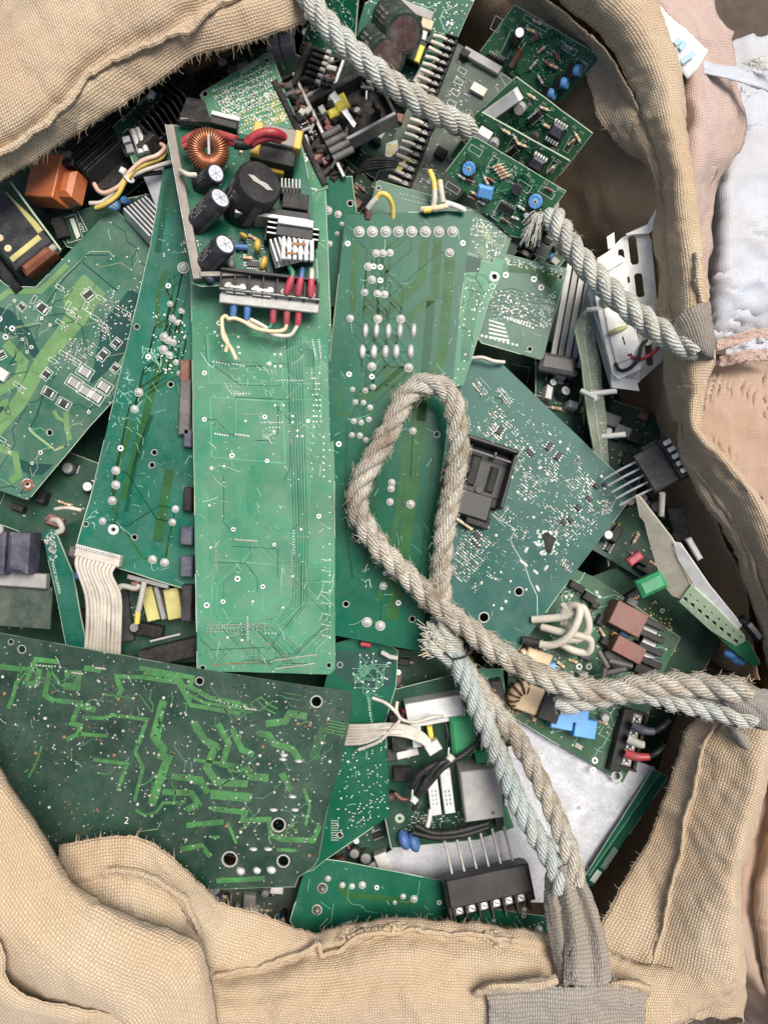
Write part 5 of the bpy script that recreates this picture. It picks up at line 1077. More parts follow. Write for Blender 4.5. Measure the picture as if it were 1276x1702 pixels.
# ---- dark oily board at lower left with bright tracks
P = Plane((0, 1052, 72), (585, 1160, 70), (100, 1450, 84))
B = Board('dark oily board with bright green tracks and drilled holes at lower left', [(-60, 1040), (0, 1052), (330, 1112), (580, 1150), (585, 1156), (584, 1180), (566, 1270), (545, 1340), (530, 1425), (522, 1440), (496, 1458), (490, 1474), (350, 1478), (200, 1470), (-60, 1400)], P, 'pcb_dark', seed=6, edge='edge_dark',
    holes=[(37, 1079, 6), (332, 1132, 6), (526, 1166, 8.5), (521, 1174, 7), (463, 1371, 10), (382, 1428, 11), (471, 1431, 9), (19, 1067, 4)][:3] + [(463, 1371, 10), (382, 1428, 11), (471, 1431, 9), (19, 1067, 4)])
T = lambda p, w, m='trace_lime': B.trace(p, w * 1.0, m)
for p, w in (([(-20, 1106), (45, 1113)], 9), ([(14, 1178), (22, 1158), (28, 1135), (42, 1116)], 7), ([(40, 1138), (52, 1116), (60, 1096), (97, 1100)], 8), ([(66, 1112), (62, 1136), (42, 1138)], 9), ([(84, 1108), (75, 1155), (88, 1164), (134, 1168), (119, 1202), (134, 1206), (131, 1220), (110, 1230)], 8), ([(137, 1192), (174, 1194), (186, 1188), (245, 1196), (225, 1250), (238, 1276), (224, 1332)], 6),
    ([(131, 1220), (180, 1223)], 6), ([(155, 1262), (212, 1270), (196, 1312)], 6), ([(272, 1164), (256, 1224), (272, 1246), (266, 1262)], 13), ([(282, 1254), (268, 1290), (252, 1338)], 14), ([(190, 1124), (240, 1126), (296, 1134), (318, 1172), (400, 1186)], 7), ([(232, 1110), (320, 1126), (316, 1142), (350, 1160), (400, 1170)], 8), ([(195, 1128), (202, 1146), (194, 1162)], 8), ([(240, 1118), (300, 1129), (316, 1156), (340, 1168), (405, 1178)], 5),
    ([(322, 1200), (340, 1230), (358, 1240), (344, 1276), (360, 1300), (412, 1303)], 12), ([(362, 1203), (380, 1235), (370, 1270), (400, 1277)], 10), ([(285, 1290), (334, 1296), (346, 1318)], 10), ([(270, 1316), (318, 1318), (330, 1336), (310, 1346)], 10), ([(226, 1346), (242, 1356), (260, 1350), (272, 1334), (302, 1335)], 5), ([(442, 1203), (474, 1199), (482, 1186), (510, 1191)], 12), ([(386, 1210), (402, 1246), (422, 1254)], 10), ([(428, 1218), (447, 1222), (456, 1236), (486, 1245), (498, 1264)], 11),
    ([(380, 1275), (412, 1281), (420, 1291), (446, 1293)], 13), ([(468, 1285), (484, 1314)], 11), ([(350, 1320), (418, 1326)], 15), ([(350, 1344), (408, 1350), (404, 1363), (447, 1362), (451, 1388), (470, 1395), (520, 1397), (531, 1372)], 9), ([(310, 1372), (372, 1366)], 9), ([(378, 1366), (393, 1402)], 5), ([(360, 1464), (440, 1460)], 8), ([(300, 1412), (335, 1405), (350, 1424)], 8), ([(460, 1412), (492, 1414)], 6), ([(70, 1240), (60, 1270), (48, 1292)], 4), ([(505, 1310), (515, 1340), (508, 1372)], 5), ([(108, 1120), (130, 1120), (128, 1142), (106, 1140)], 12), ([(140, 1110), (168, 1114)], 9), ([(136, 1174), (160, 1180)], 10)): T(p, w)
B.bus([(545, 1207), (575, 1213)], 5, 5, 1.8, 'trace_lime'); B.bus([(540, 1210), (528, 1235), (522, 1262)], 4, 4, 1.4, 'trace_lime'); B.bus([(430, 1160), (445, 1175), (460, 1182)], 2, 9, 2, 'trace_lime'); B.bus([(470, 1155), (500, 1160)], 2, 8, 1.6, 'trace_lime'); B.bus([(400, 1176), (420, 1178)], 3, 6, 3, 'trace_lime')
for x, y, r in ((400, 1448, 8), (427, 1447, 7), (451, 1446, 8)): B.joint(x, y, r, r * .8, 20)
for x, y in ((421, 1411), (446, 1411), (496, 1265), (486, 1324), (455, 1346), (490, 1346), (470, 1262), (472, 1255)): B.joint(x, y, 7, 3, 5)
for x, y in ((515, 1205), (495, 1203), (437, 1241), (432, 1256), (428, 1270), (456, 1317), (548, 1266), (514, 1422), (470, 1250), (535, 1235), (252, 1338), (272, 1160), (205, 1215), (190, 1255), (229, 1337), (107, 1225), (197, 1162), (320, 1200), (264, 1255), (60, 1252), (82, 1342), (376, 1373), (400, 1383), (318, 1300), (75, 1194), (8, 1153), (5, 1125)): B.pad(x, y, 3, B.rr.choice(('solder', 'solder_dull', 'rust')), 2)
B.dots(260, [(20, 1100), (570, 1160), (530, 1400), (330, 1420), (150, 1300), (20, 1200)], (.7, 2.2), 'solder_dull', False); B.dots(240, None, (.5, 1.6), 'rust'); B.dots(130, None, (.5, 1.5), 'solder', False); B.dots(240, None, (.6, 2), 'hole')
for a in ((120, 1118, 138, 1120), (160, 1110, 175, 1112), (62, 1106, 92, 1108), (360, 1165, 400, 1175), (408, 1178, 425, 1180)): B.row(*a, 7, 1.8, 'solder_dull')
B.dots(90, [(20, 1100), (570, 1160), (530, 1400), (330, 1420), (150, 1300), (20, 1200)], (1.4, 2.6), 'solder_dull', False); B.route(24, 'trace_lime', 2.0, 9, 50); B.route(8, 'trace_lime', 5, 9, 50); B.route(40, 'pcb_smd', 1.6, 9, 50); B.dots(420, None, (.5, 2.4), 'hole'); B.dots(160, None, (.6, 1.6), 'solder_dull', False)
B.text(206, 1368, '2', 16, 10, 'silk'); B.trace([(232, 1382), (262, 1378), (268, 1366)], 1, 'trace_pale'); B.scratches(50, None, 20, 'scratch_pale', .5); B.fin()

# ---- deep green board right of centre with the row of eight humps
B = Board('deep green board with eight solder humps in a row under the rope loop', [(574, 357), (783, 349), (786, 352), (770, 470), (740, 740), (699, 1080), (696, 1082), (640, 1072), (556, 1056), (550, 900), (548, 600), (556, 520)], Plane((574, 357, 52), (783, 349, 44), (600, 1060, 40)), 'pcb_mid', seed=7, holes=[(726, 722, 4.6), (605, 765, 4.2), (590, 895, 4.6), (575, 1004, 4.6), (685, 1029, 4.6)])
for x in (597, 619, 641, 662, 684, 707, 729, 752): B.joint(x, 385 + (x - 597) * .0, 7.6)
for x, y, r in ((747, 420, 6), (625, 421, 5.4), (636, 421, 5.4), (648, 420, 5), (612, 443, 5.6), (618, 465, 5.6), (606, 486, 5), (627, 488, 5), (639, 489, 5), (582, 529, 5), (628, 530, 6), (666, 530, 6), (618, 609, 6), (679, 611, 6), (607, 649, 4), (620, 643, 4), (591, 668, 3.8), (604, 669, 3.8), (615, 677, 4), (588, 700, 4), (600, 702, 4), (613, 697, 4), (586, 647, 3.5), (585, 723, 4), (598, 724, 4.4), (608, 731, 4), (686, 716, 5), (651, 802, 5), (650, 812, 5), (648, 834, 5), (682, 838, 6), (640, 953, 4), (637, 974, 5.5), (610, 1034, 7), (632, 1040, 7)): B.joint(x, y, r)
for x in (607, 625, 645, 664, 687): B.joint(x, 550, 13, 5.4, 94)
for x in (602, 621, 640, 658, 682): B.joint(x, 585, 12.5, 6, 94)
for x, y in ((578, 405), (769, 404), (563, 738), (615, 745), (618, 626), (580, 622), (662, 1002), (621, 443), (632, 444), (632, 466)): B.ring(x, y, 2, 4.6)
B.area([(636, 616), (684, 612), (686, 652), (640, 656)], 'trace_olive')
for p, w in (([(590, 404), (586, 520)], 10), ([(707, 396), (700, 465), (640, 520), (622, 536)], 15), ([(727, 396), (722, 492), (676, 530)], 15), ([(748, 425), (735, 590), (708, 650), (700, 700)], 17), ([(568, 640), (562, 688), (590, 692)], 5), ([(700, 660), (676, 880), (650, 1030)], 22), ([(645, 400), (646, 418)], 8), ([(665, 396), (660, 520)], 0.1), ([(676, 720), (662, 850), (630, 1000)], 10)): B.trace(p, w, 'trace_olive')
for p, w in (([(716, 500), (706, 620)], 14), ([(640, 640), (664, 644), (672, 690)], 3), ([(576, 700), (574, 880), (586, 960)], 4), ([(720, 760), (700, 930)], 3), ([(620, 760), (612, 940)], 18)): B.trace(p, w, 'trace_dark')
B.route(50, 'trace_dark', 2.2, 3, 140); B.route(26, 'trace_olive', 4, 3, 120); B.scratches(90, None, 24, 'scratch', .5); B.scratches(10, [(600, 920), (625, 920), (625, 985), (600, 985)], 16, 'scratch_pale', .9); B.scratches(16, [(560, 460), (640, 460), (640, 500), (560, 500)], 16, 'scratch', .6); B.dots(60, None, (.4, .8), 'scratch_pale'); B.fin()
# ---- two slim boards behind the deep green one
B = Board('mid green board with a small corner hole peeking out above the eight-hump board', [(624, 304), (630, 300), (735, 330), (852, 371), (856, 376), (838, 432), (826, 470), (700, 500), (610, 380)], Plane((624, 304, 34), (852, 371, 26), (700, 500, 20)), 'pcb_smd', seed=11, holes=[(843, 379, 3.6), (629, 313, 3.4)])
B.row(665, 322, 720, 336, 11, 1.3); B.row(668, 330, 722, 344, 11, 1.3); B.row(790, 363, 828, 374, 12, 1.2, 'silk'); B.dots(50, [(780, 360), (850, 380), (830, 440), (790, 430)]); B.web(16, [(780, 360), (850, 380), (830, 440), (780, 430)], 'trace_pale', .8, 14); B.bus([(800, 372), (812, 400), (832, 412)], 3, 3, .9, 'trace_pale'); B.bus([(796, 410), (806, 425), (812, 440)], 4, 3, .8, 'trace_pale')
B.scratches(14); B.fin()
B = Board('narrow light green board with fine square tracks tucked right of the eight-hump board', [(772, 418), (790, 424), (796, 432), (818, 438), (822, 428), (838, 432), (832, 458), (826, 470), (812, 500), (770, 640), (748, 644), (740, 600)], Plane((772, 418, 33), (838, 432, 30), (760, 640, 26)), 'pcb_light', seed=12, holes=[(821, 460, 4.4)])
B.ring(821, 460, 5, 8, 'solder'); B.ring(818, 476, 3, 5.5, 'trace_light'); B.area([(776, 424), (800, 430), (796, 452), (772, 452)], 'trace_navy')
for x, y in ((795, 489), (804, 493), (792, 500), (800, 504), (784, 515), (797, 518), (772, 531), (786, 531), (779, 551), (770, 540)): B.pad(x, y, 2)
for k in range(7): B.trace([(784 + k * 3, 468), (770 + k * 3, 540), (766 + k * 2, 600)], .8, 'trace_dark')
B.web(12, None, 'trace_dark', .8, 20, 15); B.dots(30); B.row(778, 465, 790, 468, 4, 1.3, 'silk'); B.scratches(10); B.fin()
B = Board('green board corner with one round hole, just right of the open power supply', [(470, 300), (585, 293), (588, 320), (602, 420), (600, 500), (500, 520)], Plane(20), 'pcb_mid', seed=13, holes=[(582, 338, 4.6)])
for x, y, r in ((545, 350, 6), (562, 356, 5), (560, 388, 3), (548, 405, 4), (568, 372, 3)): B.joint(x, y, r)
B.scratches(12); B.fin()
# ---- small square board with dense soldering
P = Plane((830, 420, 22), (942, 448, 20), (900, 598, 12))
B = Board('small square board with crusty white edge and crowded solder dots', [(832, 424), (846, 424), (938, 446), (942, 450), (922, 520), (903, 594), (898, 598), (800, 570), (790, 556)], P, 'pcb_smd', seed=14, holes=[(931, 461, 4), (880, 580, 3.6)])
for p, w in (([(800, 512), (818, 508), (830, 498), (845, 500), (855, 512), (872, 512), (885, 524), (900, 522)], 1.1), ([(820, 520), (835, 520), (852, 530), (872, 525), (895, 540)], 1.1), ([(826, 490), (850, 485), (870, 492), (896, 500)], 1.2)): B.bus([(x, y) for x, y in p], 3, 6, w, 'trace_navy')
for k in range(5): B.trace([(812, 532 + k * 7), (838 + k * 2, 540 + k * 6.5)], 3.2, 'silk')
B.row(800, 558, 858, 574, 9, 3); B.row(838, 528, 885, 545, 10, 2.4); B.row(843, 528, 880, 538, 9, 2.2)
for x, y in ((840, 457), (887, 464), (899, 478)): B.ring(x, y, 2.4, 5, 'solder')
B.dots(120, [(815, 480), (905, 490), (895, 545), (815, 530)], (1, 2.2), 'solder', False); B.dots(110, [(835, 425), (940, 450), (935, 462), (830, 436)], (.6, 2), 'scratch_pale'); B.dots(90, [(900, 500), (925, 480), (915, 540), (895, 550)], (.6, 2), 'scratch_pale'); B.area([(845, 430), (930, 455), (915, 480), (880, 455), (845, 452)], 'trace_olive'); B.scratches(30, None, 12, 'scratch_pale'); B.fin()
# ---- teal board
P = Plane((800, 600, 4), (1054, 817, 6), (852, 1092, 14))
B = Board('teal board with crowds of tiny white components and a burnt hole', [(770, 600), (786, 592), (800, 592), (836, 606), (846, 616), (1054, 815), (1055, 819), (960, 945), (853, 1092), (780, 1050), (690, 990), (720, 720)], P, 'pcb_teal', seed=15, holes=[(862, 983, 6.5), (804, 1026, 7.5)])
B.area([(900, 890), (908, 884), (917, 890), (924, 895), (918, 910), (914, 920), (906, 916), (903, 900)], 'hole', .5); B.dots(110, [(892, 880), (930, 884), (926, 925), (896, 922)], (.8, 2.6), 'scratch_pale'); B.area([(900, 890), (908, 884), (917, 890), (924, 895), (918, 910), (914, 920), (906, 916), (903, 900)], 'hole', .8)
for c in ((797, 645, 14, 6, 46, 52), (838, 660, 16, 6, 46, 52), (826, 705, 20, 26, 90, 40), (822, 720, 12, 20, 50, 40), (860, 740, 22, 16, 60, 45), (905, 768, 16, 10, 22, 45), (850, 765, 12, 12, 24, 45), (915, 780, 18, 14, 34, 45), (880, 810, 20, 16, 70, 40), (965, 805, 22, 18, 110, 45), (985, 830, 26, 20, 60, 45), (930, 800, 12, 10, 20, 45), (945, 850, 16, 18, 36, 45), (968, 868, 24, 18, 46, 45), (930, 875, 16, 16, 50, 45), (946, 890, 10, 14, 24, 45), (840, 855, 16, 10, 44, 40), (864, 885, 12, 10, 14, 40), (785, 912, 26, 30, 190, 40), (770, 940, 20, 24, 90, 40), (820, 955, 10, 14, 16, 120), (790, 975, 6, 10, 10, 30), (940, 938, 8, 12, 34, 120), (960, 765, 8, 7, 24, 45), (910, 830, 10, 20, 12, 45), (1005, 840, 14, 12, 20, 45), (870, 780, 18, 10, 24, 45), (895, 715, 24, 14, 16, 45), (915, 855, 16, 14, 24, 45)): B.smd(*c)
for a in ((792, 632, 808, 650, 7), (798, 628, 814, 646, 7), (826, 648, 848, 670, 8), (832, 644, 852, 664, 7)): B.row(*a, 1.1, 'silk')
B.smd(822, 690, 6, 9, 16, 45, 1.1, None, ('red', 'brown', 'silk'))
B.dots(420, [(780, 680), (840, 640), (1040, 810), (930, 950), (760, 960)], (.5, 1.1), 'silk')
for x, y in ((896, 778), (930, 735), (943, 747), (909, 788), (860, 818), (872, 830), (850, 793), (810, 876), (824, 890), (886, 860), (999, 792), (822, 706), (840, 1000), (833, 1012), (795, 711), (1004, 812)): B.pad(x, y, 3.4, 'solder', 1.6)
for x, y, a in ((874, 914, 125), (891, 904, 45), (867, 934, 45), (890, 951, 45), (907, 944, 125), (872, 938, 40), (893, 978, 60)): B.joint(x, y, 6, 2.6, a, 'silk', 2)
for x, y, w, h, a in ((912, 742, 14, 8, -55), (880, 752, 14, 8, 45), (927, 758, 13, 8, -55), (830, 716, 13, 9, 125), (792, 890, 14, 9, 45), (978, 829, 10, 7, 45), (960, 844, 10, 7, 45), (990, 808, 9, 7, 45), (1004, 806, 8, 6, 45), (947, 864, 10, 7, 45), (936, 868, 9, 7, 45), (790, 905, 16, 5, 45)): B.chip(x, y, w, h, a, 3.4, 'charcoal', 3 if w > 12 else 0)
for x, y in ((832, 951, ), (822, 962), (789, 975), (800, 968), (848, 966), (846, 984), (874, 980), (820, 1006)): B.pad(x, y, 2.2, 'silk', 1.2)
B.trace([(810, 842), (822, 858), (844, 872), (856, 880), (848, 896), (846, 890), (852, 908), (862, 924), (872, 940), (880, 965), (892, 990), (893, 1032)], 1.0, 'scratch_pale'); B.trace([(805, 844), (840, 876)], .7, 'scratch_pale')
B.trace([(790, 648), (799, 654), (797, 660)], 1.6, 'hole'); B.trace([(822, 660), (834, 664), (834, 672)], 1.6, 'hole')
for reg in ([(840, 745), (875, 740), (870, 790), (840, 790)], [(1000, 830), (1040, 830), (1010, 860)], [(860, 790), (915, 790), (915, 815)]): B.scratches(46, reg, 14, 'scratch_pale', .7)
B.scratches(50, None, 16, 'scratch_pale', .5); B.fin()
# black plastic lens-like housing lying on the teal board
t = thing('housing', 'black hollow plastic housing with wire coil, lying on the teal board under the rope loop', 'plastic housing', W(790, 800, 10))
F = axis_frame(795, 790, 12, (.12, .1, .98), 18); b = MB(); b.box(F, 0, 0, 0, 84, 96, 12, 'charcoal', 2); b.box(F, 0, -46, 0, 86, 7, 46, 'black', 2); b.box(F, -42, 0, 0, 6, 98, 34, 'black', 2); b.box(F, 42, 0, 0, 6, 98, 40, 'black', 2); b.box(F, 0, -30, 30, 80, 4, 3, 'grey_dark', .8); b.build('shell', t)
b = MB(); b.box(F, -14, -2, 12, 16, 52, 8, 'hole', 3); b.box(F, 20, 4, 12, 14, 44, 8, 'hole', 3); b.box(F, 4, 0, 11, 74, 66, 3, 'charcoal', 2); b.cyl(F, 4, 26, 12, 7, 5, 'black', 14, .5); b.box(F, 10, -34, 12, 8, 14, 26, 'grey_dark', 3, 3); b.build('insert', t)
b = MB(); b.box(F, -2, 52, 0, 70, 44, 14, 'black', 3); b.box(F, 18, 74, 0, 40, 20, 10, 'black_dusty', 2); b.build('foot', t)
b = MB()
for k in range(9): b.tube(cr([W(738, 775 + k * 7, 8), W(722, 790 + k * 8, 26), W(712, 808 + k * 8, 20)], 10), 2.2, 'copper', 6)
b.build('winding', t)
b = MB(); b.tube(cr([W(752, 858, 30), W(770, 870, 26), W(784, 880, 20)], 12), 2.6, 'wire_cream', 6); b.build('lead', t)
b = MB(); b.tube(cr([W(778, 596, 20), W(800, 594, 24), W(820, 600, 22), W(838, 602, 14)], 20), 3, 'wire_white', 7); o = b.build('cut_wire'); 
o['label'] = 'short white cut wire end lying at the top edge of the teal board'; o['category'] = 'wire'

# ---- four upright cards, top right
def card(label, out, zs, seed, parts):
    B = Board(label, out, Plane((*out[0], zs[0]), (*out[1], zs[1]), (*out[2], zs[2])), 'pcb_card', 4, edge='edge', seed=seed, group='upright cards plugged in at the upper right'); parts(B)
    B.scratches(8); B.dots(46, None, (.6, 1.2), 'silk'); B.dots(50, None, (.7, 1.3), 'solder', False); B.route(60, 'trace_dark', 1.4, 32, 50); B.route(30, 'trace_light', .9, 32, 60); B.fin()
def sk(B, items):
    for x, y, w, h, a in items: B.rect(x, y, w, h, a, 'silk', .8)
def txt(B, items, a=32):
    for x, y, s in items: B.text(x, y, s, 6.5, a)
def c1(B):
    B.can(852, 72, 8.5, 26, 'black', 'cap_top', tx=863, ty=54, tz=76); B.resistor(858, 95, 30, 5, -58, 'brown', ()); B.chip(822, 100, 30, 13, 30, 6, 'black', 7)
    for x, y, a in ((893, 36, 24), (890, 62, -50), (900, 82, -40), (945, 78, 30), (925, 92, 60), (910, 105, 40), (886, 108, -50), (898, 132, 60), (920, 110, 20), (882, 50, 20)): B.resistor(x, y, 13, 2.6, a, B.rr.choice(('wire_cream', 'brown', 'white_plastic')))
    for x, y in ((956, 117), (935, 138), (914, 156)): 
        mb = MB(); F = axis_frame(x, y, B.pl.hit(x, y).z + 7, (.75, -.35, .5), 0); mb.box(F, 0, 0, -10, 20, 20, 10, 'black', 1); mb.cyl(F, 0, 0, 0, 9, 9, 'sky_blue', 16, 1); mb.build('trimmer', B.root)
    sk(B, [(846, 74, 14, 40, 30), (890, 38, 44, 8, 30), (946, 82, 24, 9, 30), (825, 40, 14, 20, 30), (962, 112, 20, 20, 30)]); txt(B, [(895, 34, 'IC1'), (873, 44, 'R2'), (884, 52, 'R3'), (848, 34, 'C1'), (930, 70, 'R7'), (940, 82, 'R8'), (966, 105, 'VR1'), (822, 86, 'Q1')]); B.smd(905, 90, 30, 24, 30, 32)
def icbox(B, x, y):
    mb = MB(); F = B.F(x, y, 32); mb.box(F, 0, 0, .4, 26, 30, 14, 'charcoal', 2); o = mb.build('transformer', B.root); q = MB(); q.box(F, 0, -4, 14, 20, 18, 4, 'navy_plastic', 2)
    for k in range(5): q.box(F, -10 + k * 5, 14, 8, 3, 6, 8, 'white_plastic', .6); q.box(F, -10 + k * 5, -15, 8, 3, 5, 7, 'white_plastic', .6)
    q.build('pins', o)
def c2(B):
    B.block(838, 172, 66, 20, 18, -36, 'ceramic', 'power_resistor', z=4); B.can(866, 178, 9, 14, 'grey_box', None); icbox(B, 927, 217); B.chip(890, 194, 24, 9, -40, 6, 'black', 6); B.can(890, 226, 8, 14, 'charcoal', None); B.can(920, 246, 7, 12, 'charcoal', 'grey_metal')
    for x, y, a in ((884, 160, 32), (905, 180, 20), (950, 235, -40), (960, 228, 60), (910, 210, 30)): B.resistor(x, y, 13, 2.4, a)
    txt(B, [(880, 150, 'C2'), (900, 172, 'R4'), (914, 182, 'R5'), (950, 212, 'R9'), (962, 220, 'C4'), (934, 198, 'P1'), (876, 172, '6A')]); sk(B, [(905, 196, 40, 12, 32), (946, 240, 10, 26, 32), (870, 168, 20, 12, 32)])
def c3(B):
    B.block(806, 222, 22, 22, 22, 32, 'ceramic', 'power_resistor', z=4); B.can(822, 236, 8.5, 14, 'grey_box', None); icbox(B, 893, 268); B.chip(852, 250, 22, 9, -40, 6, 'black', 5); B.can(866, 272, 6, 10, 'charcoal', None)
    for x, y, a in ((842, 218, 32), (868, 240, 20), (915, 280, -40), (858, 232, 60)): B.resistor(x, y, 13, 2.4, a)
    txt(B, [(826, 208, 'C2'), (852, 226, 'R4'), (866, 234, 'R5'), (915, 262, 'R9'), (924, 268, 'C4'), (898, 248, 'P1'), (838, 218, '6A')]); sk(B, [(850, 246, 14, 30, 32), (918, 276, 10, 20, 32)])
def c4(B):
    B.trim(780, 279, 11, 20); B.trim(890, 333, 11.5, 20); B.block(807, 318, 25, 20, 12, 14, 'sky_blue', 'film_capacitor', bev=3); B.can(860, 312, 9, 14, 'charcoal', None); B.chip(842, 346, 26, 12, 30, 5, 'black', 6); B.can(876, 354, 5, 14, 'black', 'cap_top')
    for k in range(5): B.resistor(826 + k * 3.4, 281 + k * 4.6 - 6, 14, 2.2, -20, 'wire_cream')
    for x, y, a in ((768, 294, 32), (780, 299, 20), (815, 298, 30), (808, 300, 60), (866, 345, 32), (913, 314, 26), (800, 336, 30), (840, 366, 30), (856, 362, 20), (790, 322, 30), (786, 330, 30)): B.resistor(x, y, 12, 2.3, a, B.rr.choice(('wire_cream', 'brown', 'silk', 'copper_dark')))
    sk(B, [(790, 250, 22, 10, 32), (820, 270, 12, 18, 32), (870, 310, 24, 12, 32), (908, 320, 26, 10, 32), (752, 312, 24, 10, 32), (830, 350, 14, 30, 32)]); txt(B, [(796, 243, 'VR1'), (817, 256, 'C2'), (852, 278, 'R6'), (848, 284, 'R13'), (844, 292, 'R15'), (838, 300, 'R17'), (806, 285, 'R3'), (874, 292, 'R4'), (880, 300, 'C3'), (902, 304, 'C3'), (924, 314, 'R11'), (787, 334, 'R1'), (800, 332, 'R22')]); B.smd(866, 350, 16, 20, 30, 32); B.smd(840, 360, 30, 14, 40, 32)
card('topmost green card with three blue side trimmers in a row', [(855, 8), (1000, 95), (930, 170), (800, 100), (797, 86)], (56, 50, -10), 21, c1)
card('green card holding a long white ceramic resistor, second from the top of four', [(857, 128), (984, 222), (930, 292), (752, 250), (790, 190)], (72, 66, 4), 22, c2)
card('green card with a short white resistor stub just behind the front card', [(800, 187), (946, 268), (905, 320), (745, 262)], (86, 78, 24), 23, c3)
card('front green card with two round blue trimmers and a blue film capacitor', [(786, 226), (940, 318), (882, 398), (846, 392), (740, 286)], (98, 90, 34), 24, c4)
# ---- grey-green back plane with two screw terminal strips under the cards
B = Board('grey-green back board with two long black screw terminal strips under the rope', [(745, 62), (800, 96), (860, 140), (862, 210), (760, 330), (700, 360), (618, 310), (640, 260), (690, 150)], Plane((745, 62, 4), (860, 140, 10), (640, 310, -14)), 'pcb_gray', seed=25)
B.terminals(750, 70, 712, 170, 9, 22, 14, 'black', lug='wire_white'); B.terminals(716, 196, 672, 312, 10, 22, 14, 'black', lug='wire_white')
B.header(795, 152, 26, 14, 8, 5, 2, 30); B.block(800, 105, 70, 14, 10, 30, 'grey_box', 'connector'); B.block(772, 95, 14, 12, 14, 30, 'black_dusty', 'post'); B.block(732, 258, 18, 16, 12, 30, 'black_dusty', 'relay'); B.block(716, 212, 14, 10, 10, 30, 'black', 'chip'); B.block(748, 200, 16, 12, 8, 30, 'grey_box', 'relay')
B.area([(642, 238), (660, 232), (662, 248), (646, 264), (640, 258)], 'silk')
for x, y in ((648, 243), (656, 243), (646, 252), (654, 253)): B.ring(x, y, 1.6, 3.8, 'gold')
B.block(664, 200, 12, 14, 10, 10, 'brown', 'fuse'); B.block(672, 277, 30, 10, 10, -40, 'silk_yellow', 'connector'); B.dots(90, None, (.6, 1.5), 'silk'); B.scratches(30, None, 24, 'scratch_pale'); B.smd(760, 160, 20, 40, 50, 30); B.smd(706, 290, 14, 20, 30, 30)
for k in range(4): B.rect(768 - k * 6, 118 + k * 18, 14, 8, 30)
B.fin()
t = thing('wire_bundle', 'bundle of thin black wires curving out from under the grey-green back board', 'wires', W(600, 280, -20))
for k in range(13):
    b = MB(); b.tube(cr([W(664 - k * .5, 268 + k * .9, 14), W(640, 262 + k * 1.4, 16 + k % 3 * 3), W(606 - k * 1.6, 268 + k * 2, 6), W(588 - k, 300 + k * 2, -40), W(590, 350, -90)], 26), 1.7, 'wire_black', 5); b.build('wire', t)
# ---- capacitor board at the top and the plain green boards beside it
B = Board('green board at the top edge carrying two big dark green capacitors and yellow coils', [(606, 6), (640, -14), (740, -20), (788, 0), (756, 72), (728, 130), (690, 150), (590, 100), (596, 40)], Plane((606, 6, 10), (788, 0, 6), (690, 150, -24)), 'pcb_mid', seed=26)
B.can(648, 30, 31, 70, 'sleeve_green', 'cap_brown', tx=672, ty=56, tz=70, vent=False); B.can(622, 74, 31, 60, 'sleeve_green', 'cap_brown', tx=644, ty=96, tz=52, vent=False)
o = B.block(683, 90, 34, 40, 26, -70, 'black', 'coil'); b = MB(); F = B.F(683, 90, -70); b.box(F, -6, -12, 26, 44, 10, 6, 'lemon', 1.5); b.box(F, -4, 14, 26, 26, 9, 5, 'lemon', 1.5); b.build('tape', o)
B.block(708, 45, 20, 14, 14, 20, 'wire_cream', 'relay'); B.block(700, 62, 16, 14, 12, 20, 'white_plastic', 'relay'); B.block(690, 20, 60, 14, 10, 22, 'grey_box', 'connector'); B.block(712, 70, 18, 10, 10, 20, 'black', 'chip'); B.smd(690, 14, 30, 10, 60, 20); B.dots(60, [(710, 0), (785, 0), (750, 70), (720, 60)], (1, 2), 'solder', False); B.dots(40, [(640, 110), (730, 130), (700, 150), (660, 140)], (1, 2.4), 'solder', False)
B.pad(744, 38, 3); B.pad(750, 40, 3); B.pad(742, 42, 2); B.trace([(724, 95), (738, 92)], 1.2, 'silk'); B.web(14, None, 'trace_light', 1.6, 30, 20); B.row(642, 70, 652, 76, 3, 1, 'silk'); B.block(696, 130, 24, 12, 10, -60, 'white_plastic', 'terminal'); B.block(706, 145, 14, 10, 10, -60, 'blue', 'film_capacitor'); B.disc(650, 160, 7, 4, 20, 'red'); B.disc(640, 158, 7, 4, 60, 'green_box'); B.scratches(20); B.fin()
B = Board('plain green board sloping away under the rope at the top edge', [(560, -20), (596, -16), (590, 60), (556, 130), (522, 122), (498, 84), (512, 40)], Plane((560, -20, 40), (590, 60, 30), (498, 84, -30)), 'pcb_mid', seed=27)
B.row(527, 52, 533, 36, 4, 1.6, 'silk'); B.row(523, 52, 529, 36, 4, 1.6, 'silk'); B.dots(90, None, (.9, 2), 'solder', False); B.web(12, None, 'trace_light', 1.4, 18, -60); B.fin()
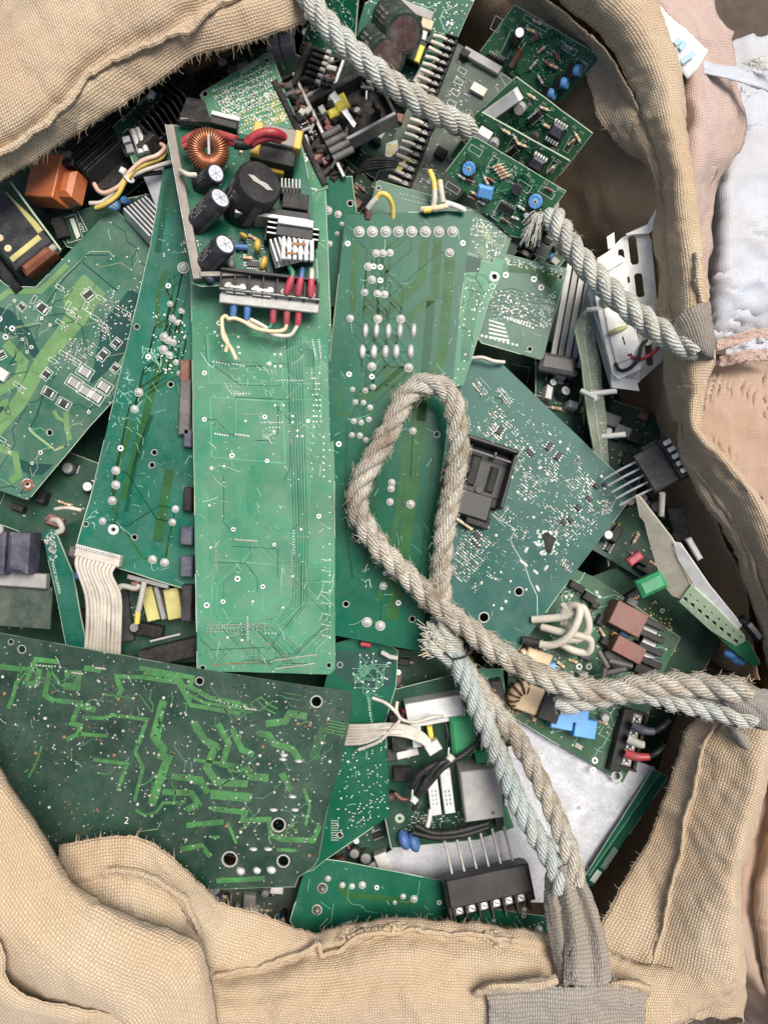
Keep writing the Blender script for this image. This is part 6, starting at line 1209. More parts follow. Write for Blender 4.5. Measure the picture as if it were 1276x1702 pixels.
# ---- burnt sooty modules between the light board and the rope
def burnt(label, x, y, z, w, l, h, ang, tilt, seed):
    t = thing('burnt_module', label, 'module', W(x, y, z)); F = axis_frame(x, y, z, tilt, ang); rr = random.Random(seed); b = MB(); b.box(F, 0, 0, 0, w, l, 8, 'burnt', 1); b.box(F, -w / 2, 0, 0, 10, l, h, 'burnt', 2); b.box(F, w / 2, 0, 0, 6, l, h * .8, 'grey_metal', 1); b.box(F, 0, -l / 2, 0, w, 5, h * .7, 'burnt', 1); b.build('case', t)
    for k in range(46):
        b = MB(); a, c = rr.uniform(-w * .36, w * .36), rr.uniform(-l * .44, l * .44); q = rr.random(); m = rr.choice(('burnt', 'black_dusty', 'grey_dark', 'burnt', 'pale_dust', 'brown', 'black'))
        if q < .5: b.box(F.sub(a, c, 0, rr.uniform(-30, 30)), 0, 0, 6, rr.uniform(5, 20), rr.uniform(4, 13), rr.uniform(6, h), m, 1.5); b.build('component_block', t)
        else: f2 = F.sub(a, c, rr.uniform(14, h * .8), rr.uniform(-60, 60)); b.tube([f2.pt(-rr.uniform(6, 14), 0, 0), f2.pt(rr.uniform(6, 14), 0, rr.uniform(-5, 8))], rr.uniform(1.4, 5.5), m, 9); b.build('capacitor', t)
    return t, F
t, F = burnt('sooty open module with yellow tape and grey tubes right of the light board', 556, 216, -6, 84, 190, 40, 63, (-.1, .05, 1), 3)
F = axis_frame(556, 216, -6, (-.1, .05, 1), -27)
b = MB(); b.box(F, 24, -12, 34, 22, 26, 10, 'lemon', 3); b.box(F, 6, -4, 34, 16, 14, 8, 'lemon', 3); b.build('yellow_tape', t)
for k in range(4): b = MB(); b.tube([W(536 + k * 6, 228 + k * 12, 36), W(566 + k * 7, 212 + k * 12, 38)], 6, 'grey_dark', 10); b.build('capacitor', t)
b = MB(); b.prism([W(548, 160, 40), W(556, 150, 42), (W(592, 205, 30)), W(588, 212, 30)], Vector((0, 0, 1)), 2, 'aluminium'); b.build('bent_shield', t)
t, F = burnt('sooty terminal row charred grey below the plain green board', 530, 140, -4, 60, 80, 36, 20, (.1, .1, 1), 8)
b = MB()
for k in range(6): b.box(F, -6, -30 + k * 11, 30, 26, 6, 12, 'burnt', 1.5); b.box(F, 6, -30 + k * 11, 36, 8, 6, 8, 'pale_dust', 1)
b.build('terminal_strip', t)
t, F = burnt('long charred black case lying along the right edge of the light board', 516, 225, 12, 34, 190, 26, -26, (0, 0, 1), 5)
t = thing('connector_block', 'dusty grey connector block above the corner of the light board', 'connector', W(468, 92, 0)); F = axis_frame(470, 86, -4, (-.15, .2, 1), -12)
for k in range(2): b = MB(); b.box(F, -10 + k * 22, 0, 0, 20, 36, 30, 'grey_box', 1.5); b.box(F, -10 + k * 22, -8, 29, 10, 12, 2.5, 'grey_dark', .5); b.build('socket', t)
b = MB(); b.box(F, -40, 26, -4, 40, 10, 12, 'pale_dust', 1); b.box(F, -16, -26, -6, 70, 8, 20, 'black_dusty', 1); b.build('bracket', t)
# ---- heat sink assembly, upper left
t = thing('heat_sink', 'long black finned heat sink lying slantwise under the flap at upper left', 'heat sink', W(230, 240, -20)); F = axis_frame(232, 226, -30, (.1, .25, 1), -42)
b = MB(); b.box(F, 0, 0, 0, 250, 86, 8, 'black_dusty', 1); b.build('base_plate', t)
for k in range(8): b = MB(); b.box(F, 0, -38 + k * 8, 8, 250, 2.2, 34 + (k % 2) * 3, 'charcoal', .5); b.build('fin', t)
t2 = thing('heat_sink', 'short black heat sink with upright fins behind the power supply corner', 'heat sink', W(285, 200, 0)); F2 = axis_frame(276, 204, -6, (-.25, .35, .9), -40)
b = MB(); b.box(F2, 0, 0, 0, 90, 70, 10, 'black', 1); b.build('base_plate', t2)
for k in range(9): b = MB(); b.box(F2, -42 + k * 10.5, 0, 10, 2.6, 74, 34, 'charcoal', .5); b.build('fin', t2)
b = MB(); b.box(F2, -52, 22, 0, 34, 50, 30, 'black_dusty', 2); b.build('mounting_block', t2)
B = Board('narrow dark green strip board with white printing on the slanted heat sink', [(187, 212), (252, 148), (268, 156), (265, 166), (214, 224), (222, 265), (208, 258)], Plane((187, 212, 28), (252, 148, 30), (214, 224, 24)), 'pcb_deep', seed=31)
txt(B, [(205, 203, 'R2'), (214, 194, 'C8'), (222, 186, 'C5'), (230, 178, 'R12'), (238, 170, 'C1'), (246, 163, 'R7')], -45); B.rect(252, 160, 14, 10, -45, 'silk', 2.4); B.block(252, 160, 12, 9, 4, -45, 'ceramic', 'component_block'); B.trace([(204, 222), (212, 214), (218, 218), (240, 190), (262, 168)], 1, 'silk'); B.fin()
B = Board('small clear fuse holder board with glass fuses above the tied wires', [(206, 226), (236, 222), (252, 262), (222, 272)], Plane(30), 'pcb_smd', seed=32)
for k in range(2):
    F = B.F(230 + k * 9, 240 - k * 3, 70); b = MB(); b.tube([F.pt(-20, 0, 7), F.pt(20, 0, 7)], 4.6, 'white_plastic', 10); o = b.build('fuse', B.root); b = MB(); b.tube([F.pt(-21, 0, 7), F.pt(-12, 0, 7)], 5.4, 'solder', 10); b.tube([F.pt(12, 0, 7), F.pt(21, 0, 7)], 5.4, 'solder', 10); b.build('end_cap', o)
B.block(213, 236, 12, 10, 10, -15, 'ceramic', 'clip'); B.block(218, 250, 12, 14, 8, -15, 'grey_box', 'clip'); B.fin()
t = thing('metal_bracket', 'bare metal corner bracket with a screw hole behind the tied wires', 'bracket', W(262, 300, 10)); pl = Plane((238, 290, 16), (284, 272, 24), (262, 340, 8)); b = MB()
b.prism([pl.hit(*p) for p in ((238, 292), (286, 268), (280, 310), (264, 352), (258, 340))], pl.n, 3, 'aluminium', holes=[circ(pl, 280, 284, 3.4)]); b.build('plate', t)
b = MB(); F = axis_frame(250, 372, 6, (.2, .3, .9), -30)
for k in range(7): b.box(F, -24 + k * 7, 0, 0, 3, 66, 22, 'aluminium', .4)
b.box(F, 0, 0, -4, 52, 66, 5, 'grey_metal', .5); b.build('fins', t)
t = thing('transformer', 'orange taped transformer with brass coil ends under the flap at upper left', 'transformer', W(108, 312, 20)); F = axis_frame(104, 312, 6, (-.25, .1, .95), 4)
b = MB(); b.box(F, -6, 0, 0, 56, 72, 40, 'orange', 2, top='orange'); b.build('tape_wrap', t); b = MB(); b.box(F, 34, 6, 0, 26, 44, 34, 'orange', 7); b.build('winding', t)
b = MB(); b.tube([F.pt(-34, -40, 26 + 4), F.pt(30, -40, 30)], 7, 'bronze_metal', 10); b.box(F, -36, 0, 4, 6, 40, 30, 'gold', 2); b.box(F, 30, -26, 8, 24, 10, 28, 'black', 2); b.build('core', t)
t = thing('wire_bundle', 'peach, yellow and white wires held by a cable tie across the heat sink', 'wires', W(215, 290, 50))
for q, m in (([(157, 306, 30), (165, 318, 40), (178, 320, 44), (200, 308, 52), (214, 288, 58), (236, 268, 60), (262, 258, 58), (274, 246, 50), (268, 240, 40)], 'wire_peach'), ([(160, 346, 30), (175, 340, 40), (195, 325, 48), (208, 302, 56), (222, 284, 56), (244, 272, 54), (268, 262, 50), (276, 250, 44)], 'wire_yellow'), ([(150, 338, 28), (170, 336, 34), (188, 322, 42), (204, 304, 50), (216, 294, 50), (238, 284, 50), (262, 276, 46), (290, 268, 44)], 'wire_white'), ([(160, 348, 26), (190, 332, 40), (210, 300, 46), (230, 292, 44), (270, 286, 30)], 'wire_black')):
    b = MB(); b.tube(cr([W(*p) for p in q], 50), 3.6, m, 8); b.build('wire', t)
b = MB(); b.tube(cr([W(206, 292, 60), W(216, 302, 66), W(222, 300, 52), W(210, 290, 44), W(206, 292, 60)], 16), 2.2, 'white_plastic', 6); b.box(axis_frame(206, 286, 60, (0, 0, 1), 30), 0, 0, 0, 10, 10, 8, 'white_plastic', 1.5); b.build('cable_tie', t)
B = Board('small deep green board with blue trimmers between bracket and left board', [(86, 370), (92, 362), (170, 338), (262, 320), (280, 340), (250, 410), (150, 420), (112, 410)], Plane((86, 370, -16), (262, 320, -8), (150, 420, -24)), 'pcb_deep', seed=33)
B.trim(194, 345, 9, 20, 'sky_blue', 12); B.can(212, 336, 6, 16, 'blue', None); B.rect(120, 380, 26, 40, -16, 'silk', .8); B.area([(116, 364), (123, 362), (134, 392), (128, 398)], 'silk'); B.block(104, 380, 20, 34, 10, -16, 'black', 'relay'); B.trace([(130, 352), (146, 384)], 1, 'silk'); B.block(220, 346, 20, 14, 10, -20, 'charcoal', 'chip'); B.smd(240, 334, 16, 10, 20, -20); B.text(130, 372, '470V', 8, 60); B.fin()
t = thing('relay_module', 'black and cream taped relay box lying at the far left edge', 'relay box', W(40, 390, 20)); F = axis_frame(26, 380, -6, (-.05, .05, 1), 52)
b = MB(); b.box(F, 0, 0, 0, 150, 74, 30, 'charcoal', 2); b.build('body', t); b = MB(); b.box(F, 8, -34, 27, 90, 10, 5, 'olive_plastic', 1); b.box(F, 58, 2, 26, 10, 60, 5, 'olive_plastic', 1); b.build('tape', t)
for k in range(3):
    b = MB(); b.cyl(F, -4 + k * 22, 24, 29, 6, 3, 'wire_cream', 14, .6); b.build('rivet', t)
b = MB(); b.box(F, 76, 0, 0, 26, 60, 26, 'copper', 6); b.box(F, 74, -30, 4, 20, 16, 18, 'solder_dull', 3); b.build('winding', t)
b = MB(); b.box(F, 10, 56, -10, 170, 14, 26, 'black', 2); b.box(F, 12, 62, 6, 160, 3, 8, 'grey_metal', .5); b.build('lower_rail', t)
B = Board('edge-on dark green board between the relay box and the orange transformer', [(0, 306), (16, 302), (100, 416), (96, 424), (60, 400), (0, 330)], Plane((0, 306, 26), (100, 416, 20), (0, 340, -20)), 'pcb_deep', seed=34); B.trace([(0, 312), (96, 418)], 1.4, 'silk'); B.fin()
# ---- white frame and boards at the right side wall
t = thing('equipment_frame', 'white slotted plastic frame with folded ear, leaning on the right wall of the bag', 'frame', W(1040, 520, 20))
pl = Plane((1000, 430, 44), (1078, 380, 62), (1060, 640, 30)); b = MB()
slot = lambda x, y, w, l, a: [pl.hit(x + p * math.cos(a) - q * math.sin(a), y + p * math.sin(a) + q * math.cos(a)) for p, q in ((-w, -l * .8), (-w * .6, -l), (w * .6, -l), (w, -l * .8), (w, l * .8), (w * .6, l), (-w * .6, l), (-w, l * .8))]
b.prism([pl.hit(*p) for p in ((994, 428), (1010, 418), (1032, 396), (1072, 374), (1082, 400), (1100, 600), (1062, 634), (1010, 560), (980, 500))], pl.n, 3, 'white_frame', holes=[slot(1052, 416, 7, 24, -.12), slot(1033, 432, 5, 18, -.12), slot(1062, 474, 7, 20, -.12), slot(1052, 540, 6, 26, -.12), slot(1074, 530, 6, 22, -.12), slot(1078, 588, 6, 20, -.1), slot(1043, 465, 3, 5, -.1)]); b.build('slotted_plate', t)
for q, m, th in ((((1008, 394, 52), (1020, 386, 54), (1022, 410, 48), (1010, 414, 46)), 'white_frame', 2.4), (((1040, 390, 66), (1076, 374, 70), (1098, 336, 92), (1110, 342, 94), (1106, 358, 90), (1078, 388, 70)), 'white_frame', 2.6), (((980, 470, 52), (1000, 480, 60), (1064, 610, 56), (1062, 636, 46), (1024, 640, 44), (976, 490, 46)), 'white_frame', 3), (((976, 478, 46), (984, 470, 52), (1028, 640, 46), (1014, 646, 30), (972, 500, 30)), 'grey_box', 3), (((1014, 622, 52), (1058, 632, 54), (1062, 650, 48), (1016, 644, 44)), 'white_frame', 3)):
    b = MB(); A = [W(*p) for p in q]; n = (A[1] - A[0]).cross(A[2] - A[0]).normalized(); n = n if n.z > 0 else -n; b.prism(A, n, th, m); b.build('folded_panel', t)
pl2 = Plane((990, 455, 70), (1036, 430, 80), (1040, 628, 66)); b = MB()
sq = lambda x, y, w, l, a: [pl2.hit(x + p * math.cos(a) - q * math.sin(a), y + p * math.sin(a) + q * math.cos(a)) for p, q in ((-w, -l), (w, -l), (w, l), (-w, l))]
b.prism([pl2.hit(*p) for p in ((984, 468), (996, 446), (1030, 424), (1038, 430), (1046, 500), (1068, 600), (1064, 614), (1028, 630), (1018, 622), (1000, 550))], pl2.n, 34, 'white_frame', holes=[sq(1006, 530, 1.6, 4, -.15), sq(1042, 536, 1.6, 4, -.15), sq(1036, 566, 1.4, 7, -.3), sq(1046, 590, 4, 2, -.3)]); b.build('box_cover', t)
b = MB(); b.ribbon([pl2.hit(*p, .8) for p in ((992, 462), (1010, 552), (1026, 618))], pl2.n, 2.4, 'grey_box'); b.ribbon([pl2.hit(*p, .8) for p in ((1026, 604), (1064, 590))], pl2.n, 1.6, 'grey_box'); b.box(frame(pl2, 1018, 442, -30), 0, 0, 0, 34, 8, 6, 'white_frame', 1); b.build('rib', t)
b = MB(); F = axis_frame(1104, 347, 95, (-.2, .1, 1), 0); b.ring(F, 0, 0, 1.5, 4.6, .6, 'grey_metal'); b.build('eyelet', t)
b = MB(); b.dome(axis_frame(1008, 498, 74, (0, 0, 1)), 0, 0, 0, 10, 6, 'glue', 12, None, .3); b.dome(axis_frame(1018, 552, 72, (0, 0, 1), -20), 8, 0, 0, 18, 6, 'glue', 12, 5, .3); b.build('hot_glue', t)
for p, m in (([(1046, 590, 66), (1058, 598, 76), (1076, 592, 80), (1090, 582, 76), (1100, 566, 66)], 'red'), ([(1022, 604, 68), (1030, 616, 76), (1046, 612, 82), (1060, 596, 84), (1066, 574, 80), (1074, 566, 72)], 'wire_black')):
    b = MB(); b.tube(cr([W(*q) for q in p], 26), 3, m, 8); b.build('wire', t)
b = MB(); F = axis_frame(1076, 568, 74, (0, 0, 1)); b.ring(F, 0, 0, 2.5, 6, 0, 'white_plastic'); b.cyl(F, 0, 0, -6, 6, 5.6, 'white_plastic', 14, .5); b.build('eyelet', t)
b = MB(); b.tube([W(974, 515, 60), W(1012, 512, 66)], 4, 'white_plastic', 8); b.build('spacer', t)
t = thing('air_filter', 'dusty white ribbed strip standing between the small square board and the white frame', 'ribbed strip', W(940, 520, 0)); pl = Plane((930, 460, 6), (980, 440, 16), (930, 600, -20))
for k in range(5):
    b = MB(); x = 922 + k * 12; b.prism([pl.hit(x + 22, 428, k), pl.hit(x + 31, 426, k), pl.hit(x - 2, 610, k), pl.hit(x - 11, 612, k)], pl.n, 14, 'pale_dust' if k % 2 else 'white_plastic'); b.build('rib', t)
b = MB(); F = axis_frame(925, 606, -4, (0, 0, 1), 10); b.box(F, 0, 0, -10, 60, 30, 22, 'grey_dark', 6); b.build('foot', t)
B = Board('tall narrow pale grey-green board standing edge up with white posts', [(955, 549), (961, 531), (966, 524), (976, 512), (980, 524), (987, 540), (990, 572), (998, 606), (1000, 640), (1007, 690), (1008, 730), (1013, 800), (1019, 850), (1023, 868), (1017, 905), (1011, 942), (1005, 900), (996, 830), (986, 745), (976, 690), (970, 640), (966, 600)], Plane((958, 546, 46), (1010, 740, -8), (990, 560, 30)), 'pcb_pale', seed=35, edge='edge')
for k in range(120): 
    t_ = B.rr.random(); x, y = 972 + 34 * t_ + B.rr.gauss(8, 5), 540 + 330 * t_
    if B.inside(x, y): B.pad(x, y, B.rr.uniform(.8, 1.7), B.rr.choice(('solder', 'silk')))
for p in ((980, 655, 1024, 650), (1000, 726, 1038, 722), (966, 650, 990, 662)): b = MB(); b.tube([W(p[0], p[1], 52), W(p[2], p[3], 72)], 4.4, 'white_plastic', 8); b.build('spacer', B.root)
B.trace([(970, 560), (990, 690), (1005, 800)], 1, 'silk'); B.web(14, None, 'trace_smd', 1.2, 20, 80, False); B.fin()
junk('dark crowded board standing behind the tall narrow pale board', 930, 650, -50, 90, 170, 10, 41, 'pcb_deep', (.3, .2, 1), 22, None, .9)
junk('dim green board with slot pads under the tall narrow board', 1036, 740, -60, 90, 130, 20, 42, 'pcb_deep', (-.2, .1, 1), 8)
junk('dark board with a black relay in the gap below the teal board corner', 1050, 880, -46, 130, 130, 30, 43, 'pcb_deep', (.1, .2, 1), 20)
# five-pin black plug
t = thing('connector_block', 'black five-way plug with long bare pins pointing at the teal board', 'connector', W(1100, 780, 60)); F = axis_frame(1094, 778, 58, (-.3, .1, .9), 58)
b = MB(); b.box(F, 0, 4, 0, 70, 46, 24, 'charcoal', 2); b.box(F, 0, -24, 4, 74, 16, 26, 'black', 2); b.box(F, -38, -6, 2, 8, 30, 16, 'black', 1); b.build('housing', t)
for k in range(5): b = MB(); a = -26 + k * 13; b.box(F, a, -28, 18, 8, 14, 16, 'solder', .8); b.box(F, a, -20, 26, 9, 6, 8, 'hole', .4); b.build('contact', t)
for k in range(5): b = MB(); a = -26 + k * 13; b.tube([F.pt(a, 20, 8), F.pt(a - 2, 52, 4), F.pt(a - 3, 84, -6)], 2.1, 'aluminium', 6); b.build('pin', t)
# tapering beige and green unit
t = thing('terminal_unit', 'tapering beige and light green unit with two rows of square slots at the right wall', 'terminal unit', W(1150, 960, 40)); pl = Plane((1056, 826, 66), (1230, 1060, 58), (1140, 1010, 30)); b = MB()
b.prism([pl.hit(*p) for p in ((1055, 824), (1062, 826), (1116, 896), (1150, 958), (1135, 998), (1116, 990), (1100, 970), (1084, 920), (1078, 900), (1070, 868), (1062, 858))], pl.n, 5, 'beige'); b.build('broken_panel', t)
b = MB(); b.prism([pl.hit(*p, 2) for p in ((1118, 902), (1130, 904), (1178, 974), (1232, 1040), (1222, 1052), (1160, 985), (1126, 930))], pl.n, 4, 'sack_white' if False else 'ceramic'); b.build('white_sheet', t)
b = MB(); b.prism([pl.hit(*p, 1) for p in ((1116, 910), (1128, 906), (1160, 955), (1200, 1010), (1190, 1030), (1150, 980))], pl.n, 4, 'wire_cream'); b.build('beige_strip', t)
sl = []
for k in range(8):
    cx, cy = 1138 + k * 12.0, 998 + k * 10.0 - 2
    for dx, w in ((0, 3.4), (8, 1.7)): sl.append([pl.hit(cx + dx + p, cy - dx * .9 + q + (p * .5), 4) for p, q in ((-w, -w), (w, -w), (w, w), (-w, w))])
b = MB(); b.prism([pl.hit(*p, 4) for p in ((1128, 1000), (1148, 972), (1190, 1010), (1236, 1058), (1238, 1066), (1222, 1074), (1180, 1048))], pl.n, 5, 'pale_green', holes=sl); b.prism([pl.hit(*p, -2) for p in ((1128, 1000), (1150, 972), (1240, 1062), (1222, 1076))], pl.n, 2, 'hole'); b.build('slotted_face', t)
b = MB(); b.prism([pl.hit(*p, 1) for p in ((1124, 1000), (1132, 1000), (1222, 1074), (1242, 1066), (1262, 1104), (1256, 1108), (1240, 1100))], pl.n, 6, 'green_box', 'edge'); b.build('green_base', t)
b = MB(); b.box(axis_frame(1243, 1044, 62, (0, 0, 1), 50), 0, 0, 0, 48, 12, 14, 'black', 2); b.box(axis_frame(1247, 1050, 70, (0, 0, 1), 50), 0, -4, 6, 30, 8, 6, 'pale_dust', 2); b.build('end_clip', t)
for x, y in ((1214, 1088), (1226, 1098)): b = MB(); b.dome(axis_frame(x, y, 26, (0, 0, 1), 20), 0, 0, 0, 12, 10, 'sky_blue', 12, 8); b.build('disc_capacitor', t)
b = MB(); F = axis_frame(1078, 970, 20, (0, 0, 1), -25); b.box(F, 0, 0, 0, 46, 30, 18, 'green_box', 6); b.build('green_block', t); b = MB(); b.box(axis_frame(1052, 928, 20, (0, 0, 1), -35), 0, 0, 0, 26, 14, 12, 'pink_red', 3); b.build('red_block', t)
b = MB(); b.tube([W(1100, 820, 70), W(1098, 856, 50)], 5, 'pale_dust', 8); b.build('spacer', t)
t = thing('plastic_offcuts', 'dark plastic plate leaning against the bag wall below the five-way plug', 'plate', W(1120, 880, 20)); b = MB(); pl = Plane((1106, 846, 30), (1142, 842, 50), (1120, 930, 10)); b.prism([pl.hit(*p) for p in ((1108, 846), (1140, 844), (1146, 930), (1124, 900))], pl.n, 3, 'black_dusty'); b.box(axis_frame(1150, 912, 40, (0, 0, 1), 60), 0, 0, 0, 40, 10, 10, 'white_plastic', 2); b.build('plate', t)
# ---- yellow wires behind the top edge of the eight-hump board
t = thing('wire_bundle', 'yellow wire arch with red sleeve behind the top edge of the eight-hump board', 'wires', W(634, 335, 50))
b = MB(); b.tube(cr([W(622, 334, 70), W(632, 322, 76), W(644, 326, 74), W(652, 342, 60), (W(653, 362, 46))], 30), 4, 'wire_yellow', 8); b.build('wire', t); b = MB(); b.tube(cr([W(612, 346, 62), W(618, 338, 68), W(626, 329, 73)], 8), 5, 'white_plastic', 8); b.build('ferrule', t); b = MB(); b.tube([W(611, 362, 50), W(612, 344, 62)], 5.5, 'brown', 9); b.build('sleeve', t)
t = thing('wire_bundle', 'two cut yellow and white wire ends lying behind the front card', 'wires', W(725, 330, 50))
for q, m in (([(714, 284, 60), (720, 300, 64), (722, 316, 62)], 'wire_yellow'), ([(722, 314, 62), (722, 330, 62), (720, 342, 58)], 'wire_white'), ([(731, 302, 62), (733, 318, 64), (736, 336, 60)], 'wire_white'), ([(731, 300, 62), (731, 308, 62)], 'wire_yellow'), ([(700, 348, 56), (724, 346, 60), (744, 342, 60)], 'wire_cream'), ([(740, 338, 60), (756, 342, 60), (772, 350, 54)], 'white_plastic'), ([(704, 350, 58), (716, 349, 59)], 'wire_yellow')):
    b = MB(); b.tube(cr([W(*p) for p in q], 12), 4.6, m, 8); b.build('wire', t)
# ---- green board under the dark oily one
B = Board('green board with rows of tiny square dots behind the cut white wires', [(556, 1070), (590, 1060), (650, 1074), (661, 1082), (658, 1140), (640, 1200), (648, 1355), (540, 1430), (520, 1446), (480, 1460), (500, 1300)], Plane((556, 1070, 22), (661, 1082, 10), (540, 1430, 30)), 'pcb_mid', seed=51, holes=[(565, 1105, 4), (565, 1388, 4.4)])
B.area([(560, 1080), (655, 1085), (650, 1140), (600, 1150), (556, 1120)], 'trace_navy', .2)
for k in range(5):
    for j in range(9): B.dot(551 + k * 2.6, 1364 + j * 4, .9, 'silk')
B.dots(130, [(560, 1260), (645, 1200), (645, 1350), (560, 1400)], (.8, 1.4), 'silk'); B.dots(40, [(580, 1080), (650, 1090), (640, 1160), (590, 1150)], (1, 2), 'solder', False); B.row(611, 1160, 617, 1200, 9, 1.2, 'silk'); B.row(615, 1330, 615, 1360, 6, 1, 'silk'); B.row(594, 1368, 604, 1360, 5, 1.1, 'silk'); B.route(30, 'trace_light', 1, 0, 80); B.trace([(575, 1300), (580, 1285), (610, 1270), (640, 1265)], 1.2, 'trace_dark')
b = MB(); b.tube([W(600, 1070, 30), W(616, 1073, 32)], 4.5, 'red', 8); b.build('fuse', B.root); b = MB(); b.tube([W(634, 1084, 26), W(648, 1092, 30), W(660, 1094, 26)], 4, 'pale_dust', 8); b.build('wire_stub', B.root); B.scratches(24); B.fin()
# ---- white plug with cut white wires
t = thing('wire_bundle', 'white wires with a small white plug crossing above the grey relay board', 'wires', W(650, 1210, 60))
for k in range(7):
    b = MB(); o = k * 5.2; b.tube(cr([W(570, 1206 + o * 1.0, 30), W(606, 1206 + o * .9, 50), W(640, 1204 + o * .55, 60 + (k % 3) * 3), W(672, 1206 + o * .55, 60), W(700, 1218 + o * .5, 58), W(714, 1232 + o * .4, 54)], 34), 2.8, 'wire_white', 7); b.build('wire', t)
for q in ([(619, 1160, 60), (640, 1168, 66), (656, 1182, 70), (664, 1196, 72), (652, 1210, 70), (630, 1232, 62), (596, 1246, 44)], [(660, 1166, 66), (659, 1182, 70), (668, 1196, 74), (690, 1200, 68), (720, 1192, 62), (736, 1190, 50)]):
    b = MB(); b.tube(cr([W(*p) for p in q], 36), 2.7, 'wire_white', 7); b.build('wire', t)
b = MB(); F = axis_frame(719, 1239, 44, (0, 0, 1), 58); b.box(F, 0, 0, 0, 18, 24, 14, 'white_plastic', 1.5)
for k in range(3): b.box(F, 9, -8 + k * 8, 4, 3, 4, 6, 'grey_dark', .5)
b.build('plug', t)
# ---- crowded relay board
P = Plane((640, 1130, 8), (835, 1120, 0), (690, 1400, -6))
B = Board('crowded board with grey relay, white blocks and a green box beside the spliced rope', [(632, 1170), (640, 1150), (800, 1110), (835, 1118), (846, 1210), (838, 1340), (850, 1372), (800, 1395), (650, 1410), (640, 1360)], P, 'pcb_deep', seed=52)
B.block(718, 1170, 92, 34, 30, -10, 'grey_box', 'power_resistor', top='ceramic'); B.block(724, 1184, 92, 20, 26, -10, 'ceramic', 'power_resistor'); B.block(690, 1215, 16, 34, 30, -8, 'ceramic', 'power_resistor')
o = B.block(765, 1212, 40, 62, 34, -6, 'green_box', 'film_capacitor', bev=5); B.block(796, 1250, 20, 22, 26, -6, 'green_box', 'film_capacitor', bev=3)
o = B.block(793, 1302, 62, 82, 46, -8, 'grey_box', 'relay', top='grey_box', bev=2); b = MB(); b.cyl(B.F(810, 1330, -8), 0, 0, 46.2, 3, .4, 'grey_dark', 10); b.build('dimple', o)
for x, s in ((716, 'A'), (738, 'B')):
    o = B.block(x + 2, 1308 - (x - 716) * .15, 17, 74, 26, -8, 'ceramic', 'power_resistor'); b = MB(); F = B.F(x + 2, 1308, -8)
    for j in range(2):
        for q in range(4): b.box(F, -3 + j * 6, -4 + q * 7, 26, 2, 4.4, .4, 'grey_dark', .05)
    b.build('printing', o)
B.block(660, 1210, 24, 60, 26, -6, 'black_dusty', 'relay'); B.block(676, 1248, 36, 12, 14, -14, 'white_plastic', 'connector'); B.block(712, 1208, 8, 22, 34, -10, 'lemon', 'coil'); B.block(668, 1282, 30, 22, 16, 0, 'black', 'relay'); B.block(650, 1250, 18, 20, 14, 0, 'charcoal', 'relay')
B.block(826, 1355, 14, 24, 18, -6, 'black_dusty', 'connector'); B.block(838, 1360, 20, 40, 1, -20, 'pcb_light', 'pad_area'); B.disc(672, 1178, 7, 5, 20, 'red', 14)
for x, y in ((672, 1400), (688, 1404)): mb = MB(); mb.dome(axis_frame(x, y, 14, (0, 0, 1), 70), 0, 0, -10, 17, 16, 'blue_wire', 14, 10); mb.build('disc_capacitor', B.root)
B.ring(664, 1360, 3, 8, 'edge'); B.smd(740, 1360, 60, 14, 90, -6); B.smd(700, 1350, 20, 20, 40); B.dots(70, None, (.8, 1.6), 'solder', False); B.can(650, 1320, 8, 12, 'black', 'copper_dark')
B.wires([[(752, 1262, 46), (730, 1270, 54), (706, 1300, 52), (694, 1320, 46), (688, 1345, 36)], [(800, 1230, 40), (770, 1254, 46), (736, 1276, 52), (706, 1310, 48), (690, 1326, 44)], [(748, 1256, 46), (700, 1284, 52), (682, 1310, 44)]], 5, 'wire_black'); B.wires([[(656, 1318, 34), (668, 1328, 38), (684, 1328, 36)]], 3, 'brown'); B.wires([[(742, 1240, 52), (744, 1222, 54), (740, 1200, 50)]], 2, 'wire_black')
for x, y in ((748, 1258), (688, 1328)): mb = MB(); F = axis_frame(x, y, 50, (0, 0, 1), 40); mb.box(F, 0, 0, 0, 11, 10, 9, 'white_plastic', 2); mb.tube([F.pt(-5, 0, 6), F.pt(-14, -12, 8)], 1.6, 'white_plastic', 6); mb.build('cable_tie', B.root)
B.wires([[(690, 1372, 30), (720, 1384, 34), (760, 1382, 34), (812, 1368, 30)], [(686, 1384, 30), (724, 1392, 32), (770, 1388, 32), (812, 1374, 28)]], 5, 'wire_black'); B.wires([[(716, 1345, 24), (712, 1366, 28), (706, 1385, 24)]], 4, 'white_plastic'); B.fin()
B = Board('small green board strip and black pin socket behind the spliced rope', [(780, 1112), (836, 1112), (840, 1210), (826, 1216), (800, 1160)], Plane(34), 'pcb_light', seed=53); F = B.F(832, 1180, 78)
b = MB(); b.box(F, 0, 0, .4, 110, 18, 22, 'black', 1.5); b.build('socket', B.root); b = MB()
for k in range(12): b.box(F, -40 + k * 7, 6, 22.4, 2.4, 2.4, 1, 'gold', .2)
b.build('pins', B.root); B.block(842, 1222, 16, 12, 16, 0, 'black', 'latch'); B.fin()
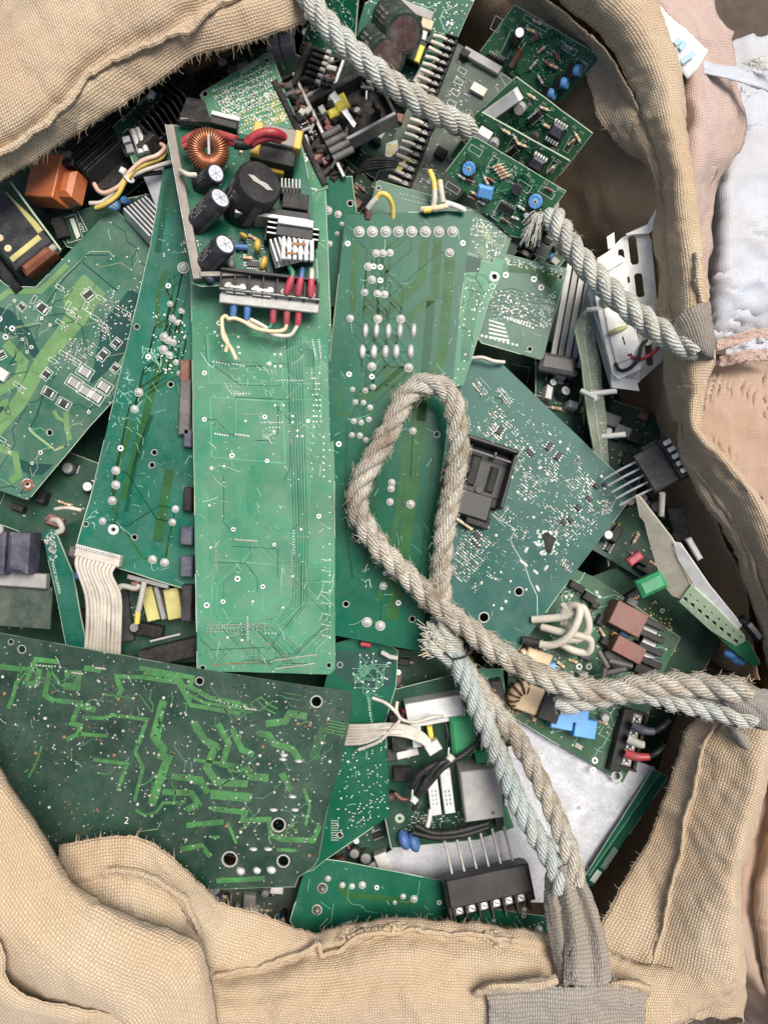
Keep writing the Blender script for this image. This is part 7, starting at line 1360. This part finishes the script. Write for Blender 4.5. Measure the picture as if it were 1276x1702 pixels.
# ---- bright zinc plate
t = thing('metal_plate', 'large bare speckled zinc plate under the rope legs at lower right', 'metal plate', W(900, 1340, -30)); pl = Plane((845, 1180, -30), (1085, 1275, -30), (650, 1500, -44)); b = MB()
b.prism([pl.hit(*p) for p in ((845, 1180), (960, 1230), (1088, 1276), (1080, 1300), (975, 1466), (940, 1500), (640, 1500), (610, 1440), (700, 1380), (830, 1360))], pl.n, 4, 'plate', holes=[circ(pl, 962, 1342, 3)]); b.build('plate', t); b = MB(); b.cyl(frame(pl, 962, 1342), 0, 0, 0, 3.6, 1.5, 'solder_dull', 10, .4); b.build('rivet', t)
B = Board('long narrow green board edging the zinc plate beside the near right bag wall', [(1084, 1278), (1108, 1290), (1104, 1300), (986, 1472), (960, 1474)], Plane((1084, 1278, -20), (1108, 1290, -14), (960, 1474, -20)), 'pcb_mid', seed=54); B.trace([(1094, 1294), (974, 1466)], 5, 'trace_dark')
for k in range(16): B.trace([(998 + k * 1.4, 1440 - k * 2.1), (1006 + k * 1.4, 1446 - k * 2.1)], .8, 'silk')
B.area([(978, 1462), (990, 1444), (1000, 1450), (988, 1468)], 'silk'); B.trace([(1096, 1286), (978, 1456)], 2.5, 'trace_light'); B.fin()
# ---- bottom boards and black terminal
B = Board('dark green board with two bolts lying along the near bag hem', [(508, 1440), (540, 1428), (572, 1432), (735, 1464), (740, 1500), (910, 1524), (914, 1570), (700, 1570), (500, 1560), (482, 1530)], Plane((540, 1428, 22), (735, 1464, 14), (500, 1560, 40)), 'pcb_mid', seed=55)
for x, y in ((536, 1476), (527, 1512)): B.joint(x, y, 7, m='bronze_metal', h=10)
for x, y, r in ((545, 1460, 4), (569, 1471, 4), (585, 1473, 4), (602, 1471, 5), (670, 1490, 4), (688, 1494, 5), (656, 1500, 3), (870, 1512, 4), (895, 1545, 6), (800, 1540, 4), (820, 1530, 3)): B.joint(x, y, r)
for x, y in ((626, 1475), (730, 1500), (870, 1522), (640, 1540), (626, 1544)): B.ring(x, y, 1.8, 4)
B.trace([(562, 1474), (575, 1486), (690, 1500)], 10, 'trace_olive'); B.trace([(760, 1530), (900, 1550)], 10, 'trace_olive'); B.block(577, 1538, 18, 12, 8, -20, 'white_plastic', 'component_block'); B.trace([(533, 1560), (532, 1540), (545, 1526)], 1.5, 'trace_pale'); B.trace([(536, 1550), (548, 1545)], 1.5, 'trace_pale'); B.row(880, 1540, 908, 1530, 5, 1.6); B.web(10, None, 'trace_light', 1, 20, 8, False); B.scratches(24); B.fin()
t = thing('connector_block', 'black six-way screw terminal with long pins on the dark green board by the near hem', 'terminal', W(800, 1480, 40)); F = axis_frame(806, 1470, 22, (.05, .2, 1), -12)
b = MB(); b.box(F, 0, -8, 0, 134, 44, 40, 'black', 2); b.box(F, 66, 0, 0, 12, 56, 34, 'black', 2); b.box(F, -66, 6, 0, 10, 60, 30, 'black', 2); b.box(F, 0, 20, 0, 134, 30, 16, 'black', 1.5); b.build('housing', t)
for k in range(7): b = MB(); b.box(F, -62 + k * 20.6, 26, 8, 4, 36, 26, 'black', 1); b.build('divider', t)
for k in range(6): b = MB(); a = -52 + k * 20.6; b.box(F, a, 22, 16, 14, 18, 3, 'solder_dull', .5); b.cyl(F, a, 24, 19, 6, 4, 'solder', 11, .8); b.box(F, a, 13, 19, 12, 4, 7, 'solder', .5); b.box(F.sub(a, 24, 0, 30), 0, 0, 23, 8, 1.6, .3, 'hole', .05); b.build('terminal_screw', t)
for k in range(6): b = MB(); a = -52 + k * 20.6; b.tube([F.pt(a, -28, 12), F.pt(a - 1, -58, 6), F.pt(a - 2, -84, 2)], 2.4, 'solder_dull', 6); b.build('pin', t)
# ---- populated power board on the right with brown relays
P = Plane((900, 960, -30), (1140, 1080, -40), (1000, 1300, -16))
B = Board('green power board with two brown blocks, blue capacitors and black terminals', [(890, 960), (940, 940), (990, 960), (1130, 1060), (1100, 1120), (1048, 1275), (1040, 1290), (1034, 1302), (1020, 1292), (840, 1186), (846, 1100)], P, 'pcb_dusty', seed=56, holes=[(1024, 1290, 6)])
B.ring(1024, 1290, 6, 9, 'solder'); B.block(1030, 1026, 56, 40, 36, 28, 'brown', 'relay'); B.block(1032, 1076, 52, 28, 34, 28, 'brown', 'relay')
B.block(1022, 1090, 40, 40, 20, 60, 'charcoal', 'component_block')
for k in range(4): B.block(1074 - k * 2, 1034 + k * 21, 42, 11, 26, 24, 'black', 'terminal_divider'); 
for k in range(3): B.block(1076 - k * 2, 1046 + k * 21, 26, 12, 10, 24, 'black', 'terminal', top='ceramic')
for p in ((994, 1082, 1010, 1110), (1012, 1098, 1050, 1108), (1000, 1120, 1040, 1112), (1006, 1100, 1002, 1128)): b = MB(); b.tube([W(p[0], p[1], 20), W(p[2], p[3], 26)], 5, 'grey_dark', 6); b.build('broken_rib', B.root)
B.terminals(1056, 1182, 1034, 1272, 4, 34, 16, 'black', screw='solder', lugside=1); B.block(1026, 1226, 18, 104, 18, 15, 'black', 'terminal_wall')
for q, m, mm in (([(1052, 1206, 10), (1070, 1214, 20), (1086, 1216, 22)], 'navy_plastic', 'wire_black'), ([(1044, 1228, 10), (1060, 1236, 18), (1070, 1238, 20)], 'pale_dust', None), ([(1040, 1252, 10), (1058, 1258, 18), (1078, 1258, 20)], 'red', 'wire_black')):
    b = MB(); b.tube(cr([W(*p) for p in q], 10), lambda t: 8 - t * 2, m, 10); o = b.build('ferrule', B.root)
    if mm: e = q[-1]; b = MB(); b.tube(cr([W(*e), W(e[0] + 14, e[1] - 8, e[2] + 2), W(e[0] + 26, e[1] - 18, e[2] - 4)], 10), 5, mm, 8); b.build('lead', o)
for x, y, l in ((925, 1190, 1), (950, 1180, 0), (962, 1204, 1)):
    o = B.block(x, y, 36, 30, 32, 10, 'sky_blue', 'film_capacitor', bev=1.5); b = MB(); b.box(B.F(x - 14, y - 16, 10), 0, 0, .4, 22, 20, 34, 'navy_plastic', 1.5); b.build('shadow_side', o) if False else None
B.block(906, 1168, 34, 48, 34, 20, 'black', 'relay')
for x, y in ((876, 1098), (866, 1156)): 
    o = B.toroid(x, y, 15, 13, 'copper_dark', 13, (.3, -.3, .9), 16, 'wire_cream'); b = MB(); F = axis_frame(x + 12, y + 4, 4, (.1, -.1, 1), 20); b.box(F, 0, 0, 0, 44, 46, 10, 'wire_cream', 3); b.build('bobbin', o)
for q in ([(884, 1030, 16), (930, 1026, 34), (956, 1020, 44), (968, 1010, 46), (978, 1040, 40), (966, 1060, 34), (940, 1064, 28)], [(900, 1042, 14), (930, 1050, 30), (960, 1056, 36), (980, 1064, 34), (976, 1084, 22), (950, 1080, 16), (924, 1064, 10)], [(890, 1070, 24), (918, 1072, 36), (944, 1058, 50), (960, 1030, 58), (962, 1010, 52), (948, 1008, 40), (940, 1030, 30), (946, 1050, 24)], [(938, 1006, 40), (934, 1020, 30), (936, 1036, 24)]):
    b = MB(); b.tube(cr([W(*p) for p in q], 60), 6.4, 'wire_white', 10); b.build('wire', B.root)
b = MB(); b.tube([W(868, 1064, 22), W(896, 1070, 28)], 7.5, 'black_dusty', 10); b.build('sleeve', B.root)
for x, y in ((939, 992), (948, 990), (937, 965), (952, 978), (990, 985), (994, 992), (960, 984)): B.pad(x, y, 4, 'white_plastic', 5)
for x, y, w, l, a in ((955, 975, 26, 12, 30), (975, 992, 20, 14, 30), (985, 1005, 12, 12, 30)): B.block(x, y, w, l, 14, a, 'black_dusty', 'component_block')
B.block(912, 1108, 16, 14, 14, -10, 'sky_blue', 'film_capacitor'); B.block(1018, 1054, 10, 8, 10, 30, 'mustard', 'capacitor'); B.block(1034, 1052, 14, 10, 10, 30, 'sky_blue', 'capacitor')
for x, y in ((962, 1108), (978, 1108), (906, 1075), (985, 1280), (988, 1264)): B.ring(x, y, 2.5, 5.5)
b = MB(); b.box(B.F(965, 1130, 80), 0, 0, .4, 30, 14, 24, 'pale_dust', 3); b.build('component_block', B.root); B.can(985, 1136, 7, 20, 'grey_box', None)
for x, y, a in ((930, 1104, 40), (950, 1098, 20), (998, 1050, 60), (884, 1190, 70), (1000, 1200, 20)): B.resistor(x, y, 15, 3, a)
B.dots(140, None, (1, 2.2), 'solder', False); B.dots(80, [(850, 1150), (910, 1160), (900, 1210), (850, 1186)], (1, 3), 'rust'); B.route(60, 'trace_light', 1.6, 30, 70); B.smd(985, 1060, 40, 40, 60, 30); B.smd(930, 1120, 30, 30, 60, 30); B.scratches(24)
for x, y, w, l, h, a, m in ((1004, 1150, 20, 14, 16, 30, 'black'), (985, 1170, 14, 12, 12, 10, 'charcoal'), (1002, 1066, 16, 12, 14, 30, 'black_dusty'), (970, 1090, 18, 10, 10, 20, 'grey_dark'), (925, 980, 16, 12, 12, 30, 'black'), (1062, 1110, 30, 18, 18, 24, 'black'), (1080, 1100, 24, 14, 14, 10, 'navy_plastic'), (960, 1240, 14, 8, 4, 30, 'pale_dust'), (1046, 1000, 18, 12, 10, 30, 'grey_dark'), (995, 1030, 12, 18, 12, 30, 'charcoal')): B.block(x, y, w, l, h, a, m, 'component_block')
for x, y, r, h in ((944, 1130, 6, 16), (1000, 1190, 7, 16), (1012, 1160, 5, 14), (916, 1150, 5, 12)): B.can(x, y, r, h, B.rr.choice(('black', 'navy_plastic', 'grey_box')), 'grey_metal', vent=False)
B.fin()
B = Board('dark green board with golden dots behind the black terminal row, below the tapering unit', [(980, 960), (1060, 930), (1200, 1060), (1160, 1130), (1100, 1140), (1060, 1060)], Plane((980, 960, -50), (1200, 1060, -60), (1060, 1060, -54)), 'pcb_deep', seed=57)
B.dots(46, [(1060, 1000), (1110, 1000), (1130, 1080), (1090, 1090)], (1.2, 2.4), 'gold', False); B.bus([(1070, 1000), (1095, 1030), (1110, 1080)], 5, 5, 2, 'trace_olive'); B.header(1040, 1000, 60, 10, 10, 14, 1, -32, 'grey_box'); B.block(1050, 990, 40, 18, 10, -32, 'black', 'socket'); B.ring(1100, 1015, 2, 4, 'solder'); B.fin()
# ---- lower left pocket
t = thing('relay_block', 'dusty purple-black moulded block at the left edge above the oily board', 'moulded block', W(30, 930, 0)); F = axis_frame(30, 918, -20, (0, 0, 1), 4)
b = MB(); b.box(F, -22, 0, 0, 40, 70, 40, 'navy_plastic', 3); b.box(F, 20, -2, 0, 34, 66, 46, 'navy_plastic', 8); b.build('body', t); b = MB(); b.box(F, 10, 44, -4, 90, 24, 16, 'grey_box', 2); b.box(F, 0, 90, -10, 120, 70, 6, 'pcb_gray', 1); b.build('base', t); b = MB(); b.cyl(F, -14, -38, 40, 9, 6, 'pale_dust', 14, 1); b.cyl(F, -14, -38, 46, 4, .5, 'hole', 10); b.build('post', t)
B = Board('slim dusty green board marked made in Japan, standing between moulded block and ribbon cable', [(72, 890), (82, 880), (92, 882), (120, 950), (146, 1080), (112, 1080), (92, 980), (80, 930)], Plane((72, 890, 10), (92, 882, 14), (112, 1080, -10)), 'pcb_left', seed=58, holes=[(86, 912, 3)])
B.text(86, 935, 'MADE IN JAPAN', 7.5, 77); B.dots(60, [(72, 890), (92, 882), (95, 930), (85, 935)], (.8, 2.4), 'pale_dust'); B.fin()
B = Board('dark green populated board deep behind the ribbon cable', [(90, 880), (140, 860), (330, 950), (330, 1100), (120, 1110)], Plane(-44), 'pcb_deep', seed=59)
mb = MB(); mb.dome(axis_frame(124, 957, -20, (0, 0, 1), 8), 0, 0, 0, 15, 12, 'blue_wire', 14, 8); mb.build('disc_capacitor', B.root); B.block(110, 930, 40, 18, 10, 4, 'black_dusty', 'connector'); B.block(258, 1000, 20, 56, 30, 166, 'olive_plastic', 'transformer'); B.block(296, 1000, 24, 50, 30, 170, 'olive_plastic', 'transformer'); B.block(276, 998, 8, 56, 34, 166, 'grey_metal', 'core'); B.block(290, 1080, 100, 30, 30, -14, 'black_dusty', 'component_block'); B.block(208, 1020, 24, 90, 10, -8, 'charcoal', 'component_block'); B.smd(180, 1010, 40, 40, 60); B.smd(230, 1000, 10, 40, 30); B.can(230, 1040, 9, 20, 'black', 'grey_metal'); B.block(250, 1045, 50, 20, 16, 10, 'black', 'component_block'); B.block(140, 1030, 40, 40, 16, 4, 'black', 'relay'); B.fin()
t = thing('wire_stub', 'white wire stubs with yellow tips poking out below the blue-green board', 'wires', W(220, 985, 10))
for q, m in (([(192, 980, 6), (204, 974, 12), (226, 978, 16), (232, 972, 14)], 'pale_dust'), ([(240, 968, 16), (236, 990, 20), (230, 1016, 16)], 'pale_dust'), ([(230, 1014, 16), (228, 1036, 12)], 'wire_yellow'), ([(190, 984, 8), (200, 976, 12)], 'wire_yellow')):
    b = MB(); b.tube(cr([W(*p) for p in q], 12), 4.6, m, 9); b.build('wire', t)
b = MB(); b.box(axis_frame(228, 974, 4, (0, 0, 1), 0), 0, 0, 0, 12, 16, 14, 'brown', 2); b.box(axis_frame(248, 966, 0, (0, 0, 1), 14), 0, 0, 0, 70, 8, 8, 'grey_metal', 1); b.build('socket', t)
b = MB(); b.tube(cr([W(92, 846, 8), W(112, 844, 12), W(136, 848, 10)], 12), 3, 'wire_white', 7); b.tube(cr([W(88, 864, 4), W(98, 866, 10), W(104, 880, 8), (W(94, 886, 4))], 12), 5, 'pale_dust', 7); o = b.build('cut_wire'); o['label'] = 'bent white wire end sticking out left of the blue-green board foot'; o['category'] = 'wire'
b = MB(); b.tube([W(250, 1066, 0), W(300, 1054, 4)], 2, 'solder', 6); o = b.build('bare_wire'); o['label'] = 'straight bare wire between the olive transformers and the oily board'; o['category'] = 'wire'
# pieces seen between the blue-green and the long pale board
t = thing('component_strip', 'row of dusty components along the seam left of the long pale board', 'components', W(315, 720, 10))
for x, y, w, l, m in ((313, 620, 16, 36, 'brown'), (313, 680, 18, 90, 'grey_dark'), (318, 730, 14, 30, 'navy_plastic'), (316, 890, 20, 30, 'navy_plastic'), (316, 940, 20, 34, 'navy_plastic'), (316, 1000, 16, 60, 'charcoal'), (318, 830, 14, 40, 'black')): b = MB(); b.box(axis_frame(x, y, 10, (0, 0, 1), 2), 0, 0, 0, w, l, 24, m, 2); b.build('component_block', t)
# ---- deeper layers of the pile
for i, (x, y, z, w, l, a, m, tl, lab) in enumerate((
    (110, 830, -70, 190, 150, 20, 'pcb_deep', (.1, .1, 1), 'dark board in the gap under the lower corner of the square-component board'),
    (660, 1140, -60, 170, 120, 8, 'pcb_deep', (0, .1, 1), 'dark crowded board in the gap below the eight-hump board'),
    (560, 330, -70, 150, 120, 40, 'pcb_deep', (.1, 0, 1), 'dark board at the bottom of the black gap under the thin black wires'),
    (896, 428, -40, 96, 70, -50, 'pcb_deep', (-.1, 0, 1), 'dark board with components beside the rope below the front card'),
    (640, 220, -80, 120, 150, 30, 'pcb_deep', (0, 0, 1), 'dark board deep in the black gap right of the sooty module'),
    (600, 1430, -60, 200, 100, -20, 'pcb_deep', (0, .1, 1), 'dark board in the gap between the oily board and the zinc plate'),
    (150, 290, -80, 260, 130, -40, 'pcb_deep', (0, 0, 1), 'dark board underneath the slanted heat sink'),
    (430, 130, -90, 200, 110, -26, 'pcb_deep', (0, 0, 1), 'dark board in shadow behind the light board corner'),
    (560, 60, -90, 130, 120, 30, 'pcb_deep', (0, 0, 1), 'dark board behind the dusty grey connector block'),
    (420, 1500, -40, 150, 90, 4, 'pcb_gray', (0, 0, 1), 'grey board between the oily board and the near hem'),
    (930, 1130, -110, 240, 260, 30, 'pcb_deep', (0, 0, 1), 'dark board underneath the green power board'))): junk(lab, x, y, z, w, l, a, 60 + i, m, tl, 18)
B = junk('dark board with a screw terminal row below the front card', 880, 385, 0, 60, 90, -60, 90, 'pcb_gray', (-.1, .1, 1), 3); B.terminals(906, 378, 868, 430, 5, 22, 14, 'black'); 
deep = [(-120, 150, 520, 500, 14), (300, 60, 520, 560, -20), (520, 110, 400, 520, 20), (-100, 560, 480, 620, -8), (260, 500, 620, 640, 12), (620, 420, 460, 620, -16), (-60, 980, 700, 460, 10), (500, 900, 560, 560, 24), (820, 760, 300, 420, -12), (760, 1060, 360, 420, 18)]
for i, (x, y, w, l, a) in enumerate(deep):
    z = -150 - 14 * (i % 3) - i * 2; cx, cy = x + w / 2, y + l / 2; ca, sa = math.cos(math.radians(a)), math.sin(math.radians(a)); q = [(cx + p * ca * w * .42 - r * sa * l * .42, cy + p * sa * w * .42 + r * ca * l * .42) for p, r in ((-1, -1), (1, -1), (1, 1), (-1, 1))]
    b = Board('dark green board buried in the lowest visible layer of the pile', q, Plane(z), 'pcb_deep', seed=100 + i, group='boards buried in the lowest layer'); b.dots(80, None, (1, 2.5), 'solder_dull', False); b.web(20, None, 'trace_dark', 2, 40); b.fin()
# ---------------------------------------------------------------- ropes
rp = thing('sling_rope', 'pale rope crossing the top of the pile and ending at the upper right strap', 'rope', W(640, 100, 90))
laid(rp, [(490, -70, 130), (512, -8, 128), (545, 42, 124), (590, 88, 120), (640, 130, 114), (690, 165, 104), (730, 190, 90), (770, 212, 62), (820, 250, 10), (870, 300, 0), (905, 340, 30), (925, 370, 70), (950, 410, 95), (985, 455, 112), (1030, 500, 130), (1080, 540, 152), (1125, 568, 176), (1160, 582, 186)], 17.5, 98, 'rope_pale', fuzz=1900, fl=6, seed=3)
yb = MB()
for k in range(70):   # frayed yarn where the rope leaves the cards
    a = R.uniform(-.5, .5); p = W(900 + R.uniform(-10, 8), 348 + R.uniform(-6, 10), 62); q = W(885 + R.uniform(-22, 12), 390 + R.uniform(-20, 22), 40 + R.uniform(-10, 20))
    yb.tube([p, p.lerp(q, .5) + Vector((R.uniform(-6, 6), R.uniform(-6, 6), 8)), q], .8, 'rope_fuzz_pale', 3, False)
yb.build('loose_fibres', rp, stuff=True)
rl = thing('sling_rope', 'thick dirty rope loop lying on the boards, spliced at the bottom strap', 'rope', W(700, 900, 90))
# loop proper
laid(rl, [(1240, 1150, 168), (1215, 1146, 166), (1170, 1140, 152), (1120, 1138, 140), (1070, 1140, 130), (1010, 1148, 122), (950, 1142, 118), (890, 1118, 112), (830, 1084, 106), (780, 1046, 102), (730, 1008, 98), (680, 960, 92), (632, 912, 88), (605, 872, 90), (595, 848, 92), (594, 820, 94), (612, 778, 98), (640, 728, 100), (660, 688, 102), (676, 656, 104), (698, 640, 106), (724, 640, 106), (746, 654, 104), (758, 690, 102), (762, 750, 98), (752, 810, 92), (742, 860, 86), (736, 910, 80), (733, 960, 74), (735, 1010, 66), (745, 1060, 64), (768, 1104, 72), (800, 1150, 84), (838, 1200, 96), (872, 1250, 106), (902, 1310, 116), (930, 1375, 128), (950, 1430, 140), (958, 1470, 146)], 18, 98, 'rope_dirty', fuzz=5200, fl=7, seed=5, r2=14.5)
laid(rl, [(1250, 1196, 160), (1222, 1190, 158), (1180, 1180, 146), (1130, 1168, 136), (1085, 1156, 128), (1040, 1152, 120), (1000, 1160, 112), (960, 1168, 106), (925, 1172, 100)], 14.5, 74, 'rope_pale', fuzz=600, fl=7, seed=7, fm='rope_fuzz_pale')
laid(rl, [(934, 1478, 140), (922, 1440, 134), (898, 1400, 122), (866, 1345, 108), (842, 1290, 100), (822, 1240, 98), (800, 1190, 98), (782, 1146, 94), (766, 1110, 88), (748, 1080, 78), (730, 1055, 68), (715, 1040, 58)], 15.5, 80, 'rope_blue', fuzz=700, fl=6, seed=9, fm='rope_fuzz_pale')
# whipped, fraying tail of the splice
for k, (x, y, dx, dy) in enumerate(((728, 1062, -14, -22), (720, 1078, -12, -6), (735, 1050, -2, -18))):
    mb = MB(); cord(mb, cr([W(x + 28, y + 22, 84), W(x + 10, y + 8, 92), W(x + dx * .4, y + dy * .4, 92), W(x + dx, y + dy, 84)], 14), lambda t: 9 * (1 - .25 * t), 'rope_pale', 9); mb.build('strand_tail', rl)
fb = MB()
for k in range(260):
    p = W(R.uniform(708, 748), R.uniform(1040, 1092), R.uniform(80, 98)); d = Vector((R.uniform(-12, 6), R.uniform(-4, 12), R.uniform(-4, 6)))
    fb.tube([p, p + d * .6 + Vector((0, 0, 2)), p + d * 1.4], .7, R.choice(('rope_fuzz', 'rope_fuzz_pale')), 3, False)
fb.tube([W(738, 1084, 104), W(752, 1096, 108), W(772, 1092, 106), W(784, 1082, 98)], 2, 'burnt', 5)
fb.build('loose_fibres', rl, stuff=True)
